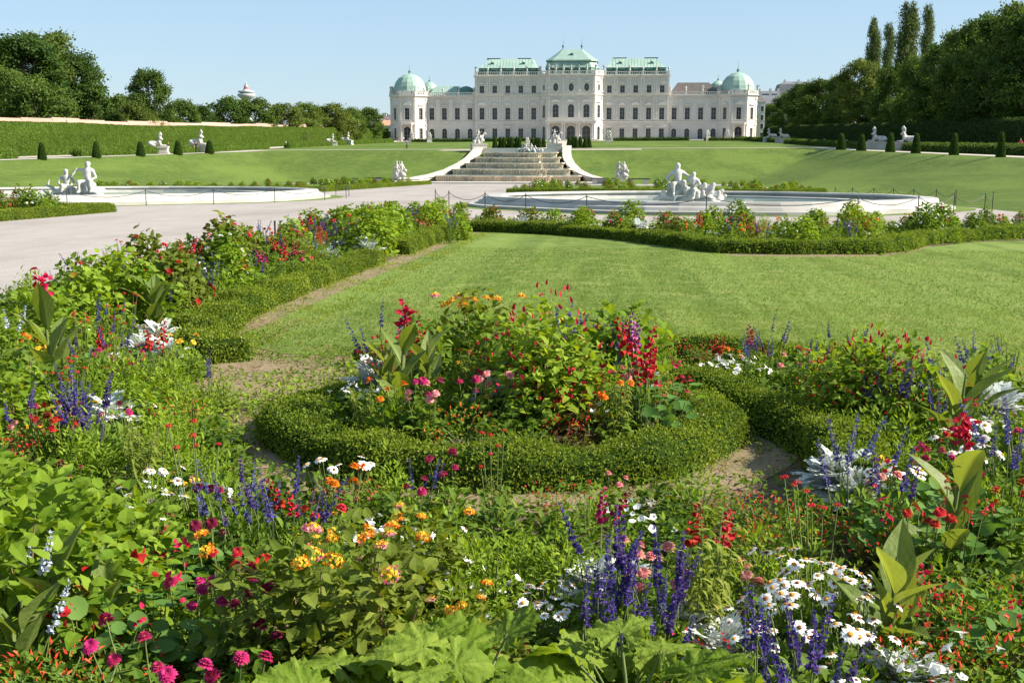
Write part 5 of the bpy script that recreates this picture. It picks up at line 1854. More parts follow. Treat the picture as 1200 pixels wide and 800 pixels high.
def addmb(dst, src, mtx=None, moff=0):
    base = dst.n
    for v in src.V:
        if mtx is not None:
            A = np.array(mtx)
            v = v @ A[:3, :3].T + A[:3, 3]
        dst.V.append(v)
        dst.n += len(v)
    off = np.cumsum([0] + [len(v) for v in src.V])
    for f, m, t in zip(src.F, src.MI, src.T):
        dst.F.append(f + base)
        dst.MI.append(m + moff)
        dst.T.append(t)
def aim(loc, d, s=1.0, spin=0.0):
    q = Vector(d).to_track_quat('Z', 'Y')
    return Matrix.Translation(Vector(loc)) @ q.to_matrix().to_4x4() @ Matrix.Rotation(spin, 4, 'Z') @ Matrix.Scale(s, 4)
def mound(mb, r, rad, h, n, L, W, tm, mat=0, lift=.35, bend=.5, inner=.35, fold=.25, smat=None, nst=9, z0=.0, tints=None, flat_=.5):
    d = unit(r.normal(size=(n, 3)))
    d[:, 2] = np.abs(d[:, 2])
    f = inner + (1 - inner) * r.random(n) ** .6
    lump = 1 + .16 * vnoise(d, int(r.integers(1e6)), 2.2)
    P = d * (f * lump)[:, None] * [rad, rad, h] + [0, 0, z0]
    D = unit(d * [1, 1, .5] + r.normal(size=(n, 3)) * .45 + [0, 0, lift])
    N = unit(d * .5 + r.normal(size=(n, 3)) * .35 + [0, 0, flat_ + .5])
    leaves(mb, P - D * (np.asarray(L) * .4), D, N, L * r.uniform(.65, 1.25, n), W * r.uniform(.7, 1.2, n), tm, bend * r.uniform(.2, 1.4, n), fold, mat, tints, r)
    if smat is not None:
        for i in range(nst):
            k = r.integers(n)
            e = P[k]
            mb.tube([(e[0] * .1, e[1] * .1, -.02), (e[0] * .5, e[1] * .5, e[2] * .55), tuple(e)], [.006, .0045, .002], 4, smat)
    return P

def daisy(r, n, rad, w, eye, layers=1, cup=.15):
    mb = MB()
    for k in range(layers):
        nn = n - 2 * k
        a = np.arange(nn) * 2 * math.pi / nn + k * .3 + r.normal(size=nn) * .06
        D = np.stack([np.cos(a), np.sin(a), np.full(nn, cup + .35 * k)], 1)
        N = np.stack([-np.cos(a) * .2, -np.sin(a) * .2, np.ones(nn)], 1)
        leaves(mb, D * [.12 * rad, .12 * rad, 0] + [0, 0, .004 * k], D, N, rad * (1 - .2 * k) * r.uniform(.88, 1.08, nn), w * (1 - .1 * k), T_OVAL, .5, .15, 0, None, r)
    mb.lathe([(eye, -.002), (eye * .95, eye * .45), (eye * .6, eye * .8), (.001, eye * .9)], seg=8, mat=1)
    mb.tube([(0, 0, -.03), (0, 0, -.001)], .0022, 4, 2)
    return mb
def spike(r, L, rad, n=64, fl=.012):
    mb = MB()
    mb.tube([(0, 0, -.10), (.003, 0, L * .5), (0, .004, L)], [.0026, .0022, .001], 4, 1)
    z = np.sort(r.random(n)) * L
    whorl = (.55 + .45 * np.sin(z / L * 46)) > .35
    z = z[whorl]
    n = len(z)
    a = r.random(n) * 6.283
    D = np.stack([np.cos(a), np.sin(a), r.uniform(-.1, .7, n)], 1)
    t = z / L
    s = fl * (1.25 - .75 * t) * r.uniform(.7, 1.3, n)
    leaves(mb, np.stack([np.cos(a) * .002, np.sin(a) * .002, z], 1), D, r.normal(size=(n, 3)), s * rad / .010, s * .45, T_OVAL, .6, .5, 0, None, r)
    return mb
def pomhead(r, rad, n, cols):
    """domed head of many florets; outer florets take later colours"""
    mb = MB()
    i = np.arange(n) + .5
    ph = np.arccos(1 - i / n * 1.05)
    th = i * 2.39996
    d = np.stack([np.cos(th) * np.sin(ph), np.sin(th) * np.sin(ph), np.cos(ph)], 1)
    for k in range(len(cols)):
        lo, hi = k / len(cols), (k + 1) / len(cols)
        m = (i / n >= lo) & (i / n < hi)
        dd = d[m]
        for q in range(2):
            leaves(mb, dd * rad * [1, 1, .75] + r.normal(size=dd.shape) * rad * .04, unit(r.normal(size=dd.shape) - dd * .2), dd, rad * .34, rad * .17, T_HEX, .2, .1, k, None, r)
    return mb
def bellspike(r, L, n, bell, tilt=1.0):
    mb = MB()
    mb.tube([(0, 0, -.12), (0, 0, L)], [.003, .0015], 4, 1)
    for k in range(n):
        t = k / (n - 1)
        a = k * 2.4 + r.normal() * .3
        s = bell * (1 - .55 * t) * r.uniform(.85, 1.1)
        d = Vector((math.cos(a) * tilt, math.sin(a) * tilt, -.15 + .5 * t))
        b = MB()
        b.lathe([(.12, 0), (.22, .3), (.30, .7), (.50, 1.0), (.46, 1.02), (.2, .6)], seg=7, mat=0)
        addmb(mb, b, aim((0, 0, L * (.04 + .92 * t)), d, s))
        if t > .7:
            leaves(mb, [(0, 0, L * t)], [d], [(0, 0, 1)], .015, .005, T_OVAL, .2, .2, 1, .5, r)
    for f in mb.F[-3:]:
        pass
    return mb
def petaltuft(r, n, L, W, mat=0):
    """loose flower of big upright petals, canna style"""
    mb = MB()
    a = r.random(n) * 6.283
    D = np.stack([np.cos(a), np.sin(a), r.uniform(.1, 1.5, n)], 1)
    leaves(mb, r.normal(size=(n, 3)) * [.018, .018, .05] + [0, 0, .04], D, r.normal(size=(n, 3)) + [0, 0, .8], L * r.uniform(.7, 1.2, n), W * r.uniform(.8, 1.2, n), T_OVAL, .9, .35, mat, None, r)
    return mb
def funnel(r, rad, k=10):
    mb = MB()
    a = np.arange(k) * 2 * math.pi / k
    def ringz(q, z, ru=0):
        m = q * (1 + ru * np.cos(a * 5))
        return np.stack([m * np.cos(a), m * np.sin(a), z + ru * rad * .3 * np.sin(a * 5 + 1)], 1)
    mb.loft([ringz(rad * .14, np.full(k, -rad * .8)), ringz(rad * .22, np.full(k, -rad * .2)), ringz(rad * .62, np.full(k, 0.0)), ringz(rad, np.full(k, rad * .06), .09)], 0, True, False, False)
    return mb

PROTO = {}
def proto(kind, foliage, fmats, flowers=()):
    """foliage MB + flower sets [(part name, MB, mats, [matrices])]"""
    sm = kind in ('mallow', 'canna', 'red_canna', 'nasturtium')
    me = foliage.mesh('foliage', fmats, sm)
    fl = [(nm, mb.mesh(nm, mats, kind == 'white_petunia'), mtx) for nm, mb, mats, mtx in flowers]
    mg, mats = MB(), list(fmats)
    addmb(mg, foliage)
    for nm, mb, ms, mtx in flowers:
        o = len(mats)
        mats += ms
        for m in mtx:
            addmb(mg, mb, m, o)
    PROTO.setdefault(kind, []).append((me, fl, mg.mesh('plant', mats)))

def tops(r, n, rad, z0, z1, tilt=.35, s=(.85, 1.15), stems=None, smat=1):
    out = []
    for i in range(n):
        a, q = r.random() * 6.283, rad * math.sqrt(r.random())
        p = (q * math.cos(a), q * math.sin(a), r.uniform(z0, z1))
        d = Vector((math.cos(a) * tilt * q / rad + r.normal() * tilt * .5, math.sin(a) * tilt * q / rad + r.normal() * tilt * .5, 1))
        out.append(aim(p, d, r.uniform(*s), r.random() * 6.28))
        if stems is not None:
            stems.tube([(p[0] * .3, p[1] * .3, 0), (p[0] * .75, p[1] * .75, p[2] * .5), (p[0], p[1], p[2] - .004)], [.0035, .003, .0022], 4, smat)
    return out

for v in range(3):
    r = np.random.default_rng(100 + v)
    # blue and purple salvias
    for kind, pm, ht in (('salvia', 'p_purple', 1.0), ('blue_salvia', 'p_blue', 1.0), ('pale_salvia', 'p_pale', 1.0)):
        f = MB()
        mound(f, r, .15, .30, 170, .062, .011, T_LANCE, 0, .6, .8, .2, .3, 1)
        proto(kind, f, ['lf_mid', 'stem'], [('flower_spike', spike(r, .15 + .03 * v, .013, 120), [pm, 'stem'], tops(r, 3 + v, .13, .26, .42, .35, (.65, 1.15), f))])
    # dense tall purple salvia
    f = MB()
    mound(f, r, .14, .26, 150, .065, .012, T_LANCE, 0, .6, .8, .2, .3, 1)
    proto('tall_salvia', f, ['lf_mid', 'stem'], [('flower_spike', spike(r, .21, .013, 200, .013), ['p_purple', 'stem'], tops(r, 3 + v, .085, .2, .36, .22, (.7, 1.05), f))])
    # white zinnias
    f = MB()
    mound(f, r, .20, .24, 190, .055, .011, T_LANCE, 0, .4, .7, .3, .25, 1)
    mound(f, r, .16, .16, 20, .05, .012, T_LANCE, 2, .0, 1.2)
    fl = daisy(r, 11, .026, .0075, .0085)
    fl2 = daisy(r, 12, .024, .0075, .008)
    proto('white_zinnia', f, ['lf_mid', 'stem', 'lf_dead'], [('flower', fl, ['p_white', 'eye_gold', 'stem'], tops(r, 6 + v, .2, .24, .33, .6, (.85, 1.15), f)), ('flower', fl2, ['p_white', 'eye_brown', 'stem'], tops(r, 5, .2, .22, .32, .7, (.85, 1.15), f))])
    # orange daisies
    f = MB()
    mound(f, r, .16, .22, 160, .05, .010, T_LANCE, 0, .4, .7, .3, .25, 1)
    proto('orange_daisy', f, ['lf_bright', 'stem'], [('flower', daisy(r, 12, .022, .007, .007), ['p_yellow', 'eye_gold', 'stem'], tops(r, 7, .16, .22, .30, .5, (.85, 1.15), f))])
    # double zinnias and dahlias in several colours
    for kind, pm in (('magenta_zinnia', 'p_magenta'), ('red_zinnia', 'p_red'), ('salmon_zinnia', 'p_salmon'), ('burgundy_zinnia', 'p_burg'), ('coral_zinnia', 'p_orange')):
        f = MB()
        mound(f, r, .15, .25, 105, .07, .019, T_OVAL, 0, .35, .8, .25, .25, 1)
        proto(kind, f, ['lf_mid', 'stem'], [('flower', daisy(r, 16, .026, .0065, .006, 4, .1), [pm, 'eye_gold', 'stem'], tops(r, 3 + v, .13, .27, .37, .5, (.8, 1.15), f))])
    # silver dusty miller
    f = MB()
    n = 95
    a = r.random(n) * 6.283
    el = np.arccos(r.random(n) ** .8)
    D = np.stack([np.cos(a) * np.sin(el), np.sin(a) * np.sin(el), np.cos(el) + .25], 1)
    leaves(f, D * r.uniform(.02, .09, n)[:, None] + [0, 0, .03], D, unit(np.stack([-np.cos(a), -np.sin(a), np.ones(n) * .8], 1) + r.normal(size=(n, 3)) * .3), .11 * r.uniform(.7, 1.25, n), .042, T_DUSTY, .6, .25, 0, None, r)
    proto('dusty_miller', f, ['silver'])
    # lantana
    f = MB()
    mound(f, r, .29, .54, 520, .062, .021, T_OVAL, 0, .1, .7, .2, .2, 1, 16)
    h1 = pomhead(r, .026, 34, [0, 1] and ['p_yellow', 'p_orange'])
    h2 = pomhead(r, .029, 36, ['p_yellow', 'p_pink'])
    proto('lantana', f, ['lf_olive', 'twig'], [('flower_head', h1, ['p_yellow', 'p_orange'], tops(r, 2 + v, .27, .44, .53, .6, (.8, 1.1))), ('flower_head', h2, ['p_yellow', 'p_pink'], tops(r, 1 + v % 2, .27, .42, .52, .6, (.8, 1.1)))])
    # big lobed mallow
    f = MB()
    for i in range(19):
        a, q = i * 2.39996, .08 + .26 * math.sqrt((i + .5) / 19)
        p = np.array([q * math.cos(a), q * math.sin(a), .16 + .26 * (1 - (q / .36) ** 2) + r.normal() * .03])
        d = np.array([math.cos(a), math.sin(a), r.uniform(-.15, .45)])
        leaves(f, [p], [d], [(-math.cos(a) * .35 + r.normal() * .3, -math.sin(a) * .35 + r.normal() * .3 - .25, 1)], r.uniform(.17, .26), .105, T_LOBED[r.integers(4)], r.uniform(.1, .9), .9, 0, [r.random()], r)
        f.tube([(0, 0, 0), (p[0] * .5, p[1] * .5, p[2] * .75), tuple(p + d * .03)], [.007, .006, .004], 5, 1)
    proto('mallow', f, ['lf_mallow', 'stem'])
    # nasturtium
    f = MB()
    n = 46
    a, q = r.random(n) * 6.283, .26 * np.sqrt(r.random(n))
    P = np.stack([q * np.cos(a), q * np.sin(a), .10 + .20 * r.random(n) * (1 - (q / .3) ** 2)], 1)
    s = r.uniform(.045, .085, n)
    N = unit(r.normal(size=(n, 3)) * .35 + [.2, -.2, 1])
    D = np.stack([np.cos(a), np.sin(a), r.normal(size=n) * .25], 1)
    leaves(f, P - D * (s * .5)[:, None], D, N, s, s * .5, T_ROUND, .1, .5, 0, None, r)
    for k in range(26):
        f.tube([(P[k, 0] * .4, P[k, 1] * .4, 0), (P[k, 0] * .9, P[k, 1] * .9, P[k, 2] * .6), tuple(P[k])], .002, 4, 1)
    proto('nasturtium', f, ['lf_nast', 'stem'], [('flower', petaltuft(r, 7, .03, .012), ['p_crimson'], tops(r, 2 + v, .2, .22, .30, .6, (.7, 1), f))])
    # firecracker cuphea
    f = MB()
    mound(f, r, .24, .24, 380, .026, .007, T_OVAL, 0, .4, .3, .3, .2, 1, 14)
    tb = MB()
    n = 85
    d = unit(r.normal(size=(n, 3)))
    d[:, 2] = np.abs(d[:, 2])
    leaves(tb, d * [.24, .24, .25] * r.uniform(.8, 1.05, n)[:, None], unit(d + r.normal(size=(n, 3)) * .6), r.normal(size=(n, 3)), .025, .0042, T_LANCE, .3, .9, 0, None, r)
    proto('cuphea', f, ['lf_mid', 'stem'], [('blossom', tb, ['p_coral'], [Matrix.Identity(4)])])
    # penstemon and snapdragon spires
    for kind, pm in (('red_snapdragon', 'p_red'), ('pink_snapdragon', 'p_magenta'), ('mauve_snapdragon', 'p_mauve')):
        f = MB()
        mound(f, r, .12, .30, 120, .055, .010, T_LANCE, 0, .7, .8, .2, .25, 1)
        proto(kind, f, ['lf_mid', 'stem'], [('flower_spike', bellspike(r, .17, 13, .034), [pm, 'stem'], tops(r, 2 + v % 2, .07, .30, .40, .3, (.85, 1.15), f))])
    # cannas
    for kind, lm, pm in (('canna', 'lf_canna', None), ('red_canna', 'lf_canna', 'p_crimson')):
        f = MB()
        hh = .55 if pm is None else .72
        f.tube([(0, 0, -.02), (.01, 0, hh * .5), (.0, .015, hh)], [.013, .011, .006], 6, 1)
        nl = 8 if pm is None else 5
        for i in range(nl):
            a = i * 2.2 + r.normal() * .3
            z = hh * (.05 + .75 * i / nl)
            d = (math.cos(a), math.sin(a), r.uniform(1.1, 2.6))
            leaves(f, [(0, 0, z)], [d], [(-math.cos(a), -math.sin(a), .8)], r.uniform(.30, .44), r.uniform(.055, .075), T_PADDLE, r.uniform(.0, .7), .45, 0, [r.random()], r)
        fl = []
        if pm:
            fl = [('flower', petaltuft(r, 30, .048, .017), [pm], [aim((.0, .015, hh - .03), (r.normal() * .15, r.normal() * .15, 1), 1.15)])]
        proto(kind, f, [lm, 'stem'], fl)
    # four o'clock bushes, some with red buds
    for kind, lm, pm, n in (('leafy_bush', 'lf_bright', None, 420), ('budded_bush', 'lf_bright', 'p_crimson', 420), ('dark_bush', 'lf_mid', None, 420)):
        f = MB()
        (mound(f, r, .34, .62, 760, .062, .021, T_OVAL, 0, .15, .8, .3, .2, 1, 18) if pm else mound(f, r, .34, .62, n, .085, .030, T_OVAL, 0, .15, .8, .3, .2, 1, 18))
        fl = []
        if pm:
            tb = MB()
            m = 70
            d = unit(r.normal(size=(m, 3)))
            d[:, 2] = np.abs(d[:, 2]) + .25
            d = unit(d)
            leaves(tb, d * [.34, .34, .63] * r.uniform(.9, 1.05, m)[:, None], unit(d + r.normal(size=(m, 3)) * .4 + [0, 0, .4]), r.normal(size=(m, 3)), .035, .008, T_OVAL, .2, .5, 0, None, r)
            fl = [('blossom', tb, [pm], [Matrix.Identity(4)])]
        proto(kind, f, [lm, 'twig'], fl)
    # rose-like shrubs for the borders further off
    for kind, lm, pm in (('shrub_rose', 'lf_mid', 'p_red'), ('green_shrub', 'lf_bright', None), ('red_tip_shrub', 'lf_olive', 'p_crimson'), ('white_shrub', 'lf_mid', 'p_white')):
        f = MB()
        mound(f, r, .38, .62, 760, .072, .028, T_OVAL, 0, .15, .7, .3, .2, 1, 20, flat_=.2)
        mound(f, r, .18, .22, 60, .07, .026, T_OVAL, 0, .15, .7, .3, .2, z0=.45)
        fl = []
        if pm:
            fl = [('flower', daisy(r, 12, .035, .012, .006, 3, .4), [pm, 'eye_gold', 'stem'], [aim(tuple(np.array(q_) * [.36, .36, .60]), q_, r.uniform(.7, 1.05)) for q_ in unit(np.abs(r.normal(size=(8 + 2 * v, 3))) * np.c_[r.choice([-1, 1], (8 + 2 * v, 2)), np.ones(8 + 2 * v)] + [0, 0, .35])])]
        proto(kind, f, [lm, 'twig'], fl)
    # white petunias
    f = MB()
    mound(f, r, .18, .17, 130, .045, .014, T_OVAL, 0, .3, .6, .3, .2, 1)
    proto('white_petunia', f, ['lf_mid', 'stem'], [('flower', funnel(r, .022), ['p_white'], tops(r, 9 + v, .19, .15, .21, .9, (.7, 1.15)))])
    # little red globes on thin stems
    f = MB()
    mound(f, r, .12, .20, 90, .05, .011, T_LANCE, 0, .5, .7, .2, .25, 1)
    proto('globe_flower', f, ['lf_mid', 'stem'], [('flower', pomhead(r, .015, 40, ['p_red']), ['p_red'], tops(r, 5 + v, .15, .30, .48, .2, (.8, 1.1), f))])
    # feathery green
    f = MB()
    mound(f, r, .17, .34, 520, .042, .0065, T_LANCE, 0, .5, .5, .15, .2, 1)
    proto('feathery_herb', f, ['lf_bright', 'stem'])
    f = MB()
    mound(f, r, .2, .25, 190, .05, .02, T_OVAL, 0, .3, .6, .2, .2, 1)
    proto('leafy_herb', f, ['lf_dark', 'stem'])
    # low red begonias
    f = MB()
    mound(f, r, .16, .17, 150, .04, .015, T_OVAL, 0, .3, .5, .3, .2, 1)
    proto('red_begonia', f, ['lf_bronze', 'stem'], [('flower', petaltuft(r, 6, .014, .007), ['p_red'], tops(r, 12, .16, .14, .19, .6, (.8, 1.2)))])
    # arching yellow-green stems
    f = MB()
    for k in range(5):
        a = k * 1.3 + r.normal() * .3
        e = np.array([math.cos(a) * .08, math.sin(a) * .08, .40 + r.normal() * .04])
        f.tube([(0, 0, 0), tuple(e * [.6, .6, .55]), tuple(e)], [.004, .0035, .002], 4, 1)
        n = 26
        t = np.linspace(.25, 1, n)
        th = r.random(n) * 6.28
        D = np.stack([np.cos(th), np.sin(th), np.full(n, .55)], 1)
        leaves(f, e[None] * t[:, None], D, np.stack([-np.cos(th), -np.sin(th), np.ones(n)], 1), .085 * (1.15 - .5 * t), .0085, T_STRAP, 1.4, .3, 0, None, r)
    proto('lily_leaf', f, ['lf_yellow', 'stem'])

LOOK = {   # name, label phrase, short phrase, category
    'salvia': ('salvia_plant', 'purple salvia with slim flower spikes', 'purple salvia', 'flower'),
    'blue_salvia': ('salvia_plant', 'blue salvia with slim flower spikes', 'blue salvia', 'flower'),
    'pale_salvia': ('salvia_plant', 'whitish blue salvia spikes', 'pale salvia', 'flower'),
    'tall_salvia': ('salvia_plant', 'deep purple salvia with thick crowded spikes', 'thick purple salvia', 'flower'),
    'white_zinnia': ('zinnia_plant', 'white daisy-like zinnias with gold centres', 'white zinnias', 'flower'),
    'orange_daisy': ('daisy_plant', 'small golden orange daisies', 'orange daisies', 'flower'),
    'magenta_zinnia': ('zinnia_plant', 'magenta double zinnias', 'magenta zinnias', 'flower'),
    'red_zinnia': ('zinnia_plant', 'red double zinnias', 'red zinnias', 'flower'),
    'salmon_zinnia': ('zinnia_plant', 'salmon pink double zinnias', 'salmon zinnias', 'flower'),
    'burgundy_zinnia': ('zinnia_plant', 'burgundy double zinnias', 'burgundy zinnias', 'flower'),
    'coral_zinnia': ('zinnia_plant', 'bright orange double zinnias', 'orange zinnias', 'flower'),
    'dusty_miller': ('dusty_miller', 'silver leaved dusty miller', 'dusty miller', 'plant'),
    'lantana': ('lantana_bush', 'lantana with yellow, orange and pink heads', 'lantana', 'flower'),
    'mallow': ('mallow_plant', 'large lobed bright green mallow leaves', 'mallow leaves', 'plant'),
    'nasturtium': ('nasturtium_plant', 'nasturtium with round flat leaves', 'nasturtium', 'plant'),
    'cuphea': ('cuphea_plant', 'low plant dotted with tiny scarlet tubes', 'scarlet cuphea', 'flower'),
    'red_snapdragon': ('snapdragon_plant', 'scarlet snapdragon spires', 'scarlet snapdragon', 'flower'),
    'pink_snapdragon': ('snapdragon_plant', 'pink red snapdragon spires', 'pink snapdragon', 'flower'),
    'mauve_snapdragon': ('snapdragon_plant', 'mauve snapdragon spires', 'mauve snapdragon', 'flower'),
    'canna': ('canna_plant', 'canna with broad paddle leaves and no flower', 'canna leaves', 'plant'),
    'red_canna': ('canna_plant', 'canna with dark red flower on a tall stalk', 'red canna', 'flower'),
    'leafy_bush': ('leafy_bush', 'bright green leafy bush', 'leafy bush', 'bush'),
    'budded_bush': ('budded_bush', 'bright green bush tipped with red buds', 'red budded bush', 'bush'),
    'dark_bush': ('leafy_bush', 'mid green leafy bush', 'green bush', 'bush'),
    'shrub_rose': ('rose_shrub', 'green shrub with red blooms', 'red shrub', 'shrub'),
    'green_shrub': ('green_shrub', 'plain bright green shrub', 'green shrub', 'shrub'),
    'red_tip_shrub': ('rose_shrub', 'olive shrub with crimson blooms', 'olive shrub', 'shrub'),
    'white_shrub': ('rose_shrub', 'green shrub with white blooms', 'white shrub', 'shrub'),
    'white_petunia': ('petunia_plant', 'low white petunias', 'white petunias', 'flower'),
    'globe_flower': ('globe_flower', 'small red globe flowers on thin stems', 'red globes', 'flower'),
    'feathery_herb': ('feathery_plant', 'fine feathery green plant', 'feathery plant', 'plant'),
    'leafy_herb': ('leafy_plant', 'dark green leafy plant without flowers', 'dark leaves', 'plant'),
    'red_begonia': ('begonia_plant', 'low bronze leaved begonia with red flowers', 'red begonia', 'flower'),
    'lily_leaf': ('lily_plant', 'yellow green stems with arching narrow leaves', 'yellow green stems', 'plant'),
}
WIDTH = {'salvia': .14, 'blue_salvia': .14, 'pale_salvia': .14, 'tall_salvia': .13, 'white_zinnia': .2, 'lantana': .27, 'mallow': .36, 'nasturtium': .24, 'cuphea': .22, 'leafy_bush': .34, 'budded_bush': .34, 'dark_bush': .34, 'shrub_rose': .36, 'green_shrub': .36, 'red_tip_shrub': .36, 'white_shrub': .36, 'canna': .25, 'red_canna': .22}
PLANTS = []      # (kind, x, y, scale, zone)
def put(kind, x, y, s, zone):
    PLANTS.append((kind, x, y, s, zone))

def at(kind, u, v, h, s=1.0, zone='front', du=0):
    x, y = px(u, v, h)
    put(kind, x, y, s, zone)
# signature plants, read off the photograph: (kind, pixel, height of the seen point above ground, scale)
FRONT = [
    ('mallow', 455, 768, .36, .85), ('mallow', 545, 765, .36, .9), ('mallow', 745, 785, .33, .9),
    ('lantana', 300, 648, .5, 1.0), ('lantana', 372, 655, .5, 1.05), ('lantana', 448, 655, .5, 1.0), ('lantana', 420, 600, .5, .9), ('lantana', 495, 590, .48, .85), ('lantana', 555, 700, .36, .7),
    ('canna', 62, 700, .3, .72), ('canna', 20, 745, .25, .65), ('canna', 130, 710, .25, .6), ('nasturtium', 160, 720, .22, 1.15), ('nasturtium', 225, 665, .22, 1.0), ('nasturtium', 215, 640, .2, .9), ('nasturtium', 110, 740, .2, 1.1),
    ('magenta_zinnia', 172, 750, .32, 1.0), ('magenta_zinnia', 268, 712, .32, 1.0), ('magenta_zinnia', 290, 700, .33, 1.0), ('magenta_zinnia', 262, 778, .3, 1.0), ('burgundy_zinnia', 296, 745, .3, .9), ('magenta_zinnia', 190, 800, .3, .95), ('magenta_zinnia', 225, 690, .3, .9),
    ('cuphea', 55, 778, .22, 1.05), ('cuphea', 115, 765, .2, 1.0), ('cuphea', 20, 800, .22, 1.0), ('cuphea', 100, 800, .22, 1.0), ('orange_daisy', 22, 680, .27, .9), ('orange_daisy', 52, 712, .27, .85), ('orange_daisy', 125, 662, .26, .8), ('pale_salvia', 6, 650, .45, 1.0), ('pale_salvia', 12, 690, .42, .9),
    ('leafy_bush', 40, 560, .58, 1.0), ('leafy_bush', 110, 590, .5, .95), ('leafy_bush', 20, 610, .52, 1.0), ('leafy_bush', 80, 640, .46, .85), ('leafy_bush', 150, 590, .42, .75), ('leafy_bush', -20, 540, .55, 1.0), ('leafy_bush', 150, 640, .38, .65),
    ('white_zinnia', 178, 556, .3, .95), ('white_zinnia', 192, 588, .3, .9), ('white_petunia', 235, 575, .2, 1.0), ('globe_flower', 226, 504, .5, 1.15), ('white_zinnia', 125, 690, .25, .7),
    ('blue_salvia', 268, 540, .5, 1.05), ('salvia', 282, 545, .5, 1.1), ('salvia', 332, 560, .5, 1.05), ('blue_salvia', 300, 570, .44, .9), ('burgundy_zinnia', 258, 575, .33, 1.0), ('burgundy_zinnia', 253, 612, .33, 1.0), ('red_snapdragon', 343, 570, .4, .8), ('coral_zinnia', 400, 553, .36, 1.0), ('red_zinnia', 380, 590, .36, 1.0), ('orange_daisy', 377, 605, .3, .9), ('white_petunia', 425, 600, .22, .8), ('red_zinnia', 292, 632, .36, .95),
    ('feathery_herb', 530, 610, .34, 1.1), ('feathery_herb', 545, 640, .32, 1.0), ('feathery_herb', 610, 610, .3, 1.0), ('feathery_herb', 580, 645, .3, 1.0), ('feathery_herb', 655, 625, .3, .95), ('leafy_herb', 590, 585, .26, 1.0), ('leafy_herb', 520, 590, .26, .9), ('leafy_herb', 655, 590, .25, .9),
    ('white_petunia', 528, 668, .2, 1.0), ('white_petunia', 562, 672, .2, .9), ('white_zinnia', 632, 680, .3, .8), ('white_zinnia', 655, 685, .28, .8), ('white_petunia', 520, 645, .2, .8), ('white_zinnia', 500, 610, .3, .8),
    ('tall_salvia', 710, 630, .46, 1.1), ('tall_salvia', 705, 640, .42, 1.0), ('tall_salvia', 765, 640, .5, 1.05), ('tall_salvia', 788, 645, .46, .9), ('salvia', 695, 700, .4, .95), ('salvia', 735, 705, .38, .9), ('salvia', 755, 700, .38, .9), ('dusty_miller', 700, 672, .14, .9), ('dusty_miller', 725, 668, .14, .8), ('dusty_miller', 802, 735, .14, .95), ('dusty_miller', 845, 752, .14, 1.0), ('dusty_miller', 1060, 790, .12, .85), ('dusty_miller', 1092, 795, .12, .65),
    ('salmon_zinnia', 738, 627, .36, 1.0), ('salmon_zinnia', 775, 640, .36, 1.1), ('salmon_zinnia', 772, 662, .34, 1.0), ('pink_snapdragon', 703, 575, .45, .95), ('red_snapdragon', 806, 598, .46, 1.0), ('red_snapdragon', 853, 585, .46, .9), ('salmon_zinnia', 893, 660, .34, .9), ('lily_leaf', 832, 650, .38, 1.15), ('lily_leaf', 815, 670, .34, .9), ('feathery_herb', 900, 620, .3, .9), ('feathery_herb', 925, 640, .32, 1.0), ('leafy_herb', 780, 720, .2, .9), ('leafy_herb', 690, 740, .2, .8),
    ('white_zinnia', 940, 650, .32, 1.0), ('white_zinnia', 965, 675, .32, 1.0), ('white_zinnia', 990, 665, .3, .9), ('white_zinnia', 925, 690, .3, 1.0), ('white_zinnia', 1010, 715, .3, 1.0), ('white_zinnia', 960, 720, .3, 1.0), ('white_zinnia', 900, 715, .3, .8), ('white_zinnia', 1005, 760, .28, .7), ('white_zinnia', 880, 700, .28, .7),
    ('tall_salvia', 910, 720, .4, .8), ('salvia', 932, 728, .42, 1.0), ('salvia', 955, 765, .36, .9), ('salvia', 897, 745, .38, .9), ('canna', 1040, 660, .4, .78), ('canna', 1062, 690, .25, .6),
    ('cuphea', 1075, 720, .22, 1.1), ('cuphea', 1110, 700, .22, 1.0), ('cuphea', 1150, 730, .22, 1.1), ('cuphea', 1185, 760, .22, 1.1), ('cuphea', 1125, 760, .2, 1.0), ('cuphea', 1170, 690, .22, 1.0), ('cuphea', 1060, 755, .2, .9), ('cuphea', 890, 575, .24, .9), ('cuphea', 915, 600, .24, .9), ('cuphea', 930, 580, .24, .9), ('cuphea', 880, 610, .22, .8),
    ('nasturtium', 1115, 715, .2, 1.0), ('nasturtium', 1155, 745, .2, .9), ('white_petunia', 1128, 782, .2, 1.1), ('white_petunia', 1075, 770, .2, .9), ('leafy_herb', 960, 775, .22, 1.0), ('leafy_herb', 985, 790, .2, .9), ('nasturtium', 1095, 585, .26, 1.2), ('nasturtium', 1070, 605, .24, 1.1), ('nasturtium', 1135, 610, .24, 1.1), ('red_zinnia', 1085, 592, .36, 1.0), ('globe_flower', 1130, 590, .38, .9), ('red_zinnia', 1140, 560, .38, 1.0), ('red_zinnia', 1178, 560, .4, 1.0), ('feathery_herb', 1155, 650, .4, 1.0), ('leafy_herb', 1190, 640, .3, 1.0), ('leafy_herb', 1110, 640, .3, 1.0),
]
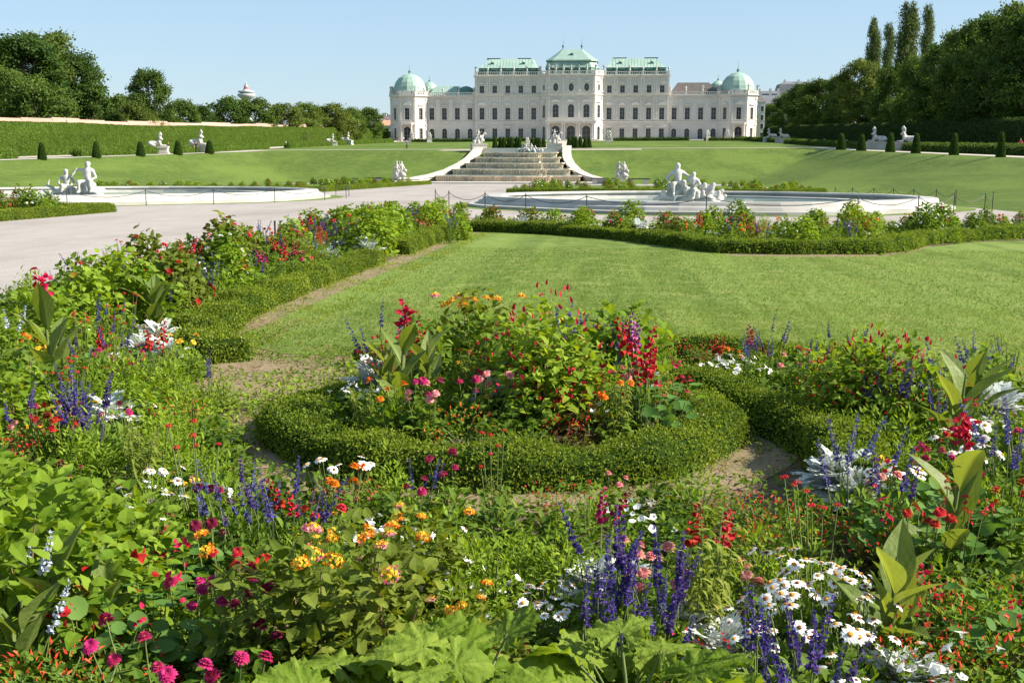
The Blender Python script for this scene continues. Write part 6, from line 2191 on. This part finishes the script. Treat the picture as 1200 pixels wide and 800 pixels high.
RIGHT = [
    ('red_canna', 1118, 490, .72, .88), ('canna', 1120, 440, .55, 1.0), ('canna', 1145, 425, .5, .9), ('dusty_miller', 1165, 470, .2, 1.5), ('dusty_miller', 1150, 455, .2, 1.2), ('dusty_miller', 985, 555, .18, 1.3), ('dusty_miller', 1000, 570, .15, 1.0), ('white_zinnia', 1140, 515, .3, 1.2), ('white_zinnia', 1120, 525, .3, 1.0), ('white_zinnia', 1052, 555, .3, 1.1),
    ('blue_salvia', 1005, 535, .46, 1.1), ('salvia', 1040, 540, .48, 1.1), ('blue_salvia', 1185, 510, .46, 1.1), ('salmon_zinnia', 1025, 555, .34, 1.0), ('magenta_zinnia', 1095, 527, .36, 1.0), ('salvia', 1180, 530, .42, 1.0), ('red_zinnia', 1110, 500, .34, .9),
    ('budded_bush', 1030, 405, .62, 1.15), ('budded_bush', 1075, 415, .58, 1.1), ('budded_bush', 995, 385, .72, .95), ('dark_bush', 1010, 440, .4, .9), ('blue_salvia', 1150, 398, .5, 1.1), ('blue_salvia', 1170, 400, .5, 1.0), ('dark_bush', 1155, 425, .4, .8), ('salvia', 1110, 410, .5, 1.1), ('blue_salvia', 1100, 440, .45, 1.0), ('salvia', 1040, 440, .48, 1.1), ('red_snapdragon', 1010, 430, .46, 1.0), ('red_snapdragon', 1065, 440, .44, 1.0), ('blue_salvia', 1055, 445, .44, 1.0), ('salvia', 1090, 455, .42, .95),
    ('red_begonia', 1000, 465, .2, 1.0), ('feathery_herb', 1030, 480, .3, 1.1), ('feathery_herb', 1060, 495, .3, 1.1), ('feathery_herb', 1000, 495, .26, 1.0), ('feathery_herb', 975, 460, .28, 1.0), ('dark_bush', 960, 420, .36, .7), ('leafy_herb', 940, 420, .3, 1.0), ('salmon_zinnia', 920, 412, .36, 1.0), ('red_snapdragon', 880, 382, .45, .95), ('salvia', 905, 375, .5, .95), ('blue_salvia', 885, 395, .44, .9), ('blue_salvia', 945, 400, .45, .9), ('salvia', 960, 395, .45, .9), ('red_snapdragon', 840, 388, .45, .9), ('coral_zinnia', 845, 408, .32, .9), ('coral_zinnia', 868, 408, .32, .8), ('white_petunia', 830, 428, .2, 1.2), ('white_petunia', 855, 425, .2, 1.2), ('white_petunia', 878, 432, .2, 1.1), ('white_petunia', 845, 436, .18, 1.0),
    ('leafy_herb', 900, 445, .25, 1.0), ('red_begonia', 955, 450, .2, 1.0), ('leafy_bush', 1195, 470, .4, .6), ('orange_daisy', 1010, 520, .3, .8),
]
RING = [
    ('dusty_miller', 345, 452, .17, 1.2), ('dusty_miller', 385, 440, .17, 1.2), ('dusty_miller', 375, 460, .12, .9), ('red_canna', 466, 400, .66, .8), ('canna', 455, 435, .36, .7), ('canna', 500, 440, .4, .75), ('red_snapdragon', 480, 400, .48, .9),
    ('lantana', 530, 385, .52, 1.2), ('lantana', 570, 395, .5, 1.2), ('dark_bush', 545, 410, .45, .85), ('dark_bush', 585, 420, .4, .85), ('budded_bush', 640, 372, .82, 1.15), ('budded_bush', 655, 410, .6, .9), ('budded_bush', 622, 400, .6, .9), ('leafy_bush', 772, 368, .68, 1.05), ('leafy_bush', 745, 395, .5, .8), ('leafy_bush', 790, 390, .5, .75),
    ('blue_salvia', 675, 385, .52, 1.05), ('blue_salvia', 695, 395, .52, 1.1), ('blue_salvia', 710, 385, .54, 1.1), ('salvia', 690, 410, .46, 1.0), ('blue_salvia', 640, 430, .45, 1.0), ('salvia', 645, 440, .4, .9), ('blue_salvia', 760, 408, .46, .9), ('salvia', 374, 395, .5, 1.1), ('blue_salvia', 378, 420, .36, .7), ('red_snapdragon', 412, 398, .4, .9), ('salmon_zinnia', 440, 392, .42, .9), ('globe_flower', 487, 445, .36, .9), ('globe_flower', 550, 440, .4, .9),
    ('pink_snapdragon', 748, 410, .48, 1.0), ('red_snapdragon', 748, 445, .46, 1.1), ('red_snapdragon', 750, 462, .36, .9), ('mauve_snapdragon', 798, 415, .45, 1.0), ('dusty_miller', 808, 448, .18, 1.2), ('dusty_miller', 795, 440, .16, .9), ('dusty_miller', 597, 480, .16, 1.2), ('dusty_miller', 590, 500, .12, 1.1), ('dusty_miller', 575, 505, .1, .8),
    ('nasturtium', 765, 495, .2, 1.0), ('nasturtium', 790, 480, .2, 1.0), ('coral_zinnia', 768, 494, .3, .9), ('red_begonia', 430, 450, .18, 1.2), ('red_begonia', 470, 455, .18, 1.3), ('red_begonia', 450, 465, .16, 1.1), ('coral_zinnia', 460, 482, .3, .9), ('salmon_zinnia', 500, 480, .32, .9), ('magenta_zinnia', 490, 478, .32, .9), ('leafy_herb', 420, 480, .2, 1.0), ('leafy_herb', 480, 500, .16, .9), ('feathery_herb', 690, 455, .3, 1.1), ('feathery_herb', 720, 460, .3, 1.1), ('feathery_herb', 660, 470, .26, 1.0), ('red_begonia', 650, 500, .16, 1.1), ('red_begonia', 690, 505, .15, 1.1), ('leafy_herb', 620, 510, .15, .9), ('lily_leaf', 740, 490, .28, .8), ('white_zinnia', 500, 410, .3, .8), ('dark_bush', 610, 450, .34, .75), ('leafy_herb', 540, 470, .22, 1.0), ('leafy_herb', 560, 490, .2, 1.0), ('orange_daisy', 530, 380, .55, .5), ('lily_leaf', 770, 460, .28, .8), ('dark_bush', 510, 425, .4, .8),
]
LEFT = [
    ('green_shrub', 130, 325, .85, 1.1), ('green_shrub', 95, 345, .75, .95), ('green_shrub', 165, 335, .7, .95), ('red_tip_shrub', 205, 318, .8, 1.0), ('red_tip_shrub', 225, 330, .65, .9), ('green_shrub', 60, 365, .6, .85), ('white_shrub', 262, 290, .8, .95), ('green_shrub', 275, 310, .6, .9), ('shrub_rose', 292, 285, .8, .9),
    ('red_canna', 55, 360, .72, 1.15), ('canna', 70, 395, .45, .95), ('canna', 190, 345, .5, 1.1), ('salvia', 130, 375, .55, 1.1), ('salvia', 84, 395, .46, 1.0), ('blue_salvia', 122, 350, .5, 1.1), ('globe_flower', 98, 372, .45, 1.1), ('globe_flower', 145, 348, .5, 1.1), ('red_snapdragon', 118, 393, .42, 1.0), ('red_snapdragon', 180, 393, .42, 1.0), ('red_snapdragon', 198, 396, .42, 1.0), ('magenta_zinnia', 115, 412, .34, 1.0), ('magenta_zinnia', 150, 415, .34, .9), ('dusty_miller', 165, 402, .2, 1.2), ('dusty_miller', 192, 408, .18, 1.2), ('dusty_miller', 232, 410, .18, 1.2), ('white_petunia', 100, 385, .22, 1.1), ('orange_daisy', 45, 408, .3, 1.2), ('orange_daisy', 55, 415, .3, 1.0), ('coral_zinnia', 20, 400, .3, 1.0), ('pale_salvia', 5, 380, .45, 1.1), ('pale_salvia', 22, 375, .45, 1.0), ('leafy_bush', -5, 365, .55, .9), ('mallow', 5, 410, .35, .8), ('cuphea', 30, 400, .25, 1.0), ('cuphea', 60, 405, .25, .9),
    ('globe_flower', 65, 428, .44, 1.0), ('globe_flower', 80, 430, .44, .9), ('dark_bush', 30, 430, .42, .8), ('dark_bush', 60, 440, .36, .7), ('leafy_bush', 15, 445, .4, .8), ('salvia', 32, 455, .5, 1.1), ('salvia', 85, 460, .46, 1.1), ('tall_salvia', 95, 462, .46, 1.05), ('tall_salvia', 112, 452, .48, 1.0), ('salvia', 125, 465, .44, 1.0), ('blue_salvia', 78, 470, .42, .9), ('red_zinnia', 65, 487, .34, 1.0), ('red_zinnia', 80, 483, .36, 1.1), ('salmon_zinnia', 33, 490, .32, .9), ('white_petunia', 60, 468, .22, 1.1), ('dusty_miller', 25, 470, .2, 1.2), ('dusty_miller', 135, 480, .18, 1.2), ('white_petunia', 150, 480, .2, 1.1), ('white_zinnia', 150, 475, .3, .8), ('magenta_zinnia', 135, 477, .34, .9), ('salvia', 95, 490, .38, .9),
    ('feathery_herb', 110, 505, .34, 1.2), ('feathery_herb', 80, 510, .32, 1.1), ('feathery_herb', 165, 430, .3, 1.3), ('feathery_herb', 140, 435, .3, 1.2), ('lily_leaf', 160, 535, .3, 1.0), ('lily_leaf', 175, 520, .28, .9), ('feathery_herb', 190, 500, .28, 1.2), ('feathery_herb', 220, 520, .28, 1.1), ('leafy_herb', 245, 500, .22, 1.1), ('feathery_herb', 200, 450, .24, 1.2), ('feathery_herb', 225, 470, .22, 1.1), ('leafy_herb', 260, 495, .18, .9), ('lily_leaf', 200, 430, .25, .9), ('leafy_bush', 160, 455, .3, .6),
]
PATHB = [  # border that runs away along the gravel
    ('green_shrub', 335, 285, .6, .8), ('salvia', 385, 265, .6, 1.5), ('salvia', 395, 268, .55, 1.4), ('blue_salvia', 415, 270, .5, 1.3), ('red_snapdragon', 380, 277, .45, 1.2), ('red_snapdragon', 375, 280, .45, 1.1), ('magenta_zinnia', 345, 300, .4, 1.3), ('red_snapdragon', 347, 308, .45, 1.3), ('pink_snapdragon', 328, 312, .45, 1.3), ('blue_salvia', 365, 288, .45, 1.3), ('pink_snapdragon', 358, 308, .4, 1.2), ('white_petunia', 435, 285, .25, 1.8), ('white_petunia', 445, 283, .25, 1.8), ('dusty_miller', 430, 288, .25, 1.8), ('white_petunia', 425, 283, .25, 1.6), ('green_shrub', 432, 248, .95, 1.1), ('green_shrub', 460, 255, .85, 1.0), ('green_shrub', 483, 245, .95, 1.1), ('red_tip_shrub', 495, 250, .8, .95), ('green_shrub', 515, 240, 1.0, 1.15), ('shrub_rose', 538, 245, .9, 1.0), ('salvia', 432, 255, .6, 1.4), ('shrub_rose', 475, 253, .6, .7), ('red_begonia', 500, 268, .3, 2.0), ('salmon_zinnia', 490, 265, .4, 1.6), ('white_shrub', 478, 270, .5, .6), ('red_snapdragon', 300, 315, .45, 1.2), ('salvia', 310, 308, .5, 1.2), ('salvia', 245, 325, .5, 1.1), ('salvia', 232, 352, .45, 1.0), ('dusty_miller', 275, 325, .25, 1.4), ('shrub_rose', 313, 290, .7, .9), ('lily_leaf', 245, 360, .3, 1.2), ('green_shrub', 405, 262, .7, .9),
]
FAR = [
    ('red_tip_shrub', 578, 240, 1.0, 1.1), ('shrub_rose', 572, 243, 1.0, .9), ('white_shrub', 560, 256, .5, .6), ('red_tip_shrub', 622, 245, .9, 1.05), ('green_shrub', 650, 246, .85, 1.0), ('red_tip_shrub', 680, 246, .8, .9), ('red_tip_shrub', 720, 246, .85, 1.05), ('green_shrub', 735, 255, .6, .8), ('red_tip_shrub', 782, 250, .85, 1.15), ('red_tip_shrub', 795, 255, .75, 1.0), ('green_shrub', 826, 246, 1.0, 1.05), ('green_shrub', 865, 260, .7, .75), ('green_shrub', 942, 252, .9, 1.15), ('red_tip_shrub', 962, 246, .9, .8), ('white_shrub', 925, 265, .6, .8), ('green_shrub', 1018, 248, .85, 1.05), ('white_shrub', 1000, 256, .7, .9), ('green_shrub', 1073, 250, .75, .9), ('white_shrub', 1103, 246, .9, .9), ('green_shrub', 1120, 252, .7, .7), ('shrub_rose', 1158, 242, .95, .95), ('white_shrub', 1175, 252, .7, .8), ('shrub_rose', 1198, 247, .8, .8), ('red_tip_shrub', 1140, 256, .6, .8),
    ('dusty_miller', 612, 262, .25, 2.0), ('white_petunia', 640, 262, .25, 1.8), ('dusty_miller', 750, 264, .3, 2.0), ('blue_salvia', 985, 255, .7, 1.5), ('salvia', 895, 262, .6, 1.4), ('red_begonia', 890, 272, .3, 2.0), ('coral_zinnia', 870, 275, .4, 1.5), ('red_snapdragon', 820, 262, .5, 1.4), ('white_petunia', 700, 268, .25, 1.7), ('white_petunia', 585, 262, .25, 1.7), ('white_petunia', 1050, 266, .25, 1.6), ('coral_zinnia', 1170, 265, .35, 1.6), ('red_begonia', 1010, 270, .3, 2), ('white_shrub', 848, 265, .5, .6), ('green_shrub', 700, 262, .5, .6), ('green_shrub', 600, 262, .5, .6), ('shrub_rose', 982, 266, .5, .7), ('green_shrub', 1045, 262, .5, .6), ('white_petunia', 760, 268, .25, 1.6), ('coral_zinnia', 805, 272, .35, 1.4),
]
for lst, zone in ((FRONT, 'front'), (RIGHT, 'right'), (RING, 'ring'), (LEFT, 'left'), (PATHB, 'path'), (FAR, 'far')):
    for k, u, v, h, s in lst:
        if 'shrub' in k:
            s *= {'left': 1.3, 'far': 1.05}.get(zone, 1.1)
        at(k, u, v, ((.42 if zone in ('left', 'path') else min(h, .66)) * s if 'shrub' in k else h), s, zone)
# keep signature ring plants inside the ring
fixed = []
for k, x, y, s, z in PLANTS:
    if z in ('path', 'far', 'left'):
        for _ in range(60):
            w = WIDTH.get(k, .15) * s * .7
            if inside((x, y), LAWN) or on_hedge((x, y), w) or (z == 'far' and x > -3.7 and y < 33.4 - max(0, min(1, (x + 3.9) / 4.5)) * 4 and not (x > 1.2 and y > 25.4)):
                x, y, s = x * 1.015 - (.05 if z != 'far' else 0), y * 1.015, s * 1.006
            else:
                break
    if z == 'ring':
        d = math.hypot(x - RC[0], y - RC[1])
        s *= 1.15
        if d > 1.04:
            x, y = RC[0] + (x - RC[0]) * 1.04 / d, RC[1] + (y - RC[1]) * 1.04 / d
    else:
        d = math.hypot(x - RC[0], y - RC[1])
        if d < 1.82 and not (z == 'right' and x > .3):
            x, y = RC[0] + (x - RC[0]) * 1.82 / d, RC[1] + (y - RC[1]) * 1.82 / d
    fixed.append((k, x, y, s, z))
PLANTS[:] = fixed

# filling plants between them
fr = np.random.default_rng(77)
def visible(x, y, m=.25):
    return y > 2.6 and (-.512 * y - m) < x < (.352 * y + m)
LAWN_KEEP = LAWN
def fill(n, box_, zone, kinds, scale, sep, ok):
    ks, ws = list(kinds), np.array(list(kinds.values()), float)
    ws /= ws.sum()
    c = 0
    for _ in range(n * 14):
        x, y = fr.uniform(box_[0], box_[1]), fr.uniform(box_[2], box_[3])
        if not ok(x, y) or inside((x, y), LAWN) or on_hedge((x, y), .12):
            continue
        k = ks[fr.choice(len(ks), p=ws)]
        w = WIDTH.get(k, .15)
        if any((px_ - x) ** 2 + (py_ - y) ** 2 < (sep * (w + WIDTH.get(pk, .15) * ps)) ** 2 for pk, px_, py_, ps, _z in PLANTS if abs(py_ - y) < 1.2):
            continue
        put(k, x, y, scale * fr.uniform(.68, 1.22), zone)
        c += 1
        if c >= n:
            break
ringd = lambda x, y: math.hypot(x - RC[0], y - RC[1])
low = {'leafy_herb': 5, 'feathery_herb': 5, 'white_petunia': 1.5, 'red_begonia': 2, 'cuphea': 2, 'orange_daisy': 1, 'salvia': 1, 'magenta_zinnia': 1, 'white_zinnia': 1.2, 'nasturtium': 1.5, 'lily_leaf': 1, 'globe_flower': 1, 'salmon_zinnia': .7}
fill(95, (-3.2, 3.0, 2.7, 5.6), 'front', low, .85, .62, lambda x, y: visible(x, y) and ringd(x, y) > 1.84)
fill(60, (-5.2, -2.0, 4.2, 10.5), 'left', low, 1.0, .62, lambda x, y: visible(x, y) and ringd(x, y) > 1.95 and not (x > -3.2 and y > 8.2))
fill(45, (1.3, 4.0, 5.0, 9.2), 'right', low, 1.0, .62, lambda x, y: visible(x, y) and ringd(x, y) > 2.1)
fill(42, (-1.7, .4, 6.4, 8.5), 'ring', low, .95, .5, lambda x, y: ringd(x, y) < 1.08)
fill(14, (.3, 2.6, 9.0, 10.6), 'right', {'leafy_herb': 2, 'salvia': 1, 'blue_salvia': 1, 'feathery_herb': 2, 'red_begonia': 1}, 1.0, .7, lambda x, y: ringd(x, y) > 1.75)
mid_ = {'green_shrub': 2, 'red_tip_shrub': 1.2, 'shrub_rose': 1, 'white_shrub': 1, 'salvia': 2, 'blue_salvia': 2, 'white_petunia': 2, 'dusty_miller': 1, 'red_snapdragon': 1.2, 'feathery_herb': 3, 'leafy_herb': 3, 'magenta_zinnia': 1, 'coral_zinnia': .8, 'globe_flower': 1, 'red_begonia': 1}
fill(170, (-7.3, -4.65, 10.3, 34.5), 'path', mid_, 1.35, .6, lambda x, y: visible(x, y, .4))
fill(105, (-7, 13, 25.2, 36.3), 'far', mid_, 1.15, .62, lambda x, y: visible(x, y, .6) and not inside((x, y), LAWN) and (x > -4.6 or y > 33.6))
fill(26, (-34, -20.9, 36, 47.4), 'court', {'green_shrub': 2, 'white_petunia': 2, 'shrub_rose': 1, 'red_tip_shrub': 1, 'white_shrub': 1, 'dusty_miller': 1}, 1.5, .8, lambda x, y: y > 44.4 or x > -23.6)
rose = {'green_shrub': 2, 'red_tip_shrub': 1.5, 'shrub_rose': 1.2, 'white_shrub': 1}
fill(52, (-7.2, 16.8, 90.6, 97), 'rback', rose, 1.25, .9, lambda x, y: True)
fill(30, (-7.0, 16.8, 97, 149), 'rback', rose, 1.4, .9, lambda x, y: (y > 143 or x < -4 or x > 14.5))
fill(46, (-45, -24.6, 95.4, 101), 'lback', rose, 1.25, .9, lambda x, y: True)
fill(36, (-45, -24.8, 101, 157), 'lback', rose, 1.4, .9, lambda x, y: x > -29 or y > 151)

ZONE = {'front': 'in the front bed', 'right': 'in the right bed', 'ring': 'in the round bed', 'left': 'in the left bed', 'path': 'in the border along the gravel', 'far': 'in the far border', 'court': 'in the far left corner bed', 'rback': 'behind the right basin', 'lback': 'behind the left basin'}
def ordinal(i, n):
    if n == 1:
        return ''
    if i == 0:
        return 'leftmost '
    if i == n - 1:
        return 'rightmost '
    w = ['first', 'second', 'third', 'fourth', 'fifth', 'sixth', 'seventh', 'eighth', 'ninth', 'tenth', 'eleventh', 'twelfth', 'thirteenth', 'fourteenth', 'fifteenth']
    return f'{w[i] if i < 15 else str(i + 1) + "th"} from left of the '
base_l = []
for i, (k, x, y, s, z) in enumerate(PLANTS):
    best, bn = 9e9, None
    for j, (k2, x2, y2, s2, z2) in enumerate(PLANTS):
        if j != i and LOOK[k2][2] != LOOK[k][2] and z2 == z:
            d = (x - x2) ** 2 + (y - y2) ** 2
            if d < best:
                best, bn = d, LOOK[k2][2]
    base_l.append((LOOK[k][1], bn, ZONE[z]))
groups = {}
for i, b in enumerate(base_l):
    groups.setdefault(b, []).append(i)
labels = [None] * len(PLANTS)
for b, ids in groups.items():
    ids.sort(key=lambda i: PLANTS[i][1] / max(PLANTS[i][2], .1))
    for q, i in enumerate(ids):
        short = LOOK[PLANTS[i][0]][2]
        if len(ids) == 1:
            labels[i] = f'{b[0]} beside {b[1]} {b[2]}'
        else:
            labels[i] = f'{ordinal(q, len(ids))}{short} beside {b[1]} {b[2]}'
for i, (k, x, y, s, z) in enumerate(PLANTS):
    me, fl, mg = PROTO[k][fr.integers(len(PROTO[k]))]
    nm, _l, sh, cat = LOOK[k]
    rz = fr.uniform(0, 6.283)
    zz = zlow(y) + .012 + (np.interp(ringd(x, y), [.4, .85, 1.15, 1.27], [MOUND, .12, .07, 0]) if z == 'ring' else 0)
    tilt = (fr.normal() * .05, fr.normal() * .05)
    if y > 12:
        o = link(nm, mg, None, (x, y, zz), rz, s)
    else:
        o = empty(nm, (x, y, zz), rz, s)
        link('foliage', me, o)
        for pn, pm_, mtx in fl:
            for m in mtx:
                c = link(pn, pm_, o)
                c.matrix_local = m
    o.rotation_euler[0], o.rotation_euler[1] = tilt
    tag(o, labels[i], cat, f'{sh} {ZONE[z]}')

# ---------------------------------------------------------------- low growth nobody could count
gr = np.random.default_rng(5)
def scatter(name, box_, n, ok, hmax, L, W, tm, mats, lift=.6, stuff='grass', bias=None):
    P = np.stack([gr.uniform(box_[0], box_[1], n), gr.uniform(box_[2], box_[3], n)], 1)
    keep = np.array([ok(a, b) for a, b in P])
    P = P[keep]
    n = len(P)
    z = zlow(P[:, 1]) + .012 + hmax * gr.random(n) ** 1.6
    mb = MB()
    D = unit(gr.normal(size=(n, 3)) * [1, 1, .3] + [0, 0, lift])
    N = unit(gr.normal(size=(n, 3)) * .6 + [0, 0, 1])
    patch = np.clip(.5 + .5 * vnoise(np.c_[P, np.zeros(n)], 9, 1.4), 0, 1)
    leaves(mb, np.c_[P, z], D, N, L * gr.uniform(.5, 1.3, n), W * gr.uniform(.6, 1.2, n), tm, gr.uniform(.1, 1.0, n), .25, 0, np.clip(patch * .6 + gr.random(n) * .5, 0, 1), gr)
    o = link(name, mb.mesh(name, mats))
    o['kind'] = 'stuff'
    return o
bedok = lambda x, y: visible(x, y, 3.2) and ringd(x, y) > 1.72 and not inside((x, y), LAWN) and not on_hedge((x, y), 0) and not (x > -4.05 and x < -2.2 and y > 8.6)
scatter('ground_cover', (-7, 7.4, 1.6, 5.8), 30000, bedok, .14, .045, .014, T_OVAL, ['lf_mid'])
scatter('ground_cover', (-7.4, -1.9, 4.5, 12), 19000, bedok, .16, .045, .013, T_OVAL, ['lf_bright'])
scatter('ground_cover', (1.2, 8.4, 4.6, 10.2), 21000, bedok, .16, .045, .013, T_OVAL, ['lf_mid'])
scatter('ground_cover', (-1.8, .5, 6.3, 8.6), 3200, lambda x, y: ringd(x, y) < 1.12, .10, .04, .012, T_OVAL, ['lf_mid'])
scatter('ground_cover', (-7.4, -4.5, 11, 36), 20000, lambda x, y: visible(x, y, .5), .24, .07, .022, T_OVAL, ['lf_mid'])
scatter('ground_cover', (-7.4, 14, 24.5, 36.4), 26000, lambda x, y: visible(x, y, .5) and bedok(x, y), .25, .08, .026, T_OVAL, ['lf_mid'])
dryok = lambda x, y: (1.45 < ringd(x, y) < 2.15) or (-4.1 < x < -3.3 and y > 9) or (-3.6 < x < -1.7 and 8.4 < y < 11)
scatter('weeds', (-4.2, 1.6, 5.2, 13), 16000, lambda x, y: dryok(x, y) and not on_hedge((x, y), 0), .03, .05, .0026, T_DIAM, ['lf_dead'], 1.0)
scatter('weeds', (-4.3, -3.2, 11, 33), 12000, lambda x, y: not on_hedge((x, y), 0) and math.sin(x * 4.1 + 1) + math.sin(y * 1.9) + math.sin(y * 5.3 + x) > -.4, .03, .05, .008, T_OVAL, ['lf_yellow'], .7)
scatter('weeds', (-4.2, 1.8, 5.2, 12), 19000, lambda x, y: dryok(x, y) and not on_hedge((x, y), 0) and math.sin(x * 5.1 + 1) + math.sin(y * 6.3) > -.6, .05, .045, .010, T_OVAL, ['lf_mid'], .7)
# short mown blades over the near lawn
def lawn_blades(name, y0, y1, n, L):
    Y = gr.uniform(y0, y1, n)
    X = gr.uniform(-.52 * Y, .36 * Y + 3.5)
    P = np.stack([X, Y], 1)
    J = P + gr.normal(size=P.shape) * .30 * (gr.random((len(P), 1)) < .7)
    P = P[np.array([inside(p, LAWN) for p in J])]
    P = P[np.array([not on_hedge(p, 0) for p in P])]
    n = len(P)
    mb = MB()
    D = unit(gr.normal(size=(n, 3)) * [.8, .8, .1] + [0, 0, .8])
    T3 = (np.array([(0, -1, 0), (0, 1, 0), (1, 0, 0)], float), [(0, 1, 2)])
    tint = np.clip(.5 + .45 * vnoise(np.c_[P * [.5, .25], np.zeros(n)], 4, 1.2) + .22 * np.sign(np.sin(P[:, 0] * 3.9 + P[:, 1] * .25)) + gr.normal(size=n) * .15, 0, 1)
    leaves(mb, np.c_[P, zlow(P[:, 1]) + .02], D, gr.normal(size=(n, 3)), L * gr.uniform(.6, 1.3, n), L * .09, T3, 0, 0, 0, tint, gr)
    o = link(name, mb.mesh(name, ['blade']))
    o['kind'] = 'stuff'
LM('blade', (.098, .155, .022), (.168, .222, .042), .35)
lawn_blades('grass', 8.8, 15, 130000, .035)
lawn_blades('grass', 15, 26, 85000, .045)
# clods of earth by the mallow
mb = MB()
for k in range(60):
    x, y = px(fr.uniform(350, 470), fr.uniform(770, 800), .03)
    s = fr.uniform(.008, .022)
    v = unit(fr.normal(size=(10, 3)))
    mb.lathe([(.3 * s, -.5 * s), (s, -.1 * s), (.9 * s, .4 * s), (.3 * s, .8 * s)], (x, y, zlow(y) + .012 + s * .3), 6, 0, fr.uniform(0, 3))
o = link('soil_clods', mb.mesh('soil_clods', ['dry'])); o['kind'] = 'stuff'
